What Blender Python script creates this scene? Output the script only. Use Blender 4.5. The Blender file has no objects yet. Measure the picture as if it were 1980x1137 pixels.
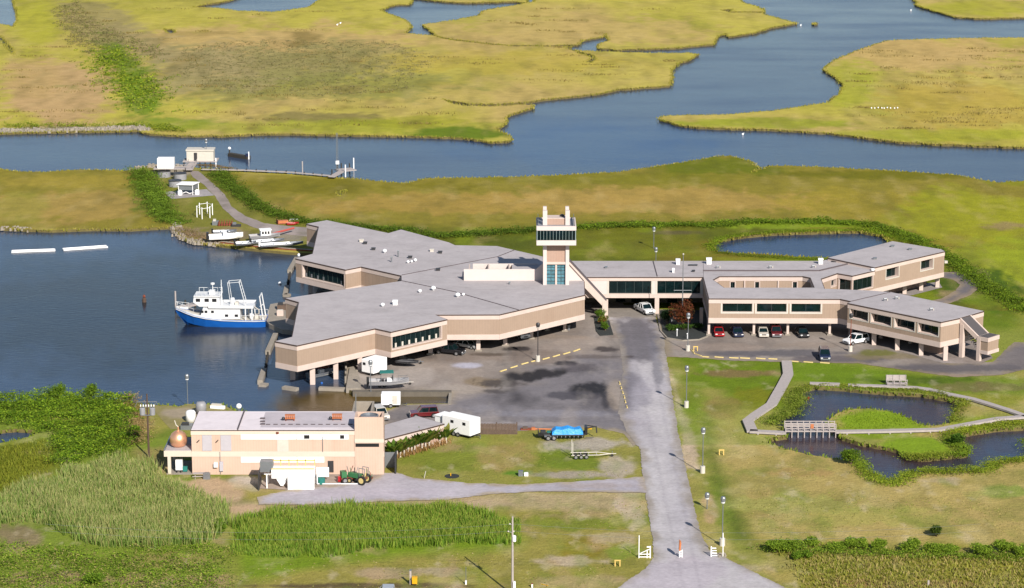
import bpy, bmesh, math, random
import numpy as np
from mathutils import Vector, geometry
random.seed(7); RS=np.random.RandomState(5)
R=math.radians
# ---------------------------------------------------------------- camera, sky, sun, exposure
F_PX=5000.; YH=-620.; CAM_H=115.
PITCH=math.atan((568.5-YH)/F_PX); CP,SP=math.cos(PITCH),math.sin(PITCH)
sc=bpy.context.scene
cam=bpy.data.cameras.new('camera'); co=bpy.data.objects.new('camera',cam); sc.collection.objects.link(co)
co.location=(0,0,CAM_H); co.rotation_euler=(R(90)-PITCH,0,0)
cam.sensor_width=36; cam.lens=36*F_PX/1980; cam.clip_start=1; cam.clip_end=60000
sc.camera=co
SUN_EL=33.2; SUN_AZ=23.4          # sun stands to the right of and behind the camera
wd=bpy.data.worlds.new('World'); sc.world=wd; wd.use_nodes=True
nt=wd.node_tree; bg=nt.nodes['Background']; sky=nt.nodes.new('ShaderNodeTexSky')
sky.sky_type='NISHITA'; sky.sun_disc=False; sky.sun_elevation=R(SUN_EL); sky.sun_rotation=R(180-SUN_AZ)
sky.air_density=1.0; sky.dust_density=0.6; sky.ozone_density=1.5
nt.links.new(sky.outputs[0],bg.inputs[0]); bg.inputs[1].default_value=0.075
sl=bpy.data.lights.new('sun','SUN'); sl.energy=5.0; sl.angle=R(0.5); sl.color=(1,.93,.84)
so=bpy.data.objects.new('sun',sl); sc.collection.objects.link(so); so.location=(100,0,200)
sd=Vector((math.sin(R(SUN_AZ))*math.cos(R(SUN_EL)),-math.cos(R(SUN_AZ))*math.cos(R(SUN_EL)),math.sin(R(SUN_EL))))
so.rotation_euler=sd.to_track_quat('Z','Y').to_euler()
sc.view_settings.view_transform='Standard'; sc.view_settings.look='None'
sc.view_settings.exposure=0.6; sc.view_settings.gamma=1
# ---------------------------------------------------------------- helpers
def P(x,y,z=0.):
    X=x-990; Y=568.5-y
    dx=X; dy=F_PX*CP+Y*SP; dz=-F_PX*SP+Y*CP
    t=(z-CAM_H)/dz
    return Vector((dx*t,dy*t,z))
def P2(x,y,z=0.): v=P(x,y,z); return (v.x,v.y)
def pj(w):
    fw=w[1]*CP-(w[2]-CAM_H)*SP; up=w[1]*SP+(w[2]-CAM_H)*CP
    return 990+F_PX*w[0]/fw, 568.5-F_PX*up/fw
def lin(c):
    return tuple(((v/255)/12.92 if v/255<=.04045 else ((v/255+.055)/1.055)**2.4) for v in c)
K=0.68
def alb(c,k=K): return tuple(v*k for v in lin(c))
def vn(x,y,s=0):
    x=np.asarray(x,float)+s*37.17; y=np.asarray(y,float)+s*91.7
    xi=np.floor(x).astype(np.int64); yi=np.floor(y).astype(np.int64); fx=x-xi; fy=y-yi
    fx=fx*fx*(3-2*fx); fy=fy*fy*(3-2*fy)
    def h(a,b):
        n=(a*374761393+b*668265263+s*1013)&0x7fffffff
        n=((n^(n>>13))*1274126177)&0x7fffffff
        return ((n^(n>>16))&0xffff)/65535.
    return (h(xi,yi)*(1-fx)+h(xi+1,yi)*fx)*(1-fy)+(h(xi,yi+1)*(1-fx)+h(xi+1,yi+1)*fx)*fy
def fbm(x,y,s=0,o=4):
    r=0;a=1;t=0
    for i in range(o):
        r=r+a*vn(np.asarray(x)*2**i,np.asarray(y)*2**i,s+i); t+=a; a*=.55
    return r/t
def sdf(px,py,poly):
    """signed distance (metres, inside positive) to a world polygon"""
    n=len(poly); d=np.full(px.shape,1e9); ins=np.zeros(px.shape,bool)
    for i in range(n):
        ax,ay=poly[i]; bx,by=poly[(i+1)%n]
        ex,ey=bx-ax,by-ay; L=ex*ex+ey*ey+1e-9
        t=np.clip(((px-ax)*ex+(py-ay)*ey)/L,0,1)
        d=np.minimum(d,(px-ax-t*ex)**2+(py-ay-t*ey)**2)
        c=((ay>py)!=(by>py)); 
        with np.errstate(divide='ignore',invalid='ignore'):
            xx=ax+(py-ay)*ex/(ey if ey!=0 else 1e-9)
        ins^=(c&(px<xx))
    d=np.sqrt(d); return np.where(ins,d,-d)
# ---- materials
MATS={}
def mat(name,col,rough=.8,metal=0,noise=0,nscale=1.,bump=0,bscale=5.,attr=False,rib=0,ribdir=None,spec=.5,stain=0,stcol=(.3,.25,.2),translucent=0,aniso=(1,1,1),coat=0,fine=0,wrinkle=0):
    m=bpy.data.materials.new(name); m.use_nodes=True; t=m.node_tree; b=t.nodes['Principled BSDF']
    b.inputs['Roughness'].default_value=rough; b.inputs['Metallic'].default_value=metal
    b.inputs['Specular IOR Level'].default_value=spec
    if coat: b.inputs['Coat Weight'].default_value=coat; b.inputs['Coat Roughness'].default_value=.08
    L=t.links.new; N=t.nodes.new
    if attr:
        a=N('ShaderNodeAttribute'); a.attribute_name='Col'; cur=a.outputs['Color']
    else:
        a=N('ShaderNodeRGB'); a.outputs[0].default_value=(*col,1); cur=a.outputs[0]
    tc=N('ShaderNodeTexCoord'); mp=N('ShaderNodeMapping'); mp.inputs['Scale'].default_value=aniso
    L(tc.outputs['Object'],mp.inputs[0])
    if noise:
        for (sca,am) in ((nscale,noise),(nscale*5.3,noise*.7))+(((nscale*12,fine),) if fine else ()):
            n=N('ShaderNodeTexNoise'); n.inputs['Scale'].default_value=sca; n.inputs['Detail'].default_value=5; n.inputs['Roughness'].default_value=.62
            L(mp.outputs[0],n.inputs[0])
            r=N('ShaderNodeMapRange'); r.inputs[1].default_value=.28; r.inputs[2].default_value=.72; r.inputs[3].default_value=1-am; r.inputs[4].default_value=1+am
            L(n.outputs[0],r.inputs[0])
            v=N('ShaderNodeVectorMath'); v.operation='SCALE'; L(cur,v.inputs[0]); L(r.outputs[0],v.inputs['Scale']); cur=v.outputs[0]
    if stain:
        n=N('ShaderNodeTexNoise'); n.inputs['Scale'].default_value=.22; n.inputs['Detail'].default_value=7; n.inputs['Roughness'].default_value=.7
        m2=N('ShaderNodeMapping'); m2.inputs['Scale'].default_value=(1,2.2,.35) if rib==0 else (1,1,.12); L(tc.outputs['Object'],m2.inputs[0]); L(m2.outputs[0],n.inputs[0])
        r=N('ShaderNodeMapRange'); r.inputs[1].default_value=.52; r.inputs[2].default_value=.74; r.inputs[3].default_value=0; r.inputs[4].default_value=stain
        L(n.outputs[0],r.inputs[0]); mx=N('ShaderNodeMix'); mx.data_type='RGBA'; L(r.outputs[0],mx.inputs[0]); L(cur,mx.inputs[6]); mx.inputs[7].default_value=(*stcol,1); cur=mx.outputs[2]
    if wrinkle:
        for (sc3,th,am,an) in ((.5,.575,wrinkle,(1,3.2,1)),(.09,.47,wrinkle*.35,(1,1.6,1))):
            n=N('ShaderNodeTexNoise'); n.inputs['Scale'].default_value=sc3; n.inputs['Detail'].default_value=8; n.inputs['Roughness'].default_value=.75; n.inputs['Distortion'].default_value=.6
            m3=N('ShaderNodeMapping'); m3.inputs['Scale'].default_value=an; L(tc.outputs['Object'],m3.inputs[0]); L(m3.outputs[0],n.inputs[0])
            r=N('ShaderNodeMapRange'); r.inputs[1].default_value=th; r.inputs[2].default_value=th+.1; r.inputs[3].default_value=1; r.inputs[4].default_value=1-am; L(n.outputs[0],r.inputs[0])
            v=N('ShaderNodeVectorMath'); v.operation='SCALE'; L(cur,v.inputs[0]); L(r.outputs[0],v.inputs['Scale']); cur=v.outputs[0]
    if rib:
        # vertical grooves: use the horizontal coordinate x+y and x-y so every wall shows them
        s=N('ShaderNodeSeparateXYZ'); L(tc.outputs['Object'],s.inputs[0])
        ad=N('ShaderNodeMath'); ad.operation='MULTIPLY_ADD'; L(s.outputs[1],ad.inputs[0]); ad.inputs[1].default_value=.31; L(s.outputs[0],ad.inputs[2])
        ml=N('ShaderNodeMath'); ml.operation='MULTIPLY'; L(ad.outputs[0],ml.inputs[0]); ml.inputs[1].default_value=2*math.pi/rib
        sn=N('ShaderNodeMath'); sn.operation='SINE'; L(ml.outputs[0],sn.inputs[0])
        r=N('ShaderNodeMapRange'); r.inputs[1].default_value=-1; r.inputs[2].default_value=-.5; r.inputs[3].default_value=.94; r.inputs[4].default_value=1
        L(sn.outputs[0],r.inputs[0]); v=N('ShaderNodeVectorMath'); v.operation='SCALE'; L(cur,v.inputs[0]); L(r.outputs[0],v.inputs['Scale']); cur=v.outputs[0]
    L(cur,b.inputs['Base Color'])
    if bump:
        n=N('ShaderNodeTexNoise'); n.inputs['Scale'].default_value=bscale; n.inputs['Detail'].default_value=6; n.inputs['Roughness'].default_value=.65; L(mp.outputs[0],n.inputs[0])
        bp=N('ShaderNodeBump'); bp.inputs['Strength'].default_value=1; bp.inputs['Distance'].default_value=bump; L(n.outputs[0],bp.inputs['Height']); L(bp.outputs[0],b.inputs['Normal'])
    if translucent:
        tr=N('ShaderNodeBsdfTranslucent'); L(cur,tr.inputs[0]); ms=N('ShaderNodeMixShader'); ms.inputs[0].default_value=translucent
        L(b.outputs[0],ms.inputs[1]); L(tr.outputs[0],ms.inputs[2]); L(ms.outputs[0],t.nodes['Material Output'].inputs[0])
    MATS[name]=m; return m
mat('tan_panel',alb((200,174,152),.49),.85,noise=.05,nscale=.5,rib=.5,stain=.3,stcol=alb((160,125,95),.47))
mat('tan_light',alb((226,190,170),.44),.85,noise=.04,nscale=.6,rib=.5,stain=.25,stcol=alb((215,165,135),.42))
mat('pink_band',alb((246,224,212),.52),.8,noise=.05,nscale=.8,stain=.25,stcol=alb((215,190,178),.5))
mat('shed_panel',alb((250,216,194),.5),.85,noise=.03,nscale=.6,rib=.4,stain=.35,stcol=alb((226,176,150),.46))
mat('shed_band',alb((255,240,222),.5),.8,noise=.03)
mat('roof',alb((193,186,188),.64),.95,noise=.08,nscale=.25,stain=.4,stcol=alb((156,149,146),.62),bump=.02,bscale=3,wrinkle=.2)
mat('shutter',alb((205,200,208),.6),.6,noise=.05)
mat('roof_mid',alb((205,196,202),.64),.9,noise=.08,nscale=.4,stain=.4,stcol=alb((170,160,166),.6))
mat('roof_light',alb((238,228,232),.68),.9,noise=.06,nscale=.3,stain=.3,stcol=alb((190,178,182),.6))
mat('roof_dark',alb((92,88,90),.6),.95,noise=.08,nscale=.3)
mat('drip_edge',alb((80,62,55)),.7)
mat('seam',alb((95,85,88)),.8)
mat('glass',(.003,.010,.011),.06,spec=.35,noise=.5,nscale=.6)
mat('glass_blue',(.06,.16,.2),.06,spec=.8,noise=.4,nscale=1.2)
mat('mullion',alb((52,66,66)),.5)
mat('mullion_pale',alb((150,165,165)),.5)
mat('white',(.72,.72,.72),.6,noise=.04,nscale=1.5)
mat('white_gloss',(.74,.75,.76),.25,noise=.03,nscale=1,coat=.3)
mat('offwhite',alb((235,228,215),.55),.7,noise=.06,nscale=1.2)
mat('conc',alb((176,166,152),.55),.9,noise=.12,nscale=.9,bump=.02,stain=.3,stcol=alb((120,110,100),.55))
mat('conc_dark',alb((120,112,100),.55),.9,noise=.15,nscale=.9)
mat('dark_pile',(.03,.026,.02),.9,noise=.2)
mat('wood_grey',alb((190,180,176),.62),.9,noise=.12,nscale=2)
mat('wood_brown',alb((115,95,82),.55),.9,noise=.2,nscale=2,rib=.5)
mat('pole_wood',alb((95,75,62),.6),.9,noise=.15)
mat('steel',alb((150,155,160),.6),.4,metal=.4,noise=.05)
mat('dark_metal',(.025,.025,.028),.5)
mat('black',(.012,.012,.014),.35)
mat('black_paint',(.008,.009,.012),.15,coat=.8)
mat('red_paint',(.30,.008,.012),.25,coat=.8)
mat('dkred_paint',(.10,.008,.01),.25,coat=.8)
mat('navy_paint',(.012,.018,.05),.22,coat=.8)
mat('silver_paint',(.42,.43,.44),.3,metal=.3,coat=.5)
mat('champ_paint',(.5,.46,.4),.3,coat=.5)
mat('tyre',(.012,.012,.012),.8)
mat('rim',(.35,.35,.36),.35,metal=.6)
mat('lens_red',(.3,.01,.01),.2); mat('lens_clear',(.6,.6,.6),.15)
mat('ship_white',(.56,.57,.58),.4,noise=.06,nscale=1.2,stain=.25,stcol=(.40,.36,.30))
mat('hull_blue',(.007,.085,.34),.35,noise=.08,nscale=.8)
mat('boat_grey',alb((165,165,170),.6),.5,noise=.08,nscale=1)
mat('alum',alb((160,165,172),.6),.35,metal=.5,noise=.1)
mat('yellow',alb((236,212,140),.6),.7,noise=.1,nscale=2)
mat('pen_white',alb((250,236,230),.52),.8,noise=.04,nscale=.8,stain=.2,stcol=alb((225,205,200),.6))
mat('yellow_post',alb((245,210,120),.6),.7)
mat('bright_yellow',alb((245,185,20),.6),.5)
mat('orange',alb((212,128,78),.6),.6,noise=.15,nscale=2)
mat('rust',alb((140,70,45),.6),.9,noise=.3,nscale=2)
mat('copper',(.85,.46,.28),.38,metal=.75,noise=.08,nscale=1.5)
mat('blue_tarp',(.02,.25,.62),.45,noise=.15,nscale=2,bump=.1,bscale=2)
mat('green_paint',(.03,.13,.05),.5)
mat('green_canvas',(.01,.14,.12),.8)
mat('redwood',alb((205,90,80),.6),.8)
mat('gravel_pad',alb((178,172,172),.6),.95,noise=.1,nscale=1)
mat('leaf',(0,0,0),.75,attr=True,translucent=.45,spec=.2)
mat('trunk',alb((110,90,75)),.9)
mat('mud',alb((118,106,58),.55),.95,noise=.25,nscale=.8)
mat('ground',(0,0,0),.95,attr=True,noise=.13,nscale=.3,bump=.2,bscale=1.3,spec=.1,fine=.2)
mat('asphalt',(0,0,0),.9,attr=True,noise=.12,nscale=.22,bump=.01,bscale=4,spec=.3,fine=.12,aniso=(.7,.8,1),wrinkle=.16)
mat('rock',alb((165,155,140),.6),.9,noise=.25,nscale=2)
mat('sand',alb((235,225,210),.6),.95,noise=.08)
mat('planter_dark',alb((45,50,48)),.9,noise=.2)
# ---- mesh builder
class MB:
    def __init__(s): s.v=[]; s.f=[]; s.m=[]; s.ms=[]; s.c=None
    def mi(s,m):
        if m not in s.ms: s.ms.append(m)
        return s.ms.index(m)
    def add(s,vs,fs,m):
        o=len(s.v); s.v+= [tuple(v) for v in vs]; k=s.mi(m)
        for f in fs: s.f.append(tuple(i+o for i in f)); s.m.append(k)
        return s
    def box(s,c,sz,m,rz=0):
        hx,hy,hz=[q/2 for q in sz]; ca,sa=math.cos(rz),math.sin(rz)
        vs=[]
        for z in (-hz,hz):
            for x,y in ((-hx,-hy),(hx,-hy),(hx,hy),(-hx,hy)): vs.append((c[0]+x*ca-y*sa,c[1]+x*sa+y*ca,c[2]+z))
        return s.add(vs,[(0,3,2,1),(4,5,6,7),(0,1,5,4),(1,2,6,5),(2,3,7,6),(3,0,4,7)],m)
    def b2(s,x0,x1,y0,y1,z0,z1,m): return s.box(((x0+x1)/2,(y0+y1)/2,(z0+z1)/2),(x1-x0,y1-y0,z1-z0),m)
    def prism(s,poly,z0,z1,m,mside=None,holes=()):
        loops=[list(poly)]+[list(h) for h in holes]
        tri=geometry.tessellate_polygon([[Vector((p[0],p[1],0)) for p in l] for l in loops])
        pts=[p for l in loops for p in l]; n=len(pts)
        top=[]; 
        for t in tri:
            a,b,c=[pts[i] for i in t]
            ccw=(b[0]-a[0])*(c[1]-a[1])-(b[1]-a[1])*(c[0]-a[0])>0
            top.append(tuple(t) if ccw else tuple(reversed(t)))
        s.add([(p[0],p[1],z1) for p in pts]+[(p[0],p[1],z0) for p in pts],top+[tuple(i+n for i in reversed(t)) for t in top],m)
        o=0
        for li,l in enumerate(loops):
            k=len(l); A=sum(l[i][0]*l[(i+1)%k][1]-l[(i+1)%k][0]*l[i][1] for i in range(k))
            out=(A>0)==(li==0)
            vs=[(p[0],p[1],z1) for p in l]+[(p[0],p[1],z0) for p in l]; fs=[]
            for i in range(k):
                j=(i+1)%k; q=(i,i+k,j+k,j); fs.append(q if out else tuple(reversed(q)))
            s.add(vs,fs,mside or m)
        return s
    def tube(s,a,b,r0,m,r1=None,n=8,caps=True):
        a=Vector(a); b=Vector(b); r1=r0 if r1 is None else r1
        d=(b-a); 
        if d.length<1e-6: return s
        d.normalize(); u=d.orthogonal().normalized(); w=d.cross(u)
        vs=[]
        for p,r in ((a,r0),(b,r1)):
            for i in range(n):
                t=2*math.pi*i/n; vs.append(p+u*r*math.cos(t)+w*r*math.sin(t))
        fs=[(i,(i+1)%n,(i+1)%n+n,i+n) for i in range(n)]
        if caps: fs+=[tuple(reversed(range(n))),tuple(range(n,2*n))]
        return s.add(vs,fs,m)
    def path(s,pts,r,m,n=6):
        for a,b in zip(pts,pts[1:]): s.tube(a,b,r,m,n=n)
        return s
    def lathe(s,c,prof,m,n=16):
        vs=[];k=len(prof)
        for r,z in prof:
            for i in range(n): t=2*math.pi*i/n; vs.append((c[0]+r*math.cos(t),c[1]+r*math.sin(t),c[2]+z))
        fs=[]
        for j in range(k-1):
            for i in range(n): fs.append((j*n+i,j*n+(i+1)%n,(j+1)*n+(i+1)%n,(j+1)*n+i))
        fs.append(tuple(reversed(range(n)))); fs.append(tuple(range((k-1)*n,k*n)))
        return s.add(vs,fs,m)
    def ball(s,c,r,m,n=10,sz=1):
        return s.lathe(c,[(max(.001,r*math.sin(math.pi*j/6)),-r*sz*math.cos(math.pi*j/6)) for j in range(7)],m,n)
    def quad(s,a,b,c,d,m): return s.add([a,b,c,d],[(0,1,2,3)],m)
    def build(s,name,parent=None,world=False,smooth=False,bevel=0):
        me=bpy.data.meshes.new(name); off=Vector((0,0,0))
        if parent is not None and world:
            q=parent
            while q is not None: off=off+q.location; q=q.parent
        vs=[(v[0]-off.x,v[1]-off.y,v[2]-off.z) for v in s.v]
        me.from_pydata(vs,[],s.f)
        for m in s.ms: me.materials.append(MATS[m])
        me.polygons.foreach_set('material_index',s.m)
        if smooth: me.polygons.foreach_set('use_smooth',[True]*len(s.f))
        me.update()
        if bevel:
            bm=bmesh.new(); bm.from_mesh(me); bmesh.ops.remove_doubles(bm,verts=bm.verts,dist=1e-4)
            bmesh.ops.bevel(bm,geom=[e for e in bm.edges if len(e.link_faces)==2 and e.calc_face_angle(0)>.5],offset=bevel,segments=2,affect='EDGES',profile=.6); bm.to_mesh(me); bm.free()
        o=bpy.data.objects.new(name,me); sc.collection.objects.link(o)
        if parent is not None: o.parent=parent
        return o
def tag(o,label=None,cat=None,group=None,kind=None):
    if label: o['label']=label
    if cat: o['category']=cat
    if group: o['group']=group
    if kind: o['kind']=kind
    return o
def thing(name,label,cat,loc=(0,0,0),rz=0,group=None):
    o=bpy.data.objects.new(name,None); sc.collection.objects.link(o); o.empty_display_size=.5
    o.location=loc; o.rotation_euler=(0,0,rz); return tag(o,label,cat,group)
def solo(mb,name,label,cat,loc=None,group=None,rz=0,smooth=False,world=False):
    """a thing that is one mesh"""
    if world and loc is not None: mb.v=[(v[0]-loc[0],v[1]-loc[1],v[2]-loc[2]) for v in mb.v]
    o=mb.build(name,smooth=smooth)
    if loc is not None: o.location=loc
    o.rotation_euler=(0,0,rz); return tag(o,label,cat,group)
def copy_tree(o,parent=None):
    c=o.copy(); sc.collection.objects.link(c)
    if parent is not None: c.parent=parent
    for ch in KIDS(o): copy_tree(ch,c)
    return c
def KIDS(o): return [q for q in bpy.data.objects if q.parent==o]
# ================================================================ GROUND AND WATER
ZW=-0.55
WATERS=dict(
channel=[(-900,262),(-400,258),(0,257),(60,255),(130,254),(200,253),(265,252),(290,258),(350,262),(420,262),(500,259),(560,258),(640,260),(760,262),(860,265),(910,268),(950,274),(980,273),(989,269),(985,262),(968,255),(957,249),(968,246),(980,237),(978,230),(985,222),(1005,216),(1030,208),(1030,203),(1010,202.5),(960,205),(900,205),(870,199),(856,192),(875,195),(905,200),(960,201),(1020,197),(1060,191),(1150,182),(1200,172),(1295,165),(1300,150),(1298,137),(1310,122),(1330,117),(1350,105),(1330,102),(1290,103),(1200,100.5),(1160,99),(1112,97),(1150,108),(1152,116),(1143,121),(1133,120),(1146,112),(1108,98),(1093,92),(1106,90),(1060,90),(985,89),(925,83.5),(870,77),(846,72),(832,58),(816.6,47.7),(877,39),(926,30),(933,21),(983,12),(1032,3.5),(1036,-12),(1020,-12),(1018,5),(993,3),(898,5),(830,0),(800,-4),(792,9),(765,8),(735,19.4),(753,26.5),(785,39),(795,53),(783,63.6),(846,70.2),(870,75),(925,81.5),(985,87.3),(1060,88),(1118,86.5),(1126,78),(1166.6,70.7),(1172,65),(1177,78),(1156,85),(1156,93),(1195,95.5),(1301,92.6),(1379,85),(1389.6,69),(1402,65),(1407,70.7),(1457,63.6),(1492,53),(1541.6,45),(1527,41.7),(1478,28),(1476,24),(1411,24),(1395,19),(1440,17),(1478,17.7),(1435,3.5),(1425,-10),(1380,-80),(1300,-160),(1500,-200),(1650,-120),(1760,-10),(1773,5),(1768,9),(1810,22),(1845.6,32),(1891.6,35.4),(1980,33.6),(2200,32),(2900,30),(2900,64),(2200,70),(1980,72.5),(1845.6,74),(1718,77.8),(1672,92.6),(1616,115),(1591,134),(1623,154),(1630,164),(1625,180),(1601.7,198),(1510,212),(1404,222),(1315,222.7),(1280,225),(1275,230),(1315,242),(1350.7,246),(1492,250),(1616,258),(1686.6,268),(1740,274),(1810,278),(1980,284.6),(2300,295),(2900,310),(2900,350),(2300,345),(1980,350),(1927,353),(1898.7,348),(1846,338),(1704,329),(1580.5,322.5),(1490,320),(1476,326),(1456,333),(1470,324),(1463,320),(1450,311),(1411,301),(1386,302),(1351,309),(1280,320),(1200,332),(1100,338),(1000,342),(880,344),(820,345),(790,354),(750,352),(700,347),(635,342),(542,335),(449,329.5),(402.6,325.5),(389,325),(351.5,323.6),(298,322.5),(282,324),(260,329.5),(240,329.5),(150,328),(80,333),(30,331),(0,327),(-400,322),(-900,320)],
basin=[(-900,436),(-400,438),(0,441),(40,443),(100,445),(180,442),(250,443),(300,440),(328,438.6),(340,437.5),(344.5,449),(361,464),(379,469),(426,473.5),(495.6,481.6),(558,487.4),(605,490),(640,520),(700,560),(695,640),(700,690),(669,708),(669,751),(682,757),(872,757.5),(870,780),(775,781),(735,792),(640,797),(500,797),(453,793.6),(430,782),(363,781),(345.5,786),(319,783),(298,783),(273.4,783),(257.6,778),(195.5,772),(140,770),(115,768),(94,772),(31,777),(0,776),(-400,766),(-900,760)],
pond=[(1375.5,475.5),(1393,464),(1438,456),(1500,451),(1589,448),(1660,446.7),(1709,455.5),(1722,467),(1722,476),(1620,498),(1544,496.4),(1478,491),(1420,489),(1384,486)],
lagoon=[(1543.5,756),(1576,748),(1622.6,750),(1693,757),(1781,762),(1833.5,771),(1860,781),(1845,797),(1839,817.7),(1804,822.6),(1778,820.6),(1751.5,806),(1716,794),(1678,790),(1640,791),(1616.7,800),(1599,815),(1617,832),(1628.5,845.5),(1663.6,855.7),(1707.5,863),(1734,870),(1751.5,882),(1781,886.5),(1830,882),(1868.6,877.7),(1868.6,867.5),(1850,856),(1833.5,847),(1857,839.6),(1927,829),(1980,826),(2150,820),(2150,875),(1990,884),(1968,885),(1918,895),(1909.6,905.5),(1868.6,911),(1810,910),(1757,913),(1745.6,926),(1716,934),(1703,926),(1699,919),(1669.5,911),(1663.6,897),(1628.5,888),(1564,879),(1517,867.5),(1485,855.7),(1488,848),(1523,842.6),(1517,826),(1491,820.6),(1496.7,812),(1526,800),(1540.6,781),(1543.5,768)],
nw_pond=[(-300,-40),(22,-12),(25,0),(32,21),(33.6,39),(25,53),(18,50),(0,46),(-300,60)],
n_pond=[(371,14),(396,8),(445,1),(470,-10),(560,-20),(640,-14),(615,2),(597,14),(530,23),(459.5,21),(417,15)],
creek_pool=[(315,55),(338,57),(340,63),(322,64)],
marsh_pool=[(652,371),(671,367),(656,381)],
hollow=[(-60,838),(0,832),(30,829),(75,832),(62,843),(20,853),(0,857),(-60,860)],
creek_w=[(0,68),(10,78),(28,100),(27,106),(22,103),(8,86),(-10,72)],
isle_cut=[(612,201),(626,198),(640,202),(626,206)],
isle_cut2=[(664,200),(682,198),(702,196),(690,201)])
ISLES=[[(1411,22.5),(1425,14),(1455,16),(1478,18.5),(1477,22.6)],[(1570,45),(1575,43.5),(1581,45.5),(1575,47)]]
NOJ={'basin'}
def densify(poly,step,jit,seed):
    out=[];n=len(poly)
    for i in range(n):
        a=poly[i];b=poly[(i+1)%n]; L=math.hypot(b[0]-a[0],(b[1]-a[1])*3); k=max(1,int(L/step)); k=min(k,200)
        for j in range(k):
            t=j/k; x=a[0]+(b[0]-a[0])*t; y=a[1]+(b[1]-a[1])*t
            if jit and 0<=i:
                q=x*.11; q2=y*.37
                x+=(float(fbm(q,q2,seed,3))-.5)*jit*2.4; y+=(float(fbm(q,q2,seed+9,3))-.5)*jit
            out.append((x,y))
    return out
def grid_pts(x0,x1,y0,y1,sx,sy):
    xs=np.arange(x0,x1+.1,sx); ys=np.arange(y0,y1+.1,sy)
    g=[]
    for j,y in enumerate(ys):
        for x in xs: g.append((x+(sx*.5 if j%2 else 0)+random.uniform(-.2,.2)*sx,y+random.uniform(-.2,.2)*sy))
    return g
def cdt(loops,pts):
    """loops, pts: pixel coordinates -> world-space triangulation"""
    vs=[];es=[]
    for l in loops:
        o=len(vs); vs+= [Vector(P2(*p)) for p in l]; n=len(l); es+=[(o+i,o+(i+1)%n) for i in range(n)]
    vs+=[Vector(P2(*p)) for p in pts]
    r=geometry.delaunay_2d_cdt(vs,es,[],0,1e-5)
    return np.array([(v.x,v.y) for v in r[0]]), np.array([list(t) for t in r[2]])
def mesh_cols(name,V,T,cols,matname,z=0.):
    me=bpy.data.meshes.new(name); n=len(V)
    co3=np.zeros((n,3)); co3[:,:2]=V; co3[:,2]=z
    a=co3[T[:,0],:2];b=co3[T[:,1],:2];c=co3[T[:,2],:2]
    fl=((b[:,0]-a[:,0])*(c[:,1]-a[:,1])-(b[:,1]-a[:,1])*(c[:,0]-a[:,0]))<0
    T=T.copy(); T[fl]=T[fl][:,::-1]
    me.from_pydata(co3.tolist(),[],T.tolist()); me.materials.append(MATS[matname])
    ca=me.color_attributes.new('Col','FLOAT_COLOR','POINT')
    cc=np.ones((n,4)); cc[:,:3]=cols; ca.data.foreach_set('color',cc.ravel()); me.update()
    o=bpy.data.objects.new(name,me); sc.collection.objects.link(o); return o,T
class Paint:
    def __init__(s,V,base):
        s.x,s.y=V[:,0],V[:,1]; s.c=np.tile(np.array(alb(base)),(len(V),1)).astype(float)
        w=V; fw=w[:,1]*CP+CAM_H*SP; up=w[:,1]*SP-CAM_H*CP
        s.px=990+F_PX*w[:,0]/fw; s.py=568.5-F_PX*up/fw
    def mix(s,w,col):
        w=np.clip(w,0,1)[:,None]; s.c=s.c*(1-w)+np.array(alb(col))*w
    def poly(s,pts,col,feather=4,st=1,nz=3,ns=.15,seed=1):
        wp=[P2(*p) for p in pts]; xs=[p[0] for p in wp]; ys=[p[1] for p in wp]; m=feather+nz+2
        k=np.where((s.x>min(xs)-m)&(s.x<max(xs)+m)&(s.y>min(ys)-m)&(s.y<max(ys)+m))[0]
        if len(k)==0: return
        d=sdf(s.x[k],s.y[k],wp)+(fbm(s.x[k]*ns,s.y[k]*ns,seed)-.5)*2*nz
        w=np.zeros(len(s.x)); w[k]=np.clip(d/feather+.5,0,1)*st; s.mix(w,col)
    def ell(s,cx,cy,rx,ry,col,st=1,seed=1,nz=.8,soft=.5,ang=0):
        dx=s.px-cx; dy=s.py-cy; ca,sa=math.cos(R(ang)),math.sin(R(ang)); u=(dx*ca+dy*sa)/rx; v=(-dx*sa+dy*ca)/ry
        d=1-np.sqrt(u*u+v*v)+(fbm(s.x*.12,s.y*.06,seed)-.5)*nz+(fbm(s.x*.6,s.y*.25,seed+5,3)-.5)*nz*.9
        soft=soft*.6
        s.mix(np.clip(d/soft,0,1)*st,col)
    def noise(s,col,scale,lo,hi,st=1,seed=1,sy=.4,mask=None):
        n=fbm(s.x*scale,s.y*scale*sy,seed,5); w=np.clip((n-lo)/(hi-lo),0,1)*st
        if mask is not None: w=w*mask
        s.mix(w,col)
loops=[];wloops={}
for i,(k,p) in enumerate(WATERS.items()):
    l=densify(p,7,0 if k in NOJ else 2.2,i+1); wloops[k]=l; loops.append(l)
    if k=='basin': wloops[k]=l
for i,p in enumerate(ISLES): l=densify(p,7,1,40+i); wloops['isle%d'%i]=l; loops.append(l)
pts=grid_pts(-60,2040,-20,1160,5.2,3.6)+grid_pts(-900,-62,-150,1400,30,18)+grid_pts(2042,2900,-150,1400,30,18)+grid_pts(-60,2040,1164,1400,20,14)+grid_pts(-60,2040,-150,-22,20,10)+grid_pts(-4000,6000,-560,-160,200,40)+grid_pts(-2500,-930,-150,1400,100,60)+grid_pts(2930,4500,-150,1400,100,60)
V,T=cdt(loops,pts)
cen=V[T].mean(1)
wet=np.zeros(len(T),bool)
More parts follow.
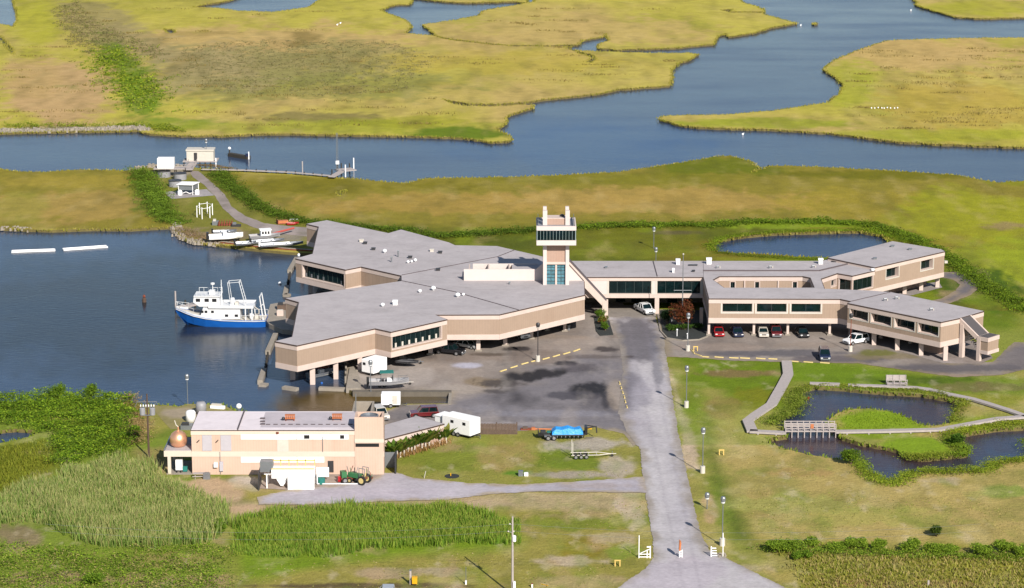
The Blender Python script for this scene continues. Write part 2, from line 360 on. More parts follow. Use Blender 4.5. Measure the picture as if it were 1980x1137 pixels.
for k,l in wloops.items():
    if k.startswith('isle'): continue
    wp=[P2(*p) for p in l]; xs=[p[0] for p in wp]; ys=[p[1] for p in wp]
    s_=np.where((cen[:,0]>min(xs))&(cen[:,0]<max(xs))&(cen[:,1]>min(ys))&(cen[:,1]<max(ys)))[0]
    wet[s_]|=sdf(cen[s_,0],cen[s_,1],wp)>0
for k in ('isle0','isle1'):
    wp=[P2(*p) for p in wloops[k]]; wet&=~(sdf(cen[:,0],cen[:,1],wp)>0)
T=T[~wet]
# drop slivers at the outer hull are harmless
p_=Paint(V,(184,172,74)); px,py=p_.px,p_.py
# far marsh
far=(py<300).astype(float)
p_.noise((192,164,104),.02,.42,.62,.8,3,.5); p_.noise((162,156,62),.035,.5,.68,.75,8,.5); p_.noise((194,180,84),.05,.5,.7,.55,12,.5)
p_.ell(120,180,130,70,(192,158,112),.95,3); p_.ell(60,150,60,50,(186,156,100),.6,5)
p_.ell(60,40,60,70,(176,172,52),.7,2); p_.ell(500,90,330,50,(194,162,108),.8,4)
p_.ell(520,130,240,45,(148,140,88),.85,6,1.4); p_.ell(700,105,120,30,(150,140,84),.7,7,1.4); p_.ell(560,170,330,28,(140,138,72),.7,9,1.5); p_.ell(400,130,130,50,(165,148,106),.6,21,1.4)
p_.ell(620,228,130,12,(128,116,72),.8,10,1.2); p_.ell(200,50,90,45,(156,140,98),.7,11,1.2,ang=30); p_.ell(270,80,90,28,(158,142,100),.6,12,1.2,ang=25)
p_.ell(240,120,70,26,(104,126,34),.85,13,1.3,ang=40); p_.ell(270,185,55,38,(112,138,32),.9,14,1.2,ang=40); p_.ell(330,240,110,14,(120,140,40),.8,15)
p_.ell(600,245,400,14,(150,156,40),.6,16,.8); p_.ell(880,258,120,16,(98,120,22),.95,17,.6); p_.ell(800,235,140,14,(150,150,36),.6,19)
p_.ell(1130,60,260,34,(194,166,104),.75,20,1); p_.ell(1000,120,260,26,(184,164,68),.6,22,1); p_.ell(1780,105,240,40,(196,164,106),.85,23,1); p_.ell(1850,210,170,60,(184,158,70),.7,24,1)
p_.ell(1480,238,200,12,(150,158,36),.8,25,.6); p_.ell(1640,160,70,50,(160,164,44),.7,26,.6); p_.ell(1800,262,240,14,(158,162,40),.7,27,.6); p_.ell(1900,15,150,18,(170,168,48),.7,28)
p_.noise((120,104,52),.09,.62,.74,.7,31,.35,mask=((py<250)&(py>60)&(px<1050)).astype(float)*np.clip(1-np.abs(px-560)/420,0,1))
# middle marsh
mid=[(-900,320),(0,325),(300,325),(700,345),(1000,340),(1400,298),(1700,325),(2900,345),(2900,640),(1990,560),(1800,470),(1600,470),(1100,520),(600,440),(330,445),(-900,440)]
p_.poly(mid,(140,128,48),4,1,0)
p_.ell(900,395,420,22,(166,138,68),.85,33,1); p_.ell(1250,390,330,26,(176,146,78),.85,34,1); p_.ell(1650,390,200,30,(160,142,50),.6,35,1)
p_.ell(600,360,260,16,(120,112,26),.8,36,1); p_.ell(1380,322,150,20,(104,112,20),.9,37,.8); p_.ell(1150,345,300,12,(120,118,26),.6,38,.8); p_.ell(1700,338,220,10,(108,106,16),.8,39,.8)
p_.ell(1880,420,190,60,(152,152,36),.9,40,.8); p_.ell(1950,520,160,60,(150,160,38),.9,41,.8); p_.ell(1960,345,60,16,(140,142,28),.7,41)
p_.ell(1960,437,80,9,(150,128,90),.8,42,1.2); p_.ell(150,400,180,35,(170,142,78),.8,43,1); p_.ell(160,350,200,14,(166,146,60),.6,44,1)
p_.ell(40,405,60,40,(150,146,60),.5,45); p_.ell(300,370,50,50,(108,122,36),.85,46,1,ang=60)
p_.poly([(560,420),(900,445),(1060,435),(1100,430),(1350,432),(1600,425),(1720,440),(1850,510),(1990,600),(1990,680),(1700,640),(1100,600),(700,520)],(98,104,26),7,1,3)
p_.ell(1220,460,180,26,(112,112,28),.8,47,1); p_.ell(1230,490,160,12,(120,124,34),.8,48,1); p_.ell(980,470,100,14,(84,92,26),.8,49); p_.ell(1560,436,200,9,(130,150,34),.9,50,.8); p_.ell(1560,501,230,7,(126,140,24),.95,51,.6)
p_.ell(1300,450,60,4,(96,84,66),.7,52); p_.ell(1890,560,110,50,(70,94,20),.95,53,.7); p_.ell(1860,505,60,26,(130,132,40),.8,54,.7); p_.ell(1935,590,40,10,(52,70,26),.9,55,.7)
p_.ell(1850,570,55,14,(150,128,100),.7,56)
p_.noise((128,112,40),.08,.5,.7,.6,51,.6,mask=((py>440)&(py<600)&(px>880)).astype(float)); p_.noise((130,146,34),.1,.55,.72,.6,53,.6,mask=((py>440)&(py<600)&(px>880)).astype(float))
# peninsula with the tanks
p_.poly([(260,330),(300,322),(420,325),(560,425),(620,440),(610,490),(345,450),(330,430)],(124,122,50),5,1,2)
p_.ell(430,455,70,18,(146,126,106),.8,57,1); p_.ell(560,455,60,14,(150,140,132),.8,58); p_.ell(340,335,50,10,(166,152,140),.8,59); p_.ell(400,395,40,24,(120,124,44),.7,60)
# north-west rocky edge
p_.poly([(-100,250),(265,243),(290,252),(260,254),(-100,259)],(170,160,150),2,.9,1)
p_.poly([(-900,765),(300,780),(460,790),(860,640),(1280,600),(1980,640),(2900,640),(2900,1400),(-900,1400)],(150,142,74),6,1,1)
# near left brush
p_.poly([(-900,750),(0,760),(270,770),(330,790),(380,870),(500,980),(470,1400),(-900,1400)],(122,138,50),5,1,2)
p_.ell(40,900,110,50,(120,120,34),.9,61,.7); p_.ell(130,815,40,14,(150,130,80),.8,62,1); p_.ell(300,800,50,40,(150,142,70),.9,63,.8); p_.ell(300,890,70,30,(146,132,80),.9,64,.8)
p_.ell(30,1040,55,30,(140,118,96),.8,65,1.2); p_.ell(420,945,110,26,(176,150,116),.9,66,.8); p_.ell(470,935,55,16,(200,186,176),.9,67,1)
p_.ell(120,1120,180,20,(166,136,108),.8,68,1.3); p_.ell(330,1085,120,16,(160,142,90),.7,168,1.3); p_.ell(425,1040,24,20,(170,146,116),.8,169,1.1); p_.ell(420,1125,160,14,(160,134,104),.8,69,1.2)
# centre foreground
p_.poly([(440,940),(600,960),(1000,930),(1240,930),(1262,1100),(1150,1400),(440,1400)],(150,140,70),5,1,2)
p_.poly([(450,1000),(530,985),(850,975),(1000,1010),(1000,1060),(640,1085),(600,1100),(450,1140)],(118,140,36),4,1,2)
p_.poly([(440,968),(600,972),(860,965),(1000,950),(1240,948),(1250,990),(1000,985),(850,975),(600,985),(450,1005)],(178,158,124),3,.9,2)
p_.ell(1120,1010,130,16,(118,130,44),.8,70,1.1); p_.ell(1120,1060,60,24,(140,124,40),.8,71,1); p_.ell(1100,1085,60,12,(190,170,150),.8,72,1.3); p_.ell(940,975,60,8,(180,158,130),.8,73,1.2)
p_.ell(860,1105,90,14,(180,160,140),.7,74,1.3); p_.ell(740,1108,60,10,(176,152,128),.7,75,1.3); p_.ell(1060,1000,60,14,(130,134,50),.6,76); p_.ell(1220,990,40,40,(196,178,160),.7,77,1.3); p_.ell(1190,1040,60,14,(186,166,140),.6,78,1.3)
p_.ell(720,1133,260,6,(84,66,58),.8,79,.6); p_.ell(1210,1065,50,18,(124,140,52),.8,80); p_.ell(1130,1125,110,14,(172,152,110),.7,81)
# lawn west of the road
p_.poly([(742,850),(900,845),(1150,850),(1225,880),(1240,930),(1000,940),(760,925)],(142,138,66),4,1,2)
p_.ell(1090,885,60,22,(110,126,36),.9,82,1); p_.ell(1130,900,90,10,(112,128,40),.8,83,1); p_.ell(860,880,90,30,(120,132,44),.7,84,1); p_.ell(980,880,60,26,(162,140,88),.8,85,1)
p_.ell(1140,860,110,14,(180,168,160),.85,86,1.3); p_.ell(1190,905,50,26,(184,168,158),.75,87,1.3); p_.ell(1080,918,110,7,(172,158,150),.8,88,1); p_.ell(1005,915,30,5,(88,130,34),.9,89)
p_.ell(860,865,60,12,(170,140,110),.6,90,1)
# east lawns
p_.poly([(1310,690),(1700,700),(2400,720),(2400,1400),(1560,1400),(1500,1130),(1420,1090),(1352,1030),(1325,900),(1300,760)],(174,154,94),4,1,1)
p_.poly([(1300,680),(1660,698),(1800,722),(2100,735),(2100,760),(1850,770),(1560,745),(1530,790),(1400,790),(1380,760),(1330,800),(1305,770)],(106,126,28),6,1,3)
p_.ell(1420,722,90,7,(130,104,74),.8,91,1); p_.ell(1460,770,60,26,(124,120,30),.7,92,1); p_.ell(1760,735,140,9,(60,76,26),.8,93,1); p_.ell(1900,748,120,10,(120,104,74),.8,94,1); p_.ell(1920,775,90,16,(134,136,40),.8,95)
p_.poly([(1318,780),(1360,770),(1375,850),(1400,950),(1440,1040),(1500,1090),(1430,1085),(1385,1010),(1352,920),(1325,850)],(112,130,34),6,.85,3)
p_.poly([(1291,715),(1299,715),(1322,800),(1347,880),(1354,912),(1341,905),(1322,850)],(216,192,174),1,.9,1.2); p_.poly([(1366,800),(1376,850),(1400,950),(1440,1040),(1428,1042),(1392,960),(1364,860)],(78,98,28),2.5,.8,1)
p_.ell(1330,860,14,60,(196,172,150),.85,96,1.2,ang=-8); p_.ell(1373,990,14,30,(184,152,120),.7,97,1.2,ang=-10); p_.ell(1400,790,40,30,(150,120,80),.6,98)
p_.ell(1640,880,130,14,(140,154,48),.8,99,1,ang=15); p_.ell(1560,975,200,20,(156,158,84),.6,100,1.2); p_.ell(1700,1000,250,20,(160,158,80),.5,101,1.2); p_.ell(1830,930,60,10,(190,170,140),.85,102,1.2); p_.ell(1560,915,90,12,(170,140,90),.7,103,1)
p_.ell(1945,950,60,14,(130,148,66),.8,104,.8); p_.ell(1900,1000,160,20,(170,148,94),.6,105,1); p_.ell(1700,830,100,20,(134,152,34),.95,106,.5); p_.ell(1780,870,90,16,(132,148,36),.95,107,.5); p_.ell(1880,815,60,14,(140,150,40),.9,108,.8)
p_.poly([(1480,1045),(1700,1050),(2300,1060),(2400,1400),(1560,1400),(1520,1110)],(140,134,52),4,1,2)
p_.ell(1760,1070,220,12,(150,134,84),.7,109,1.2); p_.ell(1700,1128,180,9,(150,118,80),.8,110,1.2); p_.ell(1650,1100,120,16,(122,128,34),.7,111,1); p_.ell(1455,1100,60,12,(184,164,140),.7,112,1)
p_.noise((92,108,34),.16,.56,.74,.32,33,.8,mask=(py>600).astype(float)); p_.noise((196,180,130),.22,.58,.78,.35,35,.7,mask=(py>600).astype(float))
p_.noise((60,70,20),.3,.55,.8,.22,36,.6); p_.noise((90,86,40),.25,.5,.75,.3,46,.25,mask=(py<600).astype(float)); p_.noise((200,176,120),.3,.56,.8,.25,47,.3,mask=(py<600).astype(float))
p_.ell(400,950,110,30,(192,162,134),.85,166,.9); p_.ell(330,905,40,18,(176,150,110),.8,167,.9); p_.ell(480,985,60,10,(190,160,132),.8,168); p_.noise((182,152,120),.3,.6,.75,.45,61,.5,mask=(py>960).astype(float)*(px>640)*(px<1260)); p_.noise((112,132,44),.35,.55,.75,.4,62,.5,mask=(py>820).astype(float)*(px>640)); p_.noise((206,188,160),.5,.66,.8,.4,63,.5,mask=(py>700).astype(float))
p_.noise((112,140,34),.06,.5,.68,.45,81,.6,mask=((py>600)&(px>1300)&(py<860)).astype(float)); p_.ell(1700,812,95,20,(126,150,34),1,182,.4); p_.ell(1775,862,80,22,(126,150,36),1,183,.4)
p_.c=np.clip(p_.c*np.array([1.1,1.12,1.08]),0,.8)
go,TT=mesh_cols('ground',V,T,p_.c,'ground'); tag(go,kind='structure')
# banks: vertical skirts along every shore
cnt={}
for t in TT:
    for a,b in ((t[0],t[1]),(t[1],t[2]),(t[2],t[0])):
        k=(a,b) if a<b else (b,a); cnt.setdefault(k,[]).append((a,b))
bk=MB(); 
for k,e in cnt.items():
    if len(e)==1:
        a,b=e[0]; A=V[a];B=V[b]
        if A[1]>2500 or math.hypot(*(A-B))>30: continue
        d=B-A; n=np.array([d[1],-d[0]])/(np.hypot(*d)+1e-9)*.25
        bk.quad((A[0],A[1],0),(A[0]+n[0],A[1]+n[1],-1.2),(B[0]+n[0],B[1]+n[1],-1.2),(B[0],B[1],0),'mud')
tag(bk.build('river_bank'),kind='structure')
# ---- water sheet
gx=np.concatenate([np.linspace(-4000,-100,20),np.arange(-60,2050,10),np.linspace(2100,6000,20)])
gy=np.concatenate([np.linspace(-560,-20,30),np.arange(-10,1160,7),np.linspace(1180,1500,10)])
WV=np.array([P2(x,y,ZW) for y in gy for x in gx]); nx=len(gx)
ids=np.arange(len(WV)).reshape(len(gy),nx)
q=np.stack([ids[:-1,:-1].ravel(),ids[:-1,1:].ravel(),ids[1:,1:].ravel(),ids[1:,:-1].ravel()],1)
WT=np.concatenate([q[:,[0,1,2]],q[:,[0,2,3]]])
w_=Paint(WV,(58,74,98)); w_.c/=K
def wl(c): return c
for (a,b,c,d,col,s) in ((1150,275,420,60,(30,76,128),.9),(1500,120,300,90,(52,66,96),.4),(640,300,200,40,(56,78,108),.5),(1400,200,300,40,(40,64,104),.5),(1550,470,200,30,(20,50,100),.8),(200,600,520,160,(46,50,54),.95),(1400,478,60,20,(10,60,130),.7),(600,560,60,60,(14,60,100),.8),(590,690,40,50,(14,60,100),.7),(1700,840,420,110,(84,66,70),1),(1530,790,50,30,(40,70,110),.5)):
    w_.ell(a,b,c,d,tuple(col),s,int(a)%50,.5,1.0)
w_.ell(640,775,150,38,(104,84,40),1,77,.5,.8); w_.ell(780,768,130,16,(120,102,66),.9,78,.3,.6); w_.ell(690,770,90,24,(112,88,34),.9,79,.3); w_.ell(430,645,100,24,(72,72,64),.6,80,.8)
m=bpy.data.materials.new('water'); m.use_nodes=True; t=m.node_tree; b=t.nodes['Principled BSDF']; N=t.nodes.new; L=t.links.new
a=N('ShaderNodeAttribute'); a.attribute_name='Col'; tc=N('ShaderNodeTexCoord')
ns=N('ShaderNodeTexNoise'); ns.inputs['Scale'].default_value=.02; ns.inputs['Detail'].default_value=6; mp=N('ShaderNodeMapping'); mp.inputs['Scale'].default_value=(1,2.5,1); L(tc.outputs['Object'],mp.inputs[0]); L(mp.outputs[0],ns.inputs[0])
r=N('ShaderNodeMapRange'); r.inputs[1].default_value=.3; r.inputs[2].default_value=.7; r.inputs[3].default_value=.7; r.inputs[4].default_value=1.3; L(ns.outputs[0],r.inputs[0])
v=N('ShaderNodeVectorMath'); v.operation='SCALE'; L(a.outputs['Color'],v.inputs[0]); L(r.outputs[0],v.inputs['Scale']); L(v.outputs[0],b.inputs['Base Color'])
r2=N('ShaderNodeMapRange'); r2.inputs[1].default_value=.3; r2.inputs[2].default_value=.7; r2.inputs[3].default_value=.10; r2.inputs[4].default_value=.26; L(ns.outputs[0],r2.inputs[0]); L(r2.outputs[0],b.inputs['Roughness'])
b.inputs['IOR'].default_value=1.33; b.inputs['Specular IOR Level'].default_value=.36
n2=N('ShaderNodeTexNoise'); n2.inputs['Scale'].default_value=.7; n2.inputs['Detail'].default_value=4; n2.inputs['Distortion'].default_value=.4; L(mp.outputs[0],n2.inputs[0])
bp=N('ShaderNodeBump'); bp.inputs['Distance'].default_value=.035; bp.inputs['Strength'].default_value=1; L(n2.outputs[0],bp.inputs['Height']); L(bp.outputs[0],b.inputs['Normal'])
MATS['water']=m
wo,_=mesh_cols('water',WV,WT,w_.c*np.array([.62,.64,.66]),'water',ZW); tag(wo,kind='structure')
# ---- paved sheets
def sheet(name,poly,base,fn,z,step=(6,4),m='asphalt',jit=1.2,seed=3,edge=None,ew=1.6):
    l=densify(poly,6,jit,seed); xs=[p[0] for p in l]; ys=[p[1] for p in l]
    g=[]; 
    gp=np.array(grid_pts(min(xs),max(xs),min(ys),max(ys),*step))
    ins=sdf(gp[:,0],gp[:,1],l)>1.0; g=[tuple(q) for q in gp[ins]]
    V,T=cdt([l],g); cen=V[T].mean(1); wp=[P2(*p) for p in l]
    T=T[sdf(cen[:,0],cen[:,1],wp)>0]
    p=Paint(V,base); fn(p)
    if edge is not None:
        d=sdf(p.x,p.y,wp); e=np.clip(1-(d+(fbm(p.x*.5,p.y*.25,6)-.5)*3)/ew,0,1); p.mix(e*.85,edge)
    o,_=mesh_cols(name,V,T,p.c,m,z); return tag(o,kind='structure')
def lot(p):
    p.noise((122,112,106),.08,.42,.7,.7,3,.4); p.noise((176,162,150),.12,.5,.75,.6,5,.5)
    p.poly([(860,812),(760,800),(880,775),(980,762),(1060,715),(1120,690),(1260,690),(1280,870),(1150,826),(1000,834)],(124,120,126),6,.85,8,.1,3)
    p.ell(760,722,110,26,(176,166,158),.75,4); p.ell(880,752,90,10,(172,160,148),.7,6); p.ell(1000,690,180,14,(134,118,106),.5,26,1)
    p.ell(905,707,34,7,(186,184,198),.95,2,.3); p.ell(935,738,45,12,(140,122,96),.8,28,.8)
    for k in range(7): p.ell(915+k*9,739+k*1.5,2.2,7,(96,84,70),.7,30+k,.3,ang=25)
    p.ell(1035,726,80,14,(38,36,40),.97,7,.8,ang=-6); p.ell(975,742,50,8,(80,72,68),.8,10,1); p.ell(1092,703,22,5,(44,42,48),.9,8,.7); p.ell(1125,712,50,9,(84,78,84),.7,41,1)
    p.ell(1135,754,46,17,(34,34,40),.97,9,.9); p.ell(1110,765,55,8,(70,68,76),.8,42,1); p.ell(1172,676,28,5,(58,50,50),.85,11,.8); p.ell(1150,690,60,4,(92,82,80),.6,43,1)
    p.ell(1000,675,34,5,(46,40,38),.95,12,.6); p.ell(950,686,50,4,(92,80,70),.8,44,.9); p.ell(955,757,28,5,(84,78,78),.8,45,1.1)
    p.ell(1172,765,13,30,(40,40,46),.85,46,.6); p.ell(1190,768,16,32,(158,144,130),.95,15,.6); p.ell(1216,740,10,26,(60,58,64),.7,47,.6)
    p.ell(930,790,80,8,(150,146,152),.5,48,1.2); p.ell(1080,800,120,6,(150,148,158),.5,49,1.2); p.ell(1000,820,140,5,(166,158,158),.7,14,1)
    p.ell(1060,650,160,10,(150,134,120),.6,17,1); p.ell(1150,640,40,14,(164,156,150),.8,19)
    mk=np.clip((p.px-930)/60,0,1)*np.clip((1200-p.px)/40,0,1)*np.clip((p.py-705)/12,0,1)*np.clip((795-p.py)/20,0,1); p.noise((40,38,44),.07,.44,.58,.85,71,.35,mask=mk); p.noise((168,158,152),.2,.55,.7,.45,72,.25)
    p.noise((70,66,70),.3,.6,.78,.5,25,.3); p.noise((176,168,160),.4,.6,.78,.3,26,.25)
sheet('parking_lot',[(669,751),(669,708),(700,690),(700,640),(760,620),(960,590),(1120,560),(1200,580),(1240,640),(1260,780),(1240,860),(1225,862),(1205,838),(1150,826),(1000,834),(905,826),(860,812),(745,870),(738,800),(775,783),(870,781),(873,757),(682,757)],(156,146,138),lot,.03,step=(4,2.6),edge=(168,154,132),ew=1.2,jit=2)
def road(p):
    p.noise((172,166,176),.1,.42,.7,.6,6,.4); p.noise((206,203,208),.12,.5,.72,.6,7,.3)
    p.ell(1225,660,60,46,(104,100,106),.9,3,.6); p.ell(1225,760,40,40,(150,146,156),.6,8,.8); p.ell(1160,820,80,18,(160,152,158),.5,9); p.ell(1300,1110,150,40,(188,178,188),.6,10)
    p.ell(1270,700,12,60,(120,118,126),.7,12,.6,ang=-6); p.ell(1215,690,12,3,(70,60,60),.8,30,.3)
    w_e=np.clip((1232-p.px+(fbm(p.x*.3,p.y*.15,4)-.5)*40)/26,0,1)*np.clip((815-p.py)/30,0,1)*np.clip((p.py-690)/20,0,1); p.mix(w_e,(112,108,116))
    L_=lambda y:1200+(y-700)*.21
    for off,w in ((30,5),(62,5)):
        p.mix(np.clip(1-np.abs(p.px-(L_(p.py)+off))/w,0,1)*.25,(140,134,142))
sheet('access_road',[(1174,613),(1266,613),(1283,650),(1290,700),(1300,760),(1310,830),(1325,900),(1340,970),(1354,1030),(1372,1065),(1420,1088),(1500,1128),(1560,1160),(1620,1300),(1150,1300),(1165,1160),(1215,1122),(1248,1100),(1264,1078),(1262,1040),(1252,980),(1243,925),(1238,870),(1212,835),(1195,800),(1205,720),(1195,650)],(196,191,193),road,.06,step=(4,3),edge=(158,148,136),ew=1.4,jit=2.5)
sheet('service_road',[(497,962),(500,977),(600,977),(760,970),(860,968),(950,956),(1050,951),(1252,954),(1244,922),(1150,930),(1000,938),(900,935),(860,930),(800,925),(768,915),(742,915),(715,932),(560,948)],(190,183,190),lambda p:(p.noise((164,160,172),.1,.42,.7,.7,6,.3),p.ell(700,955,180,10,(196,186,196),.6,3),p.ell(1150,940,80,8,(170,156,150),.6,4)),.09,step=(5,3),edge=(176,160,134),ew=1.0,jit=2.5)
def elot(p):
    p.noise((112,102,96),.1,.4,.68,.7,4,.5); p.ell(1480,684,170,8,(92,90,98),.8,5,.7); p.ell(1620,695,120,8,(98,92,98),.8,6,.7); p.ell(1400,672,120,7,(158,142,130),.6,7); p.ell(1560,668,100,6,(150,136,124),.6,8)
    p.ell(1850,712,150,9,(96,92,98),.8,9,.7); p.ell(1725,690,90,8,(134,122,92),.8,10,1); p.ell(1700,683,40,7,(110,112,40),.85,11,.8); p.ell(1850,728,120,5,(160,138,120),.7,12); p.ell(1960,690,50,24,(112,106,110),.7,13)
sheet('east_parking_lot',[(1170,597),(1264,597),(1283,652),(1289,690),(1335,692),(1420,698),(1540,701),(1660,703),(1750,716),(1850,730),(1940,725),(1995,712),(2080,690),(2070,640),(1985,662),(1960,662),(1920,700),(1830,704),(1880,620),(1700,600),(1370,600)],(156,146,138),elot,.045,step=(5,3),edge=(150,136,112),ew=1.2,jit=2)
def loop(p): p.noise((104,100,104),.1,.4,.7,.7,3,.5)
sheet('loop_road',[(1819,526),(1860,526),(1893,540),(1898,553),(1875,572),(1835,587),(1790,592),(1780,586),(1820,577),(1848,562),(1856,550),(1843,541),(1819,536)],(134,126,128),loop,.03,step=(4,3),edge=(160,142,116),ew=1.6,jit=2)
sheet('gravel_track',[(366,330),(384,331),(412,355),(436,378),(448,400),(475,418),(512,432),(560,438),(600,440),(600,458),(540,452),(490,440),(455,425),(430,402),(416,380),(395,358),(372,342)],(158,146,140),lambda p:(p.noise((186,172,166),.15,.45,.65,.8,3,.4),p.noise((118,112,90),.2,.55,.7,.6,5,.5)),.03,step=(4,3))
sheet('covered_drive',[(1166,590),(1270,590),(1268,616),(1168,616)],(150,142,134),lambda p:None,.035,step=(5,3),jit=.2)
sheet('concrete_apron',[(1128,600),(1168,600),(1172,640),(1140,650),(1075,648),(1060,640)],(158,148,140),lambda p:p.noise((140,128,120),.2,.45,.65,.7,3),.045,step=(4,3),jit=.3)
sheet('tank_pad',[(318,371),(400,366),(414,378),(330,385)],(172,166,166),lambda p:None,.03,step=(4,3),jit=.3)
sheet('wing_apron',[(1640,652),(1700,668),(1790,694),(1825,703),(1895,704),(1920,693),(1900,664),(1830,650),(1720,630)],(160,150,146),lambda p:p.noise((140,128,120),.2,.45,.65,.7,3),.065,step=(4,3),jit=.3)
sheet('back_wing_apron',[(1700,585),(1760,572),(1822,556),(1815,545),(1700,560)],(160,152,148),lambda p:None,.03,step=(5,3),jit=.3)
sheet('yard_slab',[(500,945),(560,948),(640,944),(718,934),(742,915),(640,915),(520,915)],(176,158,146),lambda p:p.noise((150,140,130),.25,.45,.65,.6,3),.06,step=(5,3),jit=.3)
sheet('shed_bank',[(288,784),(345,787),(363,782),(430,783),(455,795),(400,800),(370,830),(330,830)],(150,140,90),lambda p:p.ell(350,800,50,14,(176,160,140),.8,3),.03,step=(4,3),jit=.5)
# ================================================================ BUILDINGS
def offset(poly,d):
    n=len(poly); A=sum(poly[i][0]*poly[(i+1)%n][1]-poly[(i+1)%n][0]*poly[i][1] for i in range(n)); s=1 if A>0 else -1
    out=[]
    for i in range(n):
        a=Vector(poly[i-1][:2]);b=Vector(poly[i][:2]);c=Vector(poly[(i+1)%n][:2])
        e1=(b-a).normalized(); e2=(c-b).normalized()
        n1=Vector((e1.y,-e1.x))*s; n2=Vector((e2.y,-e2.x))*s
        m=(n1+n2); 
        if m.length<.2: m=n1
        m.normalize(); k=d/max(.35,m.dot(n1)); out.append((b.x+m.x*k,b.y+m.y*k))
    return out
def t_at(A,B,px,z):
    """fraction along wall A->B whose image column is px"""
    lo,hi=0.,1.; fa=pj((A[0],A[1],z))[0]; fb=pj((B[0],B[1],z))[0]
    for _ in range(40):
        m=(lo+hi)/2; x=pj((A[0]+(B[0]-A[0])*m,A[1]+(B[1]-A[1])*m,z))[0]
        if (x<px)==(fa<fb): lo=m
        else: hi=m
    return (lo+hi)/2
def wall(body,bands,A,B,sgn,zb,zt,opens=(),th=.35,panel='tan_panel',band='pink_band',htop=.9,hbot=.95,rev=.35,windows=None,parent=None,surround=None,winname='window',glass='glass',mull=1.2):
    """A,B world xy; sgn: +1 if the polygon runs counter-clockwise. opens=(t0,t1,z0,z1)"""
    d=Vector((B[0]-A[0],B[1]-A[1])); L=d.length
    if L<.05: return
    u=d/L; nrm=Vector((u.y,-u.x))*sgn
    def W(s,o,z): return (A[0]+u.x*s+nrm.x*o,A[1]+u.y*s+nrm.y*o,z)
    def face(m,s0,s1,z0,z1,o,mat_):
        q=[W(s0,o,z0),W(s1,o,z0),W(s1,o,z1),W(s0,o,z1)]
        m.add(q,[(0,1,2,3) if sgn>0 else (3,2,1,0)],mat_)
    def slab(m,s0,s1,z0,z1,o0,o1,mat_):
        vs=[W(s,o,z) for z in (z0,z1) for (s,o) in ((s0,o0),(s1,o0),(s1,o1),(s0,o1))]
        f=[(0,3,2,1),(4,5,6,7),(0,1,5,4),(1,2,6,5),(2,3,7,6),(3,0,4,7)]
        if sgn>0: f=[tuple(reversed(q)) for q in f]
        m.add(vs,f,mat_)
    os_=sorted([(max(0,t0)*L,min(1,t1)*L,z0,z1) for t0,t1,z0,z1 in opens])
    zlo,zhi=zb+hbot,zt-htop
    cur=0
    def pan(s0,s1,z0,z1):
        if s1-s0>.02 and z1-z0>.02: slab(body,s0,s1,z0,z1,-th,0,panel)
    for (s0,s1,z0,z1) in os_:
        pan(cur,s0,zlo,zhi); pan(s0,s1,zlo,z0)
        if z1<zhi: pan(s0,s1,z1,zhi)
        cur=s1
    pan(cur,L,zlo,zhi)
    e=.06
    slab(bands,-e*0,L,zhi,zt-.18,-th,e,band)
    slab(bands,0,L,zb,zlo,-th,e,band)
    # windows: frame ring, recess cheeks, pane and mullions
    for (s0,s1,z0,z1) in os_:
        if windows is None: continue
        w=MB(); f=.14 if surround is None else surround
        for (a,b,c,dd) in ((s0-f,s0,z0-f,z1+min(f,.1)),(s1,s1+f,z0-f,z1+min(f,.1)),(s0,s1,z0-f,z0),(s0,s1,z1,z1+min(f,.1))): slab(w,a,b,c,dd,-.05,.04,band if surround is None else surround_mat)
        for (a,b) in ((s0,s0+.06),(s1-.06,s1)): slab(w,a,b,z0,z1,-rev,-.05,band)
        slab(w,s0+.06,s1-.06,z0,z0+.06,-rev,-.05,band); slab(w,s0+.06,s1-.06,z1-.06,z1,-rev,-.05,band)
        wo_=w.build(winname,parent,world=True)
        g=MB(); slab(g,s0+.06,s1-.06,z0+.06,z1-.06,-rev-.05,-rev,glass); g.build('pane',wo_,world=True)
        k=max(2,int((s1-s0)/mull)); mm=MB()
        for i in range(1,k):
            q=s0+(s1-s0)*i/k; slab(mm,q-.035,q+.035,z0+.07,z1-.07,-rev,-rev+.07,'mullion')
        slab(mm,s0+.07,s1-.07,z0+.07,z0+.14,-rev,-rev+.06,'mullion')
        mm.build('mullions',wo_,world=True)
surround_mat='offwhite'
def sgn_of(poly):
    n=len(poly); return 1 if sum(poly[i][0]*poly[(i+1)%n][1]-poly[(i+1)%n][0]*poly[i][1] for i in range(n))>0 else -1
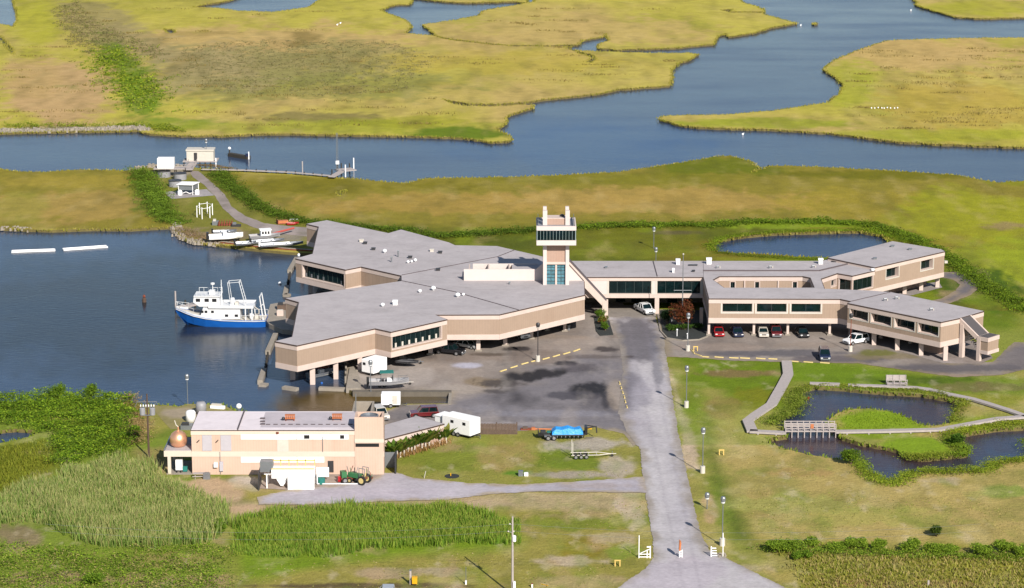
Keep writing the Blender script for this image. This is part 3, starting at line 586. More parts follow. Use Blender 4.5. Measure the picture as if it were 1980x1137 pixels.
def block(root,pxpoly,zr,zb,opens={},skip=(),holes=(),panel='tan_panel',band='pink_band',roofm='roof',htop=.9,hbot=.95,revs={},surr={},hole_opens={},inner_zb=None,world=None,glass={},mull={},nofloor=False,rname='roof'):
    poly=world or [P2(x,y,zr) for x,y in pxpoly]; s=sgn_of(poly); n=len(poly)
    body=MB(); bands=MB()
    for i in range(n):
        if i in skip: continue
        A,B=poly[i],poly[(i+1)%n]
        ops=[]
        for (x0,x1,z0,z1) in opens.get(i,()):
            a,b=t_at(A,B,x0,(z0+z1)/2),t_at(A,B,x1,(z0+z1)/2)
            ops.append((min(a,b),max(a,b),z0,z1))
        wall(body,bands,A,B,s,zb,zr,ops,panel=panel,band=band,htop=htop,hbot=hbot,rev=revs.get(i,.35),windows=True,parent=root,surround=surr.get(i),glass=glass.get(i,'glass'),mull=mull.get(i,1.2))
    hw=[[P2(x,y,zr) for x,y in h] for h in holes]
    for hi,h in enumerate(hw):
        sh=-sgn_of(h)
        for i in range(len(h)):
            ops=[]
            A,B=h[i],h[(i+1)%len(h)]
            for (x0,x1,z0,z1) in hole_opens.get(i,()):
                a,b=t_at(A,B,x0,(z0+z1)/2),t_at(A,B,x1,(z0+z1)/2); ops.append((min(a,b),max(a,b),z0,z1))
            wall(body,bands,A,B,sh,zb,zr,ops,panel=panel,band=band,htop=htop,hbot=hbot,windows=True,parent=root,winname='doorway')
    body.build('wall',root,world=True)
    bands.build('concrete_band',root,world=True)
    r=MB()
    r.prism(offset(poly,.1),zr-.18,zr,'drip_edge',holes=[offset(h,-.1) for h in hw])
    ro=r.build(rname,root,world=True)
    r=MB(); r.prism(offset(poly,-.03),zr-.05,zr+.035,roofm,holes=[offset(h,.03) for h in hw]); r.build('membrane',ro,world=True)
    if not nofloor:
        fl=MB(); fl.prism(offset(poly,-.4),zb+.05,zb+.3,'conc_dark',holes=[offset(h,.4) for h in hw]); fl.build('floor_slab',root,world=True)
    return poly
def column(root,px,py,zt,w=.75,z0=0.,m='pink_band',foot=True,d=None):
    zb0=ZW if z0<ZW-.2 else max(z0,0.); b=P(px,py,zb0); c=MB(); d=d or w
    c.box((b.x,b.y+d/2,(z0+zt)/2-.3),(w,d,zt-z0+.6),m)
    o=c.build('column',root,world=True)
    if foot:
        f=MB(); f.box((b.x,b.y+d/2,z0+.14),(w+.5,d+.5,.28),'conc'); f.build('footing',o,world=True)
def seam(root,pts,z=7.,w=.14,h=.09,m='seam'):
    s=MB()
    for a,b in zip(pts,pts[1:]):
        A=P(*a,z);B=P(*b,z); d=(B-A); L=d.length; c=(A+B)/2; s.box((c.x,c.y,z+.035+h/2),(L,w,h),m,math.atan2(d.y,d.x))
    s.build('roof_seam',root,world=True)
ZR=7.;ZB=2.45
# ---------------------------------------------------------------- west laboratory
lab=thing('laboratory_building','large zigzag laboratory block with grey flat roof raised on columns over the harbour edge','laboratory',P(800,600,0))
WLAB=[(593,433),(632,426),(751,451),(775.5,444),(868,469),(880,474.5),(961,476),(1052,497),(1086,505),(1129,538),(1130.5,570),(965.5,608),(840,608.5),(864,617.5),(755.5,641.7),(725,635),(574,668),(532,660),(565,651.5),(578,584.5),(552,577),(776.5,543.5),(776,533),(698,515.5),(668,521.5),(572,500),(604.5,491),(616.5,438.5)]
block(lab,WLAB,ZR,ZB,opens={13:[(758.5,853.5,3.85,6.05)],23+0:[(584.5,665.5,3.6,6.2)]} if False else {13:[(758.5,853.5,3.85,6.05)],24:[(584.5,665.5,3.6,6.2)]},revs={13:.5,24:.7},mull={13:1.1,24:1.3})
for (x,y,w) in ((604.5,744,.85),(649.5,733.5,.8),(696,718,.75),(566,735,.85)): column(lab,x,y,ZB+.1,w,ZW-.9 if y>730 else 0.)
for (x,y,w) in ((778,692,.65),(832.5,686,.75),(925,679,.7),(977,669,.7),(1028,655.5,.6),(1092,641,.55),(895,664,.6),(1058,640,.5),(735,672,.6)): column(lab,x,y,ZB+.1,w)
for (x,y) in ((600,560),(640,548),(664,562),(584,520)): column(lab,x,y+8,ZB+.1,.7,ZW-.5,foot=False)
seam(lab,[(777,532.5),(962,497),(995,484)]); seam(lab,[(777,543.5),(880,565),(1003,600)])
b=MB()
for (x0,x1) in ((800,1000),): pass
# inner ground-floor walls well behind the columns
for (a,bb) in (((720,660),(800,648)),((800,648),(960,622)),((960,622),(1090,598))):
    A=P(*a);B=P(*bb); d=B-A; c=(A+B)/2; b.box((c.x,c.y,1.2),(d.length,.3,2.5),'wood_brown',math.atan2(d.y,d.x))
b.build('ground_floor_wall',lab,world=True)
# blinds standing in the long windows (pale upright slats at the sill)
A=P2(755.5,641.7,7);B=P2(864,617.5,7)
for x in (768,781,794,807,820,833,846):
    t_=t_at(A,B,x,4.3); d=Vector((B[0]-A[0],B[1]-A[1])).normalized(); n=Vector((d.y,-d.x))
    bl=MB(); bl.box((A[0]+(B[0]-A[0])*t_-n.x*.38,A[1]+(B[1]-A[1])*t_-n.y*.38,4.35),(.36,.08,.75),'offwhite',math.atan2(d.y,d.x)); bl.build('window_blind',lab,world=True)
A=P2(572,500,7);B=P2(668,521.5,7)
for x in (588,598,610,621,656):
    t_=t_at(A,B,x,4.1); d=Vector((B[0]-A[0],B[1]-A[1])).normalized(); n=Vector((d.y,-d.x))
    bl=MB(); bl.box((A[0]+(B[0]-A[0])*t_-n.x*.6,A[1]+(B[1]-A[1])*t_-n.y*.6,4.1),(.34,.08,.7),'steel',math.atan2(d.y,d.x)); bl.build('window_blind',lab,world=True)
# dark gravel roof field at the foot of the tower
# ---------------------------------------------------------------- rooftop equipment pen (attached to tower)
def at7(x,y,z=7.): return P(x,y,z)
# ---------------------------------------------------------------- tower
fy=at7(1075,551.5).y
def XZ(x,yw,z):    # world x of image column at depth yw, height z
    fw=yw*CP-(z-CAM_H)*SP; return (x-990)*fw/F_PX
def ZY(y,x,yw):    # height of image row y at depth yw
    lo,hi=0,40
    for _ in range(50):
        m=(lo+hi)/2
        if pj((0,yw,m))[1]>y: lo=m
        else: hi=m
    return lo
tw=thing('observation_tower','tall pink observation tower with a glazed cab and twin roof piers','tower',(XZ(1075,fy,7),fy+2.5,7.))
tc_=XZ(1075.3,fy,9); hw_=2.05; dep=4.6
zc0=ZY(474,1075,fy-1.6); 
for sx in (-1,1):
    for yy in (fy,fy+dep-.8):
        b=MB(); b.box((tc_+sx*hw_,yy+.4,(6.9+zc0+.2)/2),(.66,.8,zc0+.2-6.9),'pen_white'); b.build('corner_pier',tw,world=True)
b=MB(); zg=ZY(508,1075,fy)
b.b2(tc_-1.74,tc_+1.74,fy+.35,fy+dep-.3,zg,zc0+.1,'tan_light')
b.b2(tc_-2.3,tc_-1.8,fy+.8,fy+dep-.8,7,zc0+.1,'pink_band'); b.b2(tc_+1.8,tc_+2.3,fy+.8,fy+dep-.8,7,zc0+.1,'pink_band')
b.b2(tc_-1.74,tc_+1.74,fy+.12,fy+.36,zg-.35,zg+.1,'pink_band')
b.b2(tc_-1.74,tc_+1.74,fy+1.2,fy+dep-.3,7,zg,'tan_light')
b.build('shaft',tw,world=True)
g=MB(); g.b2(tc_-1.72,tc_+1.72,fy+.55,fy+.65,7.05,zg-.36,'glass_blue'); go_=g.build('window',tw,world=True)
m_=MB(); m_.b2(tc_-.16,tc_+.16,fy+.3,fy+.54,7.0,zg-.36,'pink_band')
for k in range(1,6): m_.b2(tc_-1.7,tc_+1.7,fy+.48,fy+.54,7+(zg-7.3)*k/6-.04,7+(zg-7.3)*k/6+.04,'mullion')
for k in (-1,1): m_.b2(tc_+k*.92-.03,tc_+k*.92+.03,fy+.475,fy+.535,7.05,zg-.4,'mullion')
m_.build('mullions',go_,world=True)
cy0=fy-1.7; cy1=fy+dep+1.7; cw=(XZ(1114.3,cy0,18)-XZ(1037.5,cy0,18))/2; ccx=(XZ(1114.3,cy0,18)+XZ(1037.5,cy0,18))/2
z1=ZY(474.5,0,cy0); z2=ZY(465,0,cy0); z3=ZY(445.8,0,cy0); z4=ZY(438.8,0,cy0)
b=MB(); b.b2(ccx-cw,ccx+cw,cy0,cy1,z1,z2,'pen_white'); b.build('cab_base',tw,world=True)
gl=MB(); gl.b2(ccx-cw+.15,ccx+cw-.15,cy0+.15,cy1-.15,z2,z3,'glass'); gg=gl.build('cab_window',tw,world=True)
m_=MB()
for k in range(13):
    q=ccx-cw+.15+(2*cw-.3)*k/12; m_.b2(q-.025,q+.025,cy0+.06,cy0+.16,z2,z3,'mullion_pale'); m_.b2(q-.045,q+.045,cy1-.16,cy1-.06,z2,z3,'mullion')
for k in range(13):
    q=cy0+.15+(cy1-cy0-.3)*k/12
    for sx in (-1,1): m_.b2(ccx+sx*(cw-.1)-.05,ccx+sx*(cw-.1)+.05,q-.045,q+.045,z2,z3,'mullion_pale')
m_.build('mullion_frame',gg,world=True)
b=MB()
for (a,c,e,f_) in ((ccx-cw,ccx+cw,cy0,cy0+.25),(ccx-cw,ccx+cw,cy1-.25,cy1),(ccx-cw,ccx-cw+.25,cy0+.25,cy1-.25),(ccx+cw-.25,ccx+cw,cy0+.25,cy1-.25)): b.b2(a,c,e,f_,z3,z4+.12,'pen_white')
b.build('parapet',tw,world=True)
b=MB(); b.b2(ccx-cw+.25,ccx+cw-.25,cy0+.25,cy1-.25,z3,z4-.05,'boat_grey'); b.build('cab_roof',tw,world=True)
zt=ZY(400,0,fy+dep-1.3)-.1; ztf=ZY(407.5,0,fy+.1)
for sx in (-1,1):
    b=MB(); b.b2(tc_+sx*hw_-.33,tc_+sx*hw_+.33,fy+dep-1.3,fy+dep-.5,z3+.2,zt+.1,'pen_white'); b.build('roof_pier',tw,world=True); b=MB()
    b.b2(tc_+sx*hw_-.4,tc_+sx*hw_+.4,fy+.1,fy+.9,z3+.2,ztf,'pen_white'); b.build('roof_pier',tw,world=True)
b=MB(); b.b2(tc_-1.7,tc_+1.7,fy+.5,fy+dep-1.2,z3+.2,ZY(423,0,fy+.5),'tan_light'); b.b2(tc_-1.7,tc_+1.7,fy+.5,fy+dep-1.2,ZY(423,0,fy+.5),ZY(423,0,fy+.5)+.1,'pink_band'); po=b.build('penthouse',tw,world=True)
b=MB(); zz=ZY(423,0,fy+.5)+.1; b.lathe((tc_+1.1,fy+2.2,zz),[(.45,0),(.45,.25),(.2,.4)],'dark_metal',12); b.build('vent',po,world=True)
b=MB(); b.b2(ccx-cw+.3,ccx-cw+.36,cy0+.3,cy1-.3,z4+.3,z4+.9,'steel'); b.build('railing',tw,world=True); b=MB(); b.b2(ccx+cw-.36,ccx+cw-.3,cy0+.3,cy1-.3,z4+.3,z4+.9,'steel'); b.build('railing',tw,world=True)
# sloping stair enclosure from the tower down to the entrance
py_=at7(1100,543).y
def pw(x,y): # point on the vertical plane at depth py_
    z=ZY(y,0,py_); return (XZ(x,py_,z),z)
st=thing('stair_enclosure','pink stair enclosure sloping from the tower foot down to the entrance','stairs',(XZ(1130,py_,5),py_,0))
def vprism(mb,pts,y0,y1,m):
    n=len(pts); vs=[(x,y0,z) for x,z in pts]+[(x,y1,z) for x,z in pts]
    A=sum(pts[i][0]*pts[(i+1)%n][1]-pts[(i+1)%n][0]*pts[i][1] for i in range(n))
    tri=geometry.tessellate_polygon([[Vector((x,z,0)) for x,z in pts]])
    fs=[]
    for t in tri:
        a,b_,c=[pts[i] for i in t]; ccw=(b_[0]-a[0])*(c[1]-a[1])-(b_[1]-a[1])*(c[0]-a[0])>0
        t=tuple(t) if ccw else tuple(reversed(t)); fs.append(t); fs.append(tuple(i+n for i in reversed(t)))
    for i in range(n):
        j=(i+1)%n; q=(i,i+n,j+n,j) if A>0 else (j,j+n,i+n,i); fs.append(tuple(reversed(q)) if False else q)
    mb.add(vs,fs,m)
b=MB(); vprism(b,[pw(1096,543.2),pw(1129,543.2),pw(1129,541),pw(1098,509),pw(1096,509)],py_,py_+.3,'pen_white'); b.build('gable_wall',st,world=True)
b=MB(); vprism(b,[pw(1098,507),pw(1102,507),pw(1172.5,583),pw(1172.5,596),pw(1166,592),pw(1129,554),pw(1129,541)],py_-.35,py_+.02,'pink_band'); b.build('side_wall',st,world=True)
b=MB(); vprism(b,[pw(1098.5,506.2),pw(1103,506.2),pw(1173,582),pw(1170,582)],py_+.32,py_+2.2,'seam'); b.build('sloped_roof',st,world=True)
b=MB(); X0=XZ(1164.5,py_,1);X1=XZ(1172.3,py_,1); b.b2(X0,X1,py_-.4,py_+.3,0,ZY(583,0,py_-.4),'pink_band'); b.build('post',st,world=True)
# equipment pen on the roof
pen=thing('rooftop_equipment_pen','low pink walled equipment pen on the roof left of the tower','enclosure',P(970,543,7))
yf=at7(970,543).y; zt_=ZY(520.6,0,yf); xl=XZ(897,yf,8); xr=XZ(1053,yf,8); yb=yf+4.6
b=MB(); b.b2(xl,xr,yf,yf+.25,7.03,zt_,'pen_white'); b.b2(xl+1.6,xr-1.2,yb,yb+.25,7.03,zt_,'pen_white')
for xx in (901,938,978):
    X=XZ(xx,yf,8); b.b2(X+.5,X+.72,yf+.25,yb,7.03,zt_-.05,'pink_band')
vprism(b,[(XZ(1036,yf,9),zt_-.02),(XZ(1054,yf,9),zt_-.02),(XZ(1054,yf,9),zt_+1.4)],yf+.01,yf+.24,'pen_white'); b.build('wall',pen,world=True)
b=MB(); b.b2(XZ(990,yf,8),XZ(1050,yf,8),yf+.25,yb,zt_-.35,zt_-.12,'roof'); b.build('roof',pen,world=True)
b=MB(); b.b2(XZ(905,yf,8),XZ(988,yf,8),yf+.3,yb-.1,7.04,7.5,'conc'); b.b2(XZ(950,yf,8),XZ(965,yf,8),yf+1,yf+3,7.5,8.3,'steel'); b.b2(XZ(915,yf,8),XZ(928,yf,8),yf+1,yf+3,7.5,8.2,'offwhite'); b.build('equipment',pen,world=True)
# ---------------------------------------------------------------- link
lk=thing('entrance_wing','straight flat-roofed entrance wing with two wide dark windows bridging the driveway','building',P(1240,600,0))
LK=[(1129.5,535.6),(1360,535.6),(1360,504.8),(1087,504.8)]
block(lk,LK,ZR-.01,3.0,opens={0:[(1177,1259.5,3.75,6.25),(1270.5,1354.5,3.75,6.25)]},skip=(1,3),revs={0:.35},surr={0:.3},mull={0:1.4},htop=.7,hbot=.75,panel='pen_white')
column(lk,1270,607,3.1,.8,foot=False); column(lk,1173,611,3.1,.5,foot=False); column(lk,1356,628,3.1,.6,foot=False)
seam(lk,[(1263,505.5),(1271,535)]); 
b=MB(); A=P(1130,585);B=P(1360,585); b.b2(A.x,B.x,A.y,A.y+.4,0,3.1,'conc_dark'); 
b.build('entrance_wall',lk,world=True)
for x in (1200,1230,1300,1330): b=MB(); X=XZ(x,A.y,1); b.b2(X-.9,X+.9,A.y-.05,A.y-.01,.1,2.4,'glass'); b.build('entrance_door',lk,world=True)
# ---------------------------------------------------------------- east wing
ea=thing('east_office_wing','flat-roofed office wing around a small courtyard, standing on columns over parked cars','building',P(1500,640,0))
EW=[(1371,577),(1624.5,578),(1647,582.8),(1639.5,586),(1819.5,622.7),(1855.5,615),(1902,601.5),(1722,565),(1682,562),(1594,558.5),(1587,539),(1618.6,528.3),(1648,533.2),(1691.3,523),(1649,509.5),(1601,501),(1590,504.8),(1360,504.8),(1360,535.6)]
block(ea,EW,ZR,ZB,holes=[[(1391,534),(1552,534),(1567,537),(1575,556.5),(1400,556.5),(1378,541)]],
 opens={0:[(1396.5,1454.7,4.5,6.1),(1462.8,1521,4.5,6.1),(1529.8,1587,4.5,6.1)],3:[(1643.8,1678.5,4.35,6.05),(1684,1723,4.35,6.05),(1729.3,1768.5,4.35,6.05),(1775.3,1814.5,4.35,6.05)],
 10:[(1607,1617,4.7,6.0)],11:[(1622,1646.5,3.9,6.1)],12:[(1649.5,1687.5,3.9,6.1)]},revs={0:.25,3:1.0,11:.25,12:.25,10:.6},surr={0:.28,3:.16},skip=(13,14,17),
 hole_opens={0:[(1412,1421,3.2,5.9),(1459.5,1468,3.2,5.9),(1532.5,1541,3.2,5.9)]},mull={0:2.2,3:1.9})
for x in (1370.5,1457.5,1523,1604): column(ea,x,648.5,ZB+.1,.42,foot=True)
for (x,y,w) in ((1690,667.7,.75),(1735,678,.75),(1781,688,.75),(1828,698,.75),(1861.5,690.7,.65),(1645,650,.7),(1703,655,.6),(1760,665,.6)): column(ea,x,y,ZB+.1,w,foot=False)
seam(ea,[(1360,524.6),(1584.5,524.6),(1648,509.7)],w=.2,h=.22); seam(ea,[(1647,583),(1723,565.3)])
b=MB()
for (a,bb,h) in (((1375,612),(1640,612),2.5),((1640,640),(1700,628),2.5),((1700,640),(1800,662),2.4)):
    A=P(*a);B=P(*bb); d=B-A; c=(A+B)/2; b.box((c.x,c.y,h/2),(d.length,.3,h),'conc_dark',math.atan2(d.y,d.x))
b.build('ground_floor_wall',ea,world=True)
b=MB(); A=P(1788,676);B=P(1824,683); d=B-A;c=(A+B)/2; b.box((c.x,c.y,1.2),(d.length,2.5,2.4),'tan_light',math.atan2(d.y,d.x)); b.build('store_room',ea,world=True)
# courtyard walkway
for x in (1440,1505): b=MB(); q=P(x,534,7); b.b2(q.x-.12,q.x+.12,q.y-.25,q.y-.05,2.6,6.2,'pink_band'); b.build('courtyard_post',ea,world=True)
# back high block
bb_=thing('back_lecture_block','higher flat-roofed block at the back right with two small square windows and open columns below','building',P(1750,560,0))
BK=[(1691.3,517),(1826.5,486),(1820,482.3),(1725.8,466.6),(1601,498.5)]
block(bb_,BK,7.55,2.5,opens={0:[(1713.5,1738,4.75,6.7),(1780.5,1804.4,4.75,6.7)]},revs={0:.9},surr={0:.18},htop=.85,hbot=.9,mull={0:1.1})
for (x,y) in ((1714,577),(1749,568.6),(1781,562),(1812.5,556)): column(bb_,x,y,2.6,.75,foot=False)
b=MB()
for (a,bb,h) in (((1700,572),(1790,551),2.5),):
    A=P(*a);B=P(*bb); d=B-A;c=(A+B)/2; b.box((c.x,c.y,h/2),(d.length,.3,h),'tan_light',math.atan2(d.y,d.x))
b.build('ground_floor_wall',bb_,world=True)
for x in (1728,1752,1774): b=MB(); q=P(x,564-(x-1728)*.22); b.box((q.x,q.y-.25,1.3),(1.5,.1,1.9),'glass',math.atan2(d.y,d.x)); b.build('ground_floor_window',bb_,world=True)
b=MB(); q=P(1832,507,4); b.box((q.x-.25,q.y+.3,4.0),(.6,.6,.45),'offwhite'); b.build('wall_unit',bb_,world=True)
# end stair of the front east wing
es=thing('end_staircase','dark-roofed outside stair descending from the end wall of the front east wing','stairs',P(1885,698,0))
A0=Vector(P(1855.5,615,7));A1=Vector(P(1877,608.7,7)); u=(A1-A0).normalized(); nn=Vector((u.y,-u.x,0))
wd_=(A1-A0).length
C=P(1889,651,4.45); run=(C-A0).dot(nn)
def E_(s,o,z): q=A0+u*s+nn*o; return (q.x,q.y,z)
def eprism(mb,pts,s0,s1,m): # pts (o,z)
    n=len(pts); vs=[E_(s0,o,z) for o,z in pts]+[E_(s1,o,z) for o,z in pts]
    fs=[tuple(range(n)),tuple(reversed(range(n,2*n)))]+[(i,i+n,(i+1)%n+n,(i+1)%n) for i in range(n)]
    mb.add(vs,fs,m)
w2=wd_
b=MB(); eprism(b,[(0.0,6.98),(run,4.3),(run+1.2,4.3),(run+1.2,4.1),(run,4.1),(0,6.75)],.3,w2-.3,'roof_dark'); b.build('sloped_roof',es,world=True)
b=MB()
for s0 in (0,w2-.3): eprism(b,[(0.1,6.99),(run,4.42),(run,3.5),(.1,6.0)],s0,s0+.3,'pink_band')
b.build('side_beam',es,world=True)
b=MB(); eprism(b,[(run,1.6),(run,4.4),(run+2.0,4.4),(run+2.0,1.6)],.05,w2-.05,'tan_panel'); bo=b.build('landing_box',es,world=True)
b=MB(); eprism(b,[(run-.1,3.75),(run-.1,4.45),(run+2.1,4.45),(run+2.1,3.75)],-.05,w2+.05,'pink_band'); eprism(b,[(run-.1,1.5),(run-.1,2.1),(run+2.1,2.1),(run+2.1,1.5)],-.05,w2+.05,'pink_band'); b.build('concrete_band',bo,world=True)
b=MB(); eprism(b,[(run+.1,4.46),(run+.1,4.5),(run+1.9,4.5),(run+1.9,4.46)],.15,w2-.15,'roof_dark'); b.build('landing_roof',bo,world=True)
b=MB(); eprism(b,[(.2,0),(.2,6),(.9,6),(.9,0)],-.1,.5,'pink_band'); b.build('column',es,world=True); b=MB(); eprism(b,[(run-.2,0),(run-.2,4.2),(run+.5,4.2),(run+.5,0)],-.1,.55,'pink_band'); b.build('column',es,world=True)
b=MB()
for k in range(14):
    t_=k/14; eprism(b,[(run*t_,5.9-4.2*t_-.3),(run*t_,6.0-4.2*t_-.3),(run*(t_+.07),6.0-4.2*t_-.3),(run*(t_+.07),5.9-4.2*t_-.3)],.6,w2-.6,'conc')
b.build('steps',es,world=True)
b=MB()
for k in range(12):
    t_=k/12; eprism(b,[(run*t_,5.6-4.2*t_-.3),(run*t_,6.6-4.2*t_-.3),(run*t_+.06,6.6-4.2*t_-.3),(run*t_+.06,5.6-4.2*t_-.3)],.5,.56,'steel')
b.build('railing',es,world=True)
# ---------------------------------------------------------------- roof vents: each a thing of its own
def vent_ball(x,y,r,label,m='white_gloss'):
    q=P(x,y,7.035); mb=MB(); mb.lathe((0,0,0),[(r*.5,0),(r*.5,r*.5),(r*.95,r*.7),(r,r*1.1),(r*.75,r*1.6),(r*.2,r*1.85)],m,14); solo(mb,'roof_ventilator',label,'roof vent',q,'ventilators on the laboratory roof',smooth=True)
def vent_box(x,y,sx,sy,sz,label,m='white',z=7.035,grp='ventilators on the laboratory roof'):
    q=P(x,y,z); mb=MB(); mb.b2(-sx/2,sx/2,0,sy,.0,sz*.75,m); mb.b2(-sx/2-.08,sx/2+.08,-.08,sy+.08,sz*.75,sz,m); solo(mb,'roof_vent_box',label,'roof vent',q,grp)
for a in ((838,561.5,.45,'large white ball vent just below the diagonal seam of the laboratory roof'),(885,574.5,.45,'white ball vent at the right of a pair near the centre of the laboratory roof'),(896,572,.28,'small white ball vent right beside a larger one on the laboratory roof'),(812,566,.36,'flattened white vent left of the seam on the near laboratory wing'),(740,593,.38,'white round vent alone on the near laboratory wing roof'),(744,489,.42,'white mushroom vent centre left on the far laboratory roof'),(789,509,.3,'left one of three small pale vents on the far laboratory roof'),(796,508,.26,'middle one of three small pale vents on the far laboratory roof'),(803,506,.34,'right one of three small pale vents on the far laboratory roof')): vent_ball(*a)
vent_box(764,590,.8,.8,.8,'white box vent standing near the round vent on the near laboratory wing')
vent_box(699,468,.8,.7,.5,'pale square vent beside a dark one on the far laboratory roof','offwhite')
vent_box(835,487,.7,.7,.5,'pale square vent near the top right of the far laboratory roof','offwhite')
for (x,y,l) in ((706,472.5,'black square vent right of the pale one on the far laboratory roof'),(722,484,'black square vent below centre left on the far laboratory roof'),(851,490.5,'black square vent near the top right of the far laboratory roof'),(847,524,'small dark vent just below the upper seam of the laboratory roof'),(793,500,'dark low vent behind the three pale vents')): vent_box(x,y,.7,.6,.45,l,'dark_metal')
for (x,y,h,l) in ((757,507,1.0,'thin pale vent pipe left of the three pale vents'),(770,497,1.2,'tall pale vent pipe behind the three pale vents'),(985,550,.5,'small pipe on the roof below the equipment pen')):
    q=P(x,y,7.035); mb=MB(); mb.tube((0,0,0),(0,0,h),.14,'steel'); mb.tube((-.22,0,h),(.22,0,h),.12,'steel'); solo(mb,'vent_pipe',l,'vent pipe',q,'vent pipes on the roofs')
E2='equipment on the east roofs'
for (x,y,sx,sz,l,m) in ((1311,512,.7,1.1,'white upright vent at the far edge of the entrance wing roof','white'),(1371,511,.9,1.2,'tall white vent at the back edge of the office wing roof','white'),(1302,527.5,.35,.8,'slim white vent on the entrance wing roof behind the flagpole','white'),(1587,511,.8,1.1,'white vent near the back block on the office wing roof','white'),(1172,519,.4,.3,'low dark vent on the entrance wing roof near the tower','steel'),(1341,526,.45,.3,'low dark fitting right of the flagpole on the entrance wing roof','dark_metal'),(1688,524,.5,.4,'little white vent on the corner bay roof','white'),(1340,514,1.6,.15,'flat dark mat at the back of the entrance wing roof','dark_metal'),(1614,507,1.0,.15,'flat dark hatch near the back block','dark_metal')): vent_box(x,y,sx,.6,sz,l,m,grp=E2)
for (x,y,l) in ((1709,582,'pipe cluster at the left on the front east wing roof'),(1798,601,'pipe cluster at the right on the front east wing roof'),(1731,579,'low pipe at the back of the front east wing roof'),(1385,519,'small pipe on the office roof left end'),(1487,519,'small pipe on the office roof middle'),(1570,518,'small pipe on the office roof right end')):
    q=P(x,y,7.035); mb=MB(); mb.tube((0,0,0),(0,0,.5),.12,'steel'); mb.tube((0,0,.45),(.5,0,.45),.12,'steel'); mb.tube((.7,.4,0),(.7,.4,.35),.1,'offwhite'); solo(mb,'roof_pipe',l,'roof pipe',q,'pipes on the east roofs')
for (x,y,l) in ((1726,478,'low vent at the back of the back block roof'),(1760,484,'dark vent right of centre on the back block roof'),(1692,502,'dark vent at the front left of the back block roof')): vent_box(x,y,.6,.5,.35,l,'steel',z=7.585,grp='vents on the back block roof')
# ---------------------------------------------------------------- shed in the foreground
SH=thing('workshop_building','two-storey peach panelled workshop with pale bands and a porch at its left','workshop',P(560,917,0))
ys=P(560,917.7).y; xL=XZ(371,ys,3); xR=XZ(742,ys,3); xM=XZ(686,ys,6)
zr=ZY(831.5,0,ys); yb=P(560,795.6,zr).y
bd=MB(); bn=MB()
bd.b2(xL,xM,ys,yb,0,zr-.25,'shed_panel'); 
bn.b2(xL-.04,xM,ys-.05,yb+.04,zr-.25-ZY(0,0,ys)*0,zr-.02,'shed_band') if False else None
def zy(y): return ZY(y,0,ys)
bn.b2(xL-.06,xM,ys-.06,yb+.06,zy(841),zr-.1,'shed_band')
bn.b2(xL-.06,xR+.06,ys-.06,ys-.0,zy(883),zy(873),'shed_band')
for x0,x1,ya,yb_ in ((466,574,849.5,840),(574,629,849.5,840),(629,675,849.5,840)): bn.b2(XZ(x0,ys,5),XZ(x1,ys,5)-.08,ys-.09,ys-.0,zy(ya),zy(yb_)-.0,'white')
for x0,x1 in ((466,521),(521,575),(575,628)): bn.b2(XZ(x0,ys,2),XZ(x1,ys,2)-.08,ys-.1,ys,zy(894),zy(883)-.02,'white')
bd.build('wall',SH,world=True); bn.build('concrete_band',SH,world=True)
r=MB(); r.prism([(xL-.1,ys-.1),(xM+.02,ys-.1),(xM+.02,yb+.1),(xL-.1,yb+.1)],zr-.12,zr,'drip_edge'); ro=r.build('roof',SH,world=True)
r=MB(); xs=P(460,831.5,zr).x; r.b2(xL,xs-.1,ys,yb,zr-.05,zr+.05,'roof_light'); r.b2(xs+.05,xM-.05,ys,yb,zr-.05,zr+.03,'roof_light')
q1=P(506,800,zr);q2=P(690,823,zr); r.b2(xs+3.2,xM-.3,ys+1.2,yb-.5,zr+.03,zr+.045,'roof_mid'); r.build('membrane',ro,world=True)
r=MB(); r.b2(xs-.12,xs+.05,ys,yb,zr+.04,zr+.2,'seam'); r.build('roof_seam',ro,world=True)
r=MB()
for k in range(12):
    x=514+k*14.5; q=P(x,822,zr); r.b2(q.x,q.x+.65,q.y,q.y+.25,zr+.046,zr+.12,'seam')
for yy in (811,817,822): q=P(507,yy,zr); r.b2(q.x-.3,q.x+.4,q.y,q.y+.4,zr+.046,zr+.2,'seam')
r.build('roof_fittings',ro,world=True)
def pane(nm,x0,x1,y0,y1,m,o=.08,fr=None,root=SH):
    w=MB(); X0,X1=XZ(x0,ys,4),XZ(x1,ys,4); Z0,Z1=zy(y1),zy(y0)
    w.b2(X0,X1,ys-o,ys-.005,Z0,Z1,m); return w.build(nm,root,world=True)
pane('shutter',391.5,410,841.5,871.5,'shutter'); pane('shutter',427,447.5,841.5,871.5,'shutter')
pane('door_panel',536,558,850,873,'offwhite')
pane('window',588.5,599,841,848,'black',.12); pane('window',658,666,841,848,'black',.12)
pane('door',633.5,644.5,891,913,'dark_metal'); 
pane('cabinet',413,420.5,894,902,'white',.5); pane('cabinet',424,431,892,910,'shutter',.3)
for x in (381,417.5):
    w=MB(); X=XZ(x,ys,5); w.tube((X,ys-.1,zy(855)),(X+.4,ys-.5,zy(849)),.07,'dark_metal'); w.build('bracket_lamp',SH,world=True)
w=MB(); X=XZ(537,ys,5); w.lathe((X,ys-.12,zy(838)),[(.2,0),(.2,.25)],'rust',10); w.build('wall_vent',SH,world=True)
w=MB(); X=XZ(624,ys,5); w.tube((X,ys-.15,zy(873)),(X,ys-.15,zy(843)),.04,'alum'); X=XZ(425,ys,5); w.tube((X,ys-.15,zy(916)),(X,ys-.15,zy(873)),.04,'alum'); w.build('conduit',SH,world=True)
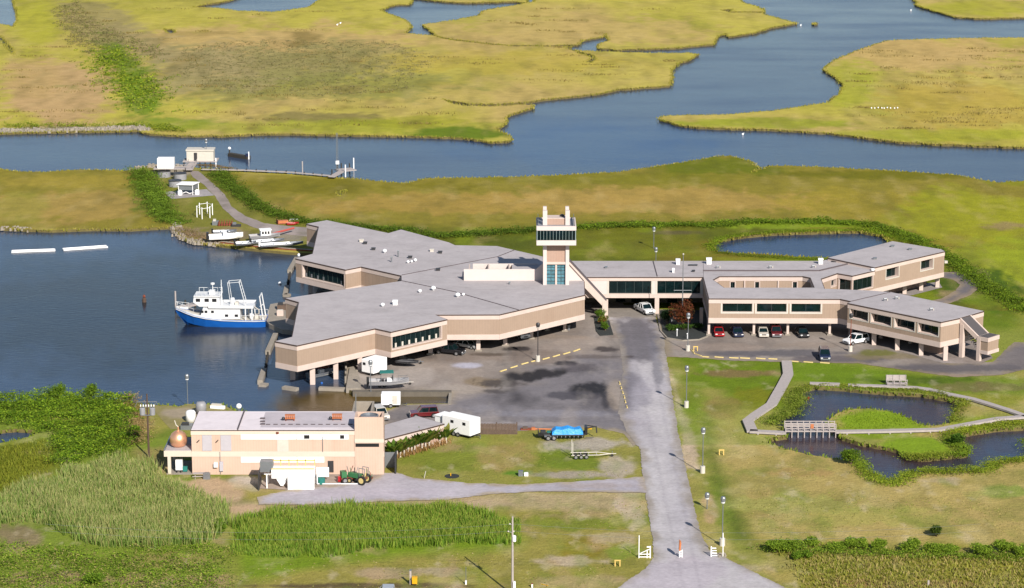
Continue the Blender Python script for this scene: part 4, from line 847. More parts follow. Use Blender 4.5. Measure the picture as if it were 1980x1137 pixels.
# tall block at its right end
zt2=zy(806.5); yb2=P(715,795.5,zt2).y
w=MB(); w.b2(xM,xR,ys-.12,ys+.2,0,zt2,'shed_panel'); w.b2(xM,xM+.3,ys+.2,yb2,0,zt2,'shed_panel'); w.b2(xR-.3,xR,ys+.2,yb2,0,zt2,'shed_panel'); w.b2(xM+.3,xR-.3,yb2-.3,yb2,0,zt2,'shed_panel'); w.b2(xM+.3,xR-.3,ys+.2,yb2-.3,zr-.3,zr-.1,'roof')
w.build('tower_wall',SH,world=True)
w=MB(); w.b2(xM-.03,xR+.05,ys-.17,ys-.1,zy(855.5),zy(848.5),'shed_band'); w.build('tower_band',SH,world=True)
w=MB(); w.b2(XZ(687.5,ys,5),XZ(733,ys,5),ys-.16,ys-.1,zy(863.5),zy(857),'black'); w.build('louvre',SH,world=True)
w=MB(); cx_=(xM+xR)/2; w.lathe((cx_,(ys+yb2)/2,zr-.1),[(1.35,0),(1.35,zt2-zr-.0),(1.2,zt2-zr+.05),(1.2,zt2-zr-.25),(.2,zt2-zr-.25)],'alum',24); w.build('cooling_fan',SH,world=True)
# walled yard behind
w=MB(); a_=P(681,795,4.5);b_=P(724,775.5,4.5); 
ya=yb2+.02; yc=P(700,775.5,4.6).y; X0,X1=a_.x,P(724,776,4.5).x
w.b2(X0,X0+.3,ya,yc,0,4.6,'conc'); w.b2(X0+.3,X1,yc-.3,yc,0,4.6,'conc'); w.b2(X1-.3,X1,ya,yc-.3,0,4.6,'conc'); w.b2(X0+.3,X1-.3,ya,yc-.3,2.8,2.9,'wood_brown'); w.build('yard_wall',SH,world=True)
w=MB(); 
for k in range(2): w.tube((xM-.35+k*.0,yb-.3-k*.6,zr-.1),(xM-.35,yb-.3-k*.6,zt2+.9),.05,'steel')
for k in range(8): w.tube((xM-.35,yb-.3,zr+k*.3),(xM-.35,yb-.9,zr+k*.3),.03,'steel')
w.build('ladder',SH,world=True)
# porch
pz0=zy(883);pz1=zy(872); xp=XZ(317,ys,3); yp=P(340,851,pz1).y
w=MB(); w.b2(xp,xL-.07,ys,yp+1.5,pz0,pz1,'shed_band'); po_=w.build('porch_slab',SH,world=True)
w=MB(); w.b2(xp+.2,xL-.07,ys+.2,yp+1.3,pz1,pz1+.05,'roof'); w.b2(xp,xp+.15,ys+.0,yp+1.5,pz1,pz1+.25,'alum'); w.build('parapet',po_,world=True)
w=MB(); w.b2(XZ(324.5,ys,1),XZ(330.6,ys,1),ys,ys+.5,0,pz0,'shed_band'); w.build('post',SH,world=True); w=MB(); w.b2(xp+.4,xp+.9,yp+.8,yp+1.3,0,pz0,'shed_band'); w.build('post',SH,world=True)
w=MB(); w.b2(xp+.3,xL,ys-.05,yp+1,0.02,.14,'conc'); w.build('porch_floor',SH,world=True)
# copper tank
qt=Vector((XZ(344.5,ys+2.2,6),ys+2.3,pz1+.05))
tk=thing('dome_tank','shiny copper coloured onion-shaped tank on the porch roof of the workshop','tank',qt)
w=MB(); w.lathe((0,0,0),[(.8,0),(1.15,.3),(1.32,.9),(1.3,1.4),(1.05,1.95),(.6,2.3),(.25,2.45)],'copper',22); w.build('vessel',tk,smooth=True)
w=MB(); w.tube((0,0,2.35),(0,0,3.0),.12,'copper'); w.path([(0,0,3.0),(-.3,0,3.3),(-.5,0,4.0)],.07,'offwhite'); w.build('pipe',tk)
# rooftop air handlers
for x,y,l in ((561,813,'orange air handler at the left on the workshop roof'),(652,812,'orange air handler at the right on the workshop roof')):
    q=P(x,y,zr+.05); a=thing('roof_air_handler',l,'air handler',q,0,'orange air handlers on the workshop roof')
    w=MB(); 
    for k in range(5): w.b2(-.7+k*.3,-.52+k*.3,-.3,.3,.35,.85,'orange')
    w.b2(-.75,.75,-.35,.35,.3,.36,'orange'); w.b2(-.75,.75,-.35,.35,.85,.92,'orange'); w.build('casing',a)
    w=MB(); 
    for sx in (-.6,.6): w.b2(sx-.05,sx+.05,-.3,.3,0,.3,'rust')
    w.build('leg',a); w=MB(); w.ball((-1.0,-.1,.35),.25,'dark_metal'); w.build('blower',a,smooth=True)
# annex
AN=thing('workshop_annex','low single-storey annex with a grey roof right of the workshop behind the banana plants','annex',P(800,880,0))
block(AN,[(743.5,849),(858,819.5),(805.6,804.4),(743.5,822)],3.1,0.0,panel='tan_light',htop=.75,hbot=.1,nofloor=True)
# gate beside the annex
G_=thing('yard_gate','dark metal gate frame standing open by the workshop right corner','gate',P(765,915,0)); w=MB()
w.b2(-.1,.1,-.6,3.0,0,2.6,'dark_metal'); w.build('gate_leaf',G_); w=MB(); w.b2(-2.2,-.2,2.8,2.9,0,2.4,'steel'); w.build('mesh_panel',G_)
# ================================================================ VEHICLES
def xprism(mb,prof,y0,y1,m,mside=None):
    """prof (x,z) counter-clockwise seen from -y, extruded across the width"""
    n=len(prof); vs=[(x,y0,z) for x,z in prof]+[(x,y1,z) for x,z in prof]
    tri=geometry.tessellate_polygon([[Vector((x,z,0)) for x,z in prof]]); fs=[]
    for t in tri:
        a,b,c=[prof[i] for i in t]; ccw=(b[0]-a[0])*(c[1]-a[1])-(b[1]-a[1])*(c[0]-a[0])>0
        t=tuple(t) if ccw else tuple(reversed(t)); fs.append(t); fs.append(tuple(i+n for i in reversed(t)))
    mb.add(vs,fs,m)
    A=sum(prof[i][0]*prof[(i+1)%n][1]-prof[(i+1)%n][0]*prof[i][1] for i in range(n))
    mb.add(vs,[((i,i+n,(i+1)%n+n,(i+1)%n) if A>0 else ((i+1)%n,(i+1)%n+n,i+n,i)) for i in range(n)],mside or m)
def wheel(root,x,y,r,w=.22,name='wheel'):
    t=MB(); t.tube((x,y-w/2,r),(x,y+w/2,r),r,'tyre',n=16); o=t.build(name,root)
    t=MB(); s=1 if y>0 else -1; t.tube((x,y+s*(w/2),r),(x,y+s*(w/2+.02),r),r*.6,'rim',n=12); t.build('rim',o)
CARN=dict(sedan='car',suv='suv',pickup='pickup truck',van='van')
def car(kind,label,px,py,head,paint,group='vehicles parked under and around the buildings',name=None,z=0.03):
    q=P(px,py,z); r=thing(name or {'sedan':'parked_car','suv':'parked_suv','pickup':'pickup_truck'}[kind],label,CARN[kind],q,R(head),group)
    if kind=='sedan': L,W,hb,ht,rw=4.6,1.78,.82,1.42,.32; gh=[(-1.75,hb),(.95,hb),(.35,ht),(-1.05,ht)]; low=[(-2.3,.25),(2.25,.25),(2.3,.55),(2.05,.72),(.95,hb),(-1.75,hb+.06),(-2.25,.86),(-2.3,.6)]
    elif kind=='suv': L,W,hb,ht,rw=4.7,1.88,1.02,1.75,.37; gh=[(-2.15,hb),(1.05,hb),(.45,ht),(-1.95,ht)]; low=[(-2.3,.35),(2.3,.35),(2.35,.75),(2.2,.95),(1.1,hb),(-2.25,hb+.02),(-2.35,.7)]
    else: L,W,hb,ht,rw=5.5,1.95,1.05,1.78,.39; gh=[(-.75,hb),(1.35,hb),(.75,ht),(-.6,ht)]; low=[(-2.75,.45),(2.7,.45),(2.75,.85),(2.6,1.0),(1.4,hb),(-.8,hb),(-2.7,hb-.02),(-2.75,.8)]
    b=MB()
    # lower body with wheel arches cut out of the profile
    wx=(L/2*.62,-L/2*.62)
    arch=[]
    bot=[p for p in low if p[1]<=.46]
    zb=low[0][1]; prof=[low[0]]
    for cx in (wx[1],wx[0]):
        for k in range(7):
            a=math.pi-math.pi*k/6; prof.append((cx+math.cos(a)*(rw+.07),max(zb,rw+math.sin(a)*(rw+.07))))
    prof+=low[1:]
    xprism(b,prof,-W/2,W/2,paint); b.b2(-L/2*.9,L/2*.9,-W/2+.25,W/2-.25,.22,zb+.3,'black')
    if kind=='pickup':
        b.b2(-2.68,-.82,-W/2,-W/2+.1,hb-.1,hb+.12,paint); b.b2(-2.68,-.82,W/2-.1,W/2,hb-.1,hb+.12,paint); b.b2(-2.74,-2.62,-W/2+.1,W/2-.1,hb-.1,hb+.12,paint); b.b2(-2.6,-.84,-W/2+.12,W/2-.12,hb-.02,hb+.0,'dark_metal')
    bo=b.build('body',r,bevel=.05)
    # greenhouse: tapering in width
    g=MB(); ti=.16; n=len(gh); vs=[]
    for s in (-1,1):
        for i,(x,z_) in enumerate(gh): yy=W/2-.06-(ti if z_>hb+.1 else 0); vs.append((x,s*yy,z_))
    g.add(vs,[(0,1,2,3),(7,6,5,4),(1,5,6,2),(2,6,7,3),(3,7,4,0)],'glass'); g.build('window_glass',r)
    c=MB(); x2,x3=gh[2][0],gh[3][0]; c.b2(x3-.05,x2+.05,-W/2+.2,W/2-.2,ht-.02,ht+.04,paint)
    for s in (-1,1):
        for (xb,xt) in ((gh[0][0]+.0,gh[3][0]),(gh[1][0],gh[2][0]),((gh[0][0]+gh[1][0])/2-.1,(gh[2][0]+gh[3][0])/2)):
            c.tube((xb,s*(W/2-.05),hb),(xt,s*(W/2-.05-ti),ht),.05,paint,n=5)
    c.build('roof',r)
    for x in wx:
        for s in (-1,1): wheel(r,x,s*(W/2-.1),rw)
    for s in (-1,1):
        m_=MB(); m_.b2(L/2-.06,L/2+.02,s*(W/2-.3)-.18,s*(W/2-.3)+.18,.58,.74,'lens_clear'); m_.build('headlight',r)
        m_=MB(); m_.b2(-L/2-.02,-L/2+.06,s*(W/2-.22)-.13,s*(W/2-.22)+.13,.62,.86,'lens_red'); m_.build('tail_light',r)
    m_=MB(); m_.b2(L/2-.03,L/2+.06,-W/2+.1,W/2-.1,.3,.5,'steel' if kind!='sedan' else paint); m_.b2(L/2-.02,L/2+.03,-.1-.3,.4,.56,.72,'dark_metal'); m_.build('front_bumper',r)
    m_=MB(); m_.b2(-L/2-.06,-L/2+.03,-W/2+.1,W/2-.1,.3,.5,'steel' if kind!='sedan' else paint); m_.b2(-L/2-.03,-L/2+.02,-.25,.25,.55,.72,'white'); m_.build('rear_bumper',r)
    return r
car('pickup','black pickup truck parked under the near edge of the laboratory',869,684,-22,'black_paint')
car('sedan','silver car half hidden in the dark behind the black pickup',903,672,-30,'silver_paint')
car('suv','white vehicle deep in the shadow between two laboratory columns',1004,652,-60,'white_gloss')
car('pickup','silver-white pickup truck leaving the covered entrance driveway',1246,604,-68,'white_gloss')
car('sedan','bright red car parked first on the left under the office wing',1389,647,-88,'red_paint')
car('sedan','dark blue car with a bright headlamp parked beside the bright red one',1425,648,-85,'navy_paint')
car('sedan','cream-silver car parked between the dark blue and dark red cars',1475,648,-90,'champ_paint')
car('suv','dark red hatchback with a black roof under the office wing',1500,648,-90,'dkred_paint')
car('sedan','black car parked alone in the last bay under the office wing',1551,649,-84,'black_paint')
car('suv','white suv with dark windows parked half under the front east wing',1655,664,-148,'white_gloss')
car('suv','dark blue pickup-like vehicle driving on the east lot beside the lawn',1594,693,-92,'navy_paint')
car('suv','dark red suv parked beside the slip behind the workshop annex',820,806,190,'dkred_paint')
car('suv','cream suv with a black roof half hidden behind the workshop tower block',735,808,-70,'champ_paint')
car('pickup','pale silver pickup truck at the very bottom edge of the picture',752,1159,180,'silver_paint')
# ---- trailers
def box_trailer(name,label,px,py,head,L,W,h,m='white',axles=1,door=True,windows=(),grp='enclosed white trailers'):
    q=P(px,py,.03); r=thing(name,label,'trailer',q,R(head),grp)
    b=MB(); b.b2(-L/2,L/2,-W/2,W/2,.5,h,m); b.build('body',r,bevel=.06)
    b=MB(); b.b2(-L/2+.1,L/2-.1,-W/2+.1,W/2-.1,h,h+.06,'white'); b.build('roof',r)
    for k in range(axles):
        for s in (-1,1): wheel(r,(k-(axles-1)/2)*.85,s*(W/2+.02),.36,.2)
    b=MB(); b.b2(-L/2,L/2,-W/2+.05,W/2-.05,.38,.5,'dark_metal'); b.tube((L/2,.5,.45),(L/2+1.1,0,.45),.05,'dark_metal'); b.tube((L/2,-.5,.45),(L/2+1.1,0,.45),.05,'dark_metal'); b.tube((L/2+1,0,0),(L/2+1,0,.6),.05,'steel'); b.build('drawbar',r)
    if door: b=MB(); b.b2(L*.08,L*.34,-W/2-.02,-W/2,.65,h-.25,'offwhite'); b.b2(L*.10,L*.13,-W/2-.05,-W/2-.02,1.2,1.3,'steel'); b.build('door',r)
    for (x,side) in windows:
        b=MB()
        if side=='s': b.b2(x-.3,x+.3,-W/2-.03,-W/2,h-.95,h-.5,'black')
        elif side=='n': b.b2(x-.3,x+.3,W/2,W/2+.03,h-.95,h-.5,'black')
        elif side=='b': b.b2(-L/2-.03,-L/2,x-.3,x+.3,h-.95,h-.5,'black')
        else: b.b2(L/2,L/2+.03,x-.3,x+.3,h-.95,h-.5,'black')
        b.build('window',r)
    return r
box_trailer('cargo_trailer','small white cargo trailer with one wheel and side door beside the slip',756,786,0,3.1,1.8,2.3)
box_trailer('camper_trailer','white camper with two small dark windows under the laboratory edge',724,722,52,3.6,2.6,2.7,windows=((-.7,'b'),(.7,'b')),door=False)
box_trailer('office_trailer','large white box trailer with small dark square windows right of the annex',892,840,-38,5.6,2.6,3.0,axles=2,door=False,windows=((-.8,'s'),(1.6,'s')))
b_=thing('white_lean_to','low white box standing between the annex and the large white trailer','shed',P(862,832,0),R(-38),None)
w=MB(); w.b2(-1.2,1.2,-1.2,1.2,0,2.5,'white'); w.build('wall',b_); w=MB(); w.b2(-1.3,1.3,-1.3,1.3,2.5,2.62,'white'); w.build('roof',b_)
# ---- boats
def loft(mb,st,m,deck=None,deckz=None):
    """st: list of (x, half_beam, keel_z, sheer_z, chine_frac); bow last"""
    vs=[];n=0
    for x,hb,kz,sz,cf in st:
        vs+=[(x,-hb,sz),(x,-hb*cf,kz+(sz-kz)*.3),(x,0,kz),(x,hb*cf,kz+(sz-kz)*.3),(x,hb,sz)]
    fs=[]
    for i in range(len(st)-1):
        a=i*5;b=a+5
        for j in range(4): fs.append((a+j,a+j+1,b+j+1,b+j))
    fs.append((4,3,2,1,0)); mb.add(vs,fs,m)
    vs=[];
    for x,hb,kz,sz,cf in st: z=sz-.04 if deckz is None else min(sz-.04,deckz); vs+=[(x,-hb*.93,z),(x,hb*.93,z)]
    mb.add(vs,[(2*i,2*i+2,2*i+3,2*i+1) for i in range(len(st)-1)],deck or m)
    # gunwale
    for s in (-1,1):
        mb.path([(x,s*hb,sz) for x,hb,kz,sz,cf in st],.05,m,n=5)
def hull_st(L,B,D,rise=.3):
    return [(-L/2,B/2*.92,0,D,.85),(-L/4,B/2,0,D,.85),(0,B/2,0,D,.85),(L/5,B/2*.93,.02,D+rise*.15,.75),(L*.35,B/2*.66,.12,D+rise*.5,.6),(L*.45,B/2*.3,.3,D+rise*.8,.4),(L/2,.03,.5*D,D+rise,.3)]
def boat_trailer(root_label,px,py,head,L,axles=2,m='alum',grp='boat trailers',posts=False,name='boat_trailer'):
    r=thing(name,root_label,'boat trailer',P(px,py,.03),R(head),grp)
    b=MB()
    for s in (-1,1): b.path([(-L/2,s*.75,.55),(L*.2,s*.75,.55),(L/2,0,.5)],.07,m)
    for k in range(4): b.tube((-L/2+.3+k*L*.2,-.75,.5),(-L/2+.3+k*L*.2,.75,.5),.05,m)
    b.tube((L/2,0,.5),(L/2+.9,0,.5),.06,m); b.build('frame',r)
    for k in range(axles):
        for s in (-1,1): wheel(r,-L*.12-(k*.8),s*.95,.33,.2)
    b=MB(); b.tube((L/2+.3,.1,.05),(L/2+.3,.1,.9),.05,'steel'); b.tube((L/2+.3,.02,.2),(L/2+.3,.2,.2),.2,'tyre',n=12); b.build('jockey_wheel',r)
    if posts:
        for s in (-1,1): b=MB(); b.tube((-L/2+.2,s*.85,.5),(-L/2+.2,s*.85,2.6),.06,'offwhite'); b.build('guide_post',r)
    return r
boat_trailer('light aluminium boat trailer carrying the large grey open boat',752,745,4,6.5,2,'offwhite')
bt=thing('open_boat','large grey open boat with a green canopy on a trailer by the slip','boat',P(752,745,.75),R(4),'boats ashore')
b=MB(); loft(b,hull_st(6.6,2.3,.9,.35),'boat_grey','offwhite',.45); b.build('hull',bt)
b=MB(); b.b2(-.3,.6,-.45,.45,.45,1.25,'white'); b.b2(.5,.62,-.5,.5,1.1,1.6,'black'); b.build('console',bt)
b=MB(); b.b2(-1.3,-.8,-.5,.5,.45,1.0,'black'); b.build('seat',bt)
b=MB(); b.b2(-3.7,-3.25,-.25,.25,.3,1.5,'dark_metal'); b.tube((-3.6,0,-.3),(-3.6,0,.4),.1,'dark_metal'); b.build('outboard_motor',bt,bevel=.05)
b=MB(); b.b2(-1.5,.8,-.95,.95,2.3,2.4,'green_canvas'); c=b.build('canopy',bt,bevel=.03)
for sx in (-1.3,.7):
    for s in (-.85,.85): b=MB(); b.tube((sx,s,.8),(sx,s,2.3),.04,'steel'); b.build('canopy_pole',bt)
b=MB(); b.path([(1.6,-.95,1.0),(1.6,-.95,1.4),(3.1,-.1,1.6),(3.1,.1,1.6),(1.6,.95,1.4),(1.6,.95,1.0)],.03,'steel'); b.build('bow_rail',bt)
boat_trailer('small dark boat trailer in front of the camper under the laboratory',790,703,-12,3.6,1,'alum')
bt=thing('jon_boat','small dark flat boat on a little trailer near the laboratory columns','boat',P(788,703,.65),R(-12),'boats ashore')
b=MB(); loft(b,hull_st(3.9,1.5,.5,.15),'dark_metal','boat_grey',.25); b.build('hull',bt); b=MB(); b.b2(-2.2,-1.9,-.2,.2,.2,.95,'black'); b.build('outboard_motor',bt)
bt=thing('moored_skiff','pale open skiff moored under the laboratory between two columns in the water','boat',P(621,728,ZW-.15),R(38),'boats afloat')
b=MB(); loft(b,hull_st(5.2,2.0,.8,.3),'alum','offwhite',.4); b.build('hull',bt); b=MB(); b.b2(-.4,.4,-.4,.4,.4,1.3,'white'); b.build('console',bt); b=MB(); b.b2(-1.2,1.2,-.9,.9,1.7,1.85,'dkred_paint'); b.build('canopy',bt)
for s in (-.8,.8): b=MB(); b.tube((-1,s,.4),(-1,s,1.7),.04,'steel'); b.tube((1,s,.4),(1,s,1.7),.04,'steel'); b.build('canopy_pole',bt)
# peninsula boats
boat_trailer('trailer under the white motorboat on the peninsula',437,463,12,5.0,2,'dark_metal')
bt=thing('white_motorboat','white motorboat with a small console on a trailer on the peninsula','boat',P(437,463,.7),R(12),'boats ashore')
b=MB(); loft(b,hull_st(7.2,2.4,1.0,.4),'white','white',.75); b.build('hull',bt); b=MB(); b.b2(-.6,.5,-.6,.6,.75,1.5,'white'); b.b2(.3,.5,-.55,.55,1.3,1.75,'black'); b.build('console',bt); b=MB(); b.b2(-4.1,-3.6,-.3,.3,.3,1.7,'black'); b.build('outboard_motor',bt); b=MB(); b.path([(1.5,-.9,1.1),(1.6,-.9,1.5),(3.3,0,1.7),(1.6,.9,1.5),(1.5,.9,1.1)],.03,'steel'); b.build('bow_rail',bt)
for (x,y,h,L,lab_,deck) in ((545,476,14,9.0,'long grey flat skiff lying by the laboratory on the peninsula bulkhead','alum'),(518,470,16,7.0,'grey open skiff with an outboard beside the long flat skiff','boat_grey'),(476,474,14,4.4,'small grey rowing skiff between the white motorboat and the work boat','boat_grey'),(435,452,10,5.0,'blue-grey skiff behind the white motorboat','boat_grey')):
    bt=thing('flat_skiff',lab_,'boat',P(x,y,.55),R(h),'boats ashore'); b=MB(); loft(b,hull_st(L,2.0,.6,.25),'alum',deck,.35); b.build('hull',bt)
    for k in range(2): b=MB(); b.b2(-L*.2+k*L*.3,-L*.2+k*L*.3+.3,-.85,.85,.4,.55,'alum'); b.build('bench',bt)
    b=MB(); b.b2(-L/2-.35,-L/2,-.2,.2,.2,1.2,'black' if L<9 else 'white'); b.build('outboard_motor',bt)
bt=thing('work_boat','work boat with a small white wheelhouse and dark windows on the peninsula','boat',P(512,462,.6),R(14),'boats ashore')
b=MB(); loft(b,hull_st(6.5,2.3,.9,.3),'boat_grey','offwhite',.6); b.build('hull',bt); b=MB(); b.b2(-.9,1.2,-.9,.9,.6,2.0,'white'); b.b2(-1.1,1.4,-1.0,1.0,2.0,2.12,'white'); w_o=b.build('wheelhouse',bt)
for x in (-.5,.1,.7): b=MB(); b.b2(x-.2,x+.2,-.93,-.9,1.2,1.8,'black'); b.build('window',w_o)
b=MB(); A=P(522,453,1.2);B=P(568,441,1.0); solo(b.tube((0,0,0),tuple(B-A),.22,'redwood') and b,'red_beam','long faded red beam lying beside the work boat','beam',A)
b=MB(); b.b2(-1.3,1.3,-.9,.9,0,.12,'rust'); b.b2(-1.3,-1.2,-.9,.9,.12,.9,'rust'); b.b2(-1.1,1.1,-.5,.5,.12,.7,'orange'); solo(b,'wooden_crate','brown wooden crate lying by the track behind the laboratory','crate',P(547,432,0),rz=.3)
b=MB(); loft(b,hull_st(2.6,1.1,.5,.1),'red_paint','orange',.25); solo(b,'red_dinghy','small red dinghy between the crate and the laboratory wall','boat',P(566,435,0),rz=.2)
b=MB(); b.b2(-1,1,-.3,.3,0,.25,'yellow'); b.b2(-.9,.9,-.25,.25,.25,.4,'white'); solo(b,'plank_stack','short stack of pale planks behind the red dinghy','planks',P(568,427,0))
b=MB()
for k in range(6): b.b2(-1.6+k*.55,-1.3+k*.55,-.5,.5,0,.9,'rust'); b.tube((-1.5+k*.55,0,.9),(-1.2+k*.55,.3,1.3),.05,'rust')
b.b2(-1.8,1.8,-.55,.55,.2,.3,'rust'); solo(b,'rusty_dredge_frame','rusty dredge frames standing in the grass behind the white motorboat','scrap',P(437,436,0),rz=.15)
b=MB(); b.b2(-1,1,-.4,.4,0,.5,'dark_metal'); b.b2(-.8,0,-.3,.3,.5,.9,'steel'); solo(b,'engine_block','dark engine lying between the dredge frames and the work boat','scrap',P(457,438,0))
b=MB(); b.b2(-.7,.7,-.5,.5,0,.9,'steel'); b.b2(-.5,.1,-.4,.4,.9,1.3,'offwhite'); solo(b,'net_reel','grey reel frame standing left of the rusty dredge frames','scrap',P(417,435,0))
# yellow things, trailers on the lawn
boat_trailer('empty pale triple-axle boat trailer with two upright guide posts on the lawn',1142,884,4,6.0,3,'offwhite',posts=True)
ft=thing('gooseneck_trailer','flat trailer loaded under a bright blue tarpaulin beside the lot','trailer',P(1098,848,.03),R(2),'equipment trailers')
b=MB(); b.b2(-2.6,2.6,-1.1,1.1,.75,.95,'dark_metal')
for k in range(8): b.b2(-2.4+k*.65,-2.3+k*.65,-1.12,-1.0,.5,.8,'steel')
b.build('deck',ft)
for x in (-2.2,-3.1):
    for s in (-1,1): wheel(ft,x,s*1.0,.38)
b=MB(); b.b2(-3.7,-2.6,-1.0,1.0,.55,.7,'steel'); b.build('tail_ramp',ft)
b=MB(); b.path([(2.6,-.7,.8),(2.9,-.7,1.9),(4.4,0,1.9)],.1,'dark_metal'); b.path([(2.6,.7,.8),(2.9,.7,1.9),(4.4,0,1.9)],.1,'dark_metal'); b.tube((4.4,0,2.0),(4.5,0,.9),.1,'dark_metal'); b.b2(2.6,3.0,-.8,.8,.8,2.0,'black'); b.b2(3.1,3.7,-.3,.3,1.55,1.75,'bright_yellow'); b.tube((2.7,-.5,.3),(4.0,-.5,.3),.05,'dark_metal'); b.build('gooseneck_hitch',ft)
tp=MB(); X=[-2.5,-1.9,-1,0,1,1.9,2.3];
zz=[1.25,1.75,1.6,1.85,1.6,1.75,1.3]
vs=[];
for i,x in enumerate(X):
    for j,y in enumerate((-1.15,-.9,-.3,.3,.9,1.15)): vs.append((x,y,.95 if j in(0,5) else zz[i]+random.uniform(-.12,.12)))
tp.add(vs,[(i*6+j,(i+1)*6+j,(i+1)*6+j+1,i*6+j+1) for i in range(6) for j in range(5)]+[(0,1,2,3,4,5),(41,40,39,38,37,36)],'blue_tarp')
t_=thing('blue_tarpaulin','crumpled bright blue tarpaulin tied over the load of the flat trailer','tarpaulin',P(1098,848,.03),R(2)); tp.build('cover',t_)
ut=thing('utility_trailer','low black utility trailer with loose gear left of the blue tarpaulin','trailer',P(1060,846,.03),R(3),'equipment trailers')
b=MB(); b.b2(-1.6,1.3,-.8,.8,.5,.62,'black'); b.b2(-1.6,1.3,-.85,-.8,.62,1.0,'black'); b.b2(-1.6,-1.5,-.8,.8,.62,1.3,'black'); b.build('deck',ut)
b=MB(); b.b2(-1.2,-.4,-.5,.5,.62,1.15,'dark_metal'); b.b2(-.2,.7,-.4,.4,.62,1.0,'green_canvas'); b.build('gear',ut)
for s in (-1,1): wheel(ut,1.0,s*.9,.35)
b=MB(); b.b2(-2.3,-.6,-.35,.35,0,.25,'rust'); b.b2(-2,-1.2,-.3,.3,.25,.5,'wood_brown'); b.tube((-.8,0,.15),(2.6,-.1,.12),.12,'orange'); b.b2(-.6,0,-.3,.3,0,.4,'orange'); solo(b,'scrap_timber','rusty scrap and timber lying on the gravel right of the wooden fence','scrap',P(1035,831,0))
fn=thing('wooden_fence','weathered grey-brown board fence between the white trailer and the scrap','fence',P(960,840,0))
b=MB(); A=P(927,838.5);B=P(993,838.5); 
for k in range(27): x=-3.1+k*.235; b.b2(x,x+.21,0,.05,0,1.75+random.uniform(-.04,.04),'wood_brown')
b.build('boards',fn)
for x in (-3.15,0,3.2): b=MB(); b.b2(x-.08,x+.08,.05,.2,0,1.95,'pole_wood'); b.build('post',fn)
b=MB(); b.b2(-3.1,3.2,.05,.12,.5,.62,'pole_wood'); b.b2(-3.1,3.2,.05,.12,1.3,1.42,'pole_wood'); b.build('rail',fn)
# ================================================================ THE SHIP
sp=thing('research_ship','blue and white research ship with a stern gantry moored off the laboratory','ship',P(432,627,ZW),R(180-1.5))
Ls=16.6
st=[(-8.0,2.35,-.5,1.35,.9),(-6,2.5,-.7,1.3,.9),(-3,2.6,-.8,1.35,.88),(0,2.6,-.8,1.45,.85),(3,2.45,-.8,1.75,.75),(5.2,1.95,-.6,2.1,.62),(6.6,1.35,-.3,2.45,.5),(7.6,.75,.8,2.7,.4),(8.4,.25,1.9,2.9,.3),(8.7,.04,2.4,3.0,.3)]
b=MB(); loft(b,st,'hull_blue','offwhite'); b.build('hull',sp)
b=MB(); 
wl_=[(x,hb,sz) for x,hb,kz,sz,cf in st if x>=-1]
vs=[];
for x,hb,sz in wl_: vs+=[(x,-hb-.02,sz-.05),(x,-hb-.02,sz+.38),(x,hb+.02,sz-.05),(x,hb+.02,sz+.38)]
fs=[]
for i in range(len(wl_)-1):
    a=i*4; fs+=[(a,a+4,a+5,a+1),(a+2,a+3,a+7,a+6)]
b.add(vs,fs,'ship_white'); b.build('bulwark',sp)
b=MB(); b.path([(x,-hb-.05,sz-.12) for x,hb,kz,sz,cf in st],.07,'ship_white'); b.path([(x,hb+.05,sz-.12) for x,hb,kz,sz,cf in st],.07,'ship_white'); b.build('rubbing_strake',sp)
def taper(mb,x0,x1,y,z0,z1,m,f0=0,f1=0,yt=None):
    yt=yt or y; vs=[(x0,-y,z0),(x1,-y,z0),(x1,y,z0),(x0,y,z0),(x0+f0,-yt,z1),(x1+f1,-yt,z1),(x1+f1,yt,z1),(x0+f0,yt,z1)]
    mb.add(vs,[(0,3,2,1),(4,5,6,7),(0,1,5,4),(1,2,6,5),(2,3,7,6),(3,0,4,7)],m)
b=MB(); taper(b,-3.4,4.1,1.95,1.45,3.55,'ship_white',0,-.7); dh=b.build('deckhouse',sp,bevel=.05)
for x in (3.6,2.9,1.7): 
    for s in (-1,1): b=MB(); b.b2(x-.28,x+.22,s*1.96-.02,s*1.96+.02,2.6,3.05,'black'); b.build('window',dh)
for x in (-.9,-2.7):
    for s in (-1,1): b=MB(); b.b2(x-.3,x+.3,s*1.96-.02,s*1.96+.02,1.9,2.35,'black'); b.build('porthole',dh)
b=MB(); b.b2(-5.9,2.4,-2.3,2.3,3.55,3.75,'ship_white'); b.b2(-5.9,2.4,-2.32,-2.25,3.75,4.1,'ship_white'); b.b2(-5.9,2.4,2.25,2.32,3.75,4.1,'ship_white'); b.build('boat_deck',sp)
for x in (-5.6,-4.4): 
    for s in (-1,1): b=MB(); b.b2(x-.1,x+.1,s*2.1-.1,s*2.1+.1,1.2,3.55,'ship_white'); b.build('deck_post',sp)
b=MB(); taper(b,.3,4.1,1.75,3.7,4.5,'ship_white',0,1.1,1.85); taper(b,.3,5.2,1.85,4.5,5.6,'ship_white',.2,-.1,1.7); b.b2(.2,5.1,-1.95,1.95,5.6,5.75,'ship_white'); wh=b.build('wheelhouse',sp,bevel=.05)
for s in (-1,1):
    for x in (4.3,2.7,1.3): b=MB(); b.b2(x-.4,x+.4,s*1.78-.06,s*1.78+.06,4.65,5.25,'black'); b.build('window',wh)
for y in (-1.0,0,1.0): b=MB(); b.b2(5.05,5.22,y-.4,y+.4,4.75,5.25,'black'); b.build('front_window',wh)
b=MB()
for s in (-1.8,1.8):
    b.path([(.3,s,6.5),(4.6,s,6.5)],.04,'ship_white')
    for k in range(6): b.tube((.3+k*.85,s,5.75),(.3+k*.85,s,6.5),.035,'ship_white')
b.build('flybridge_rail',sp)
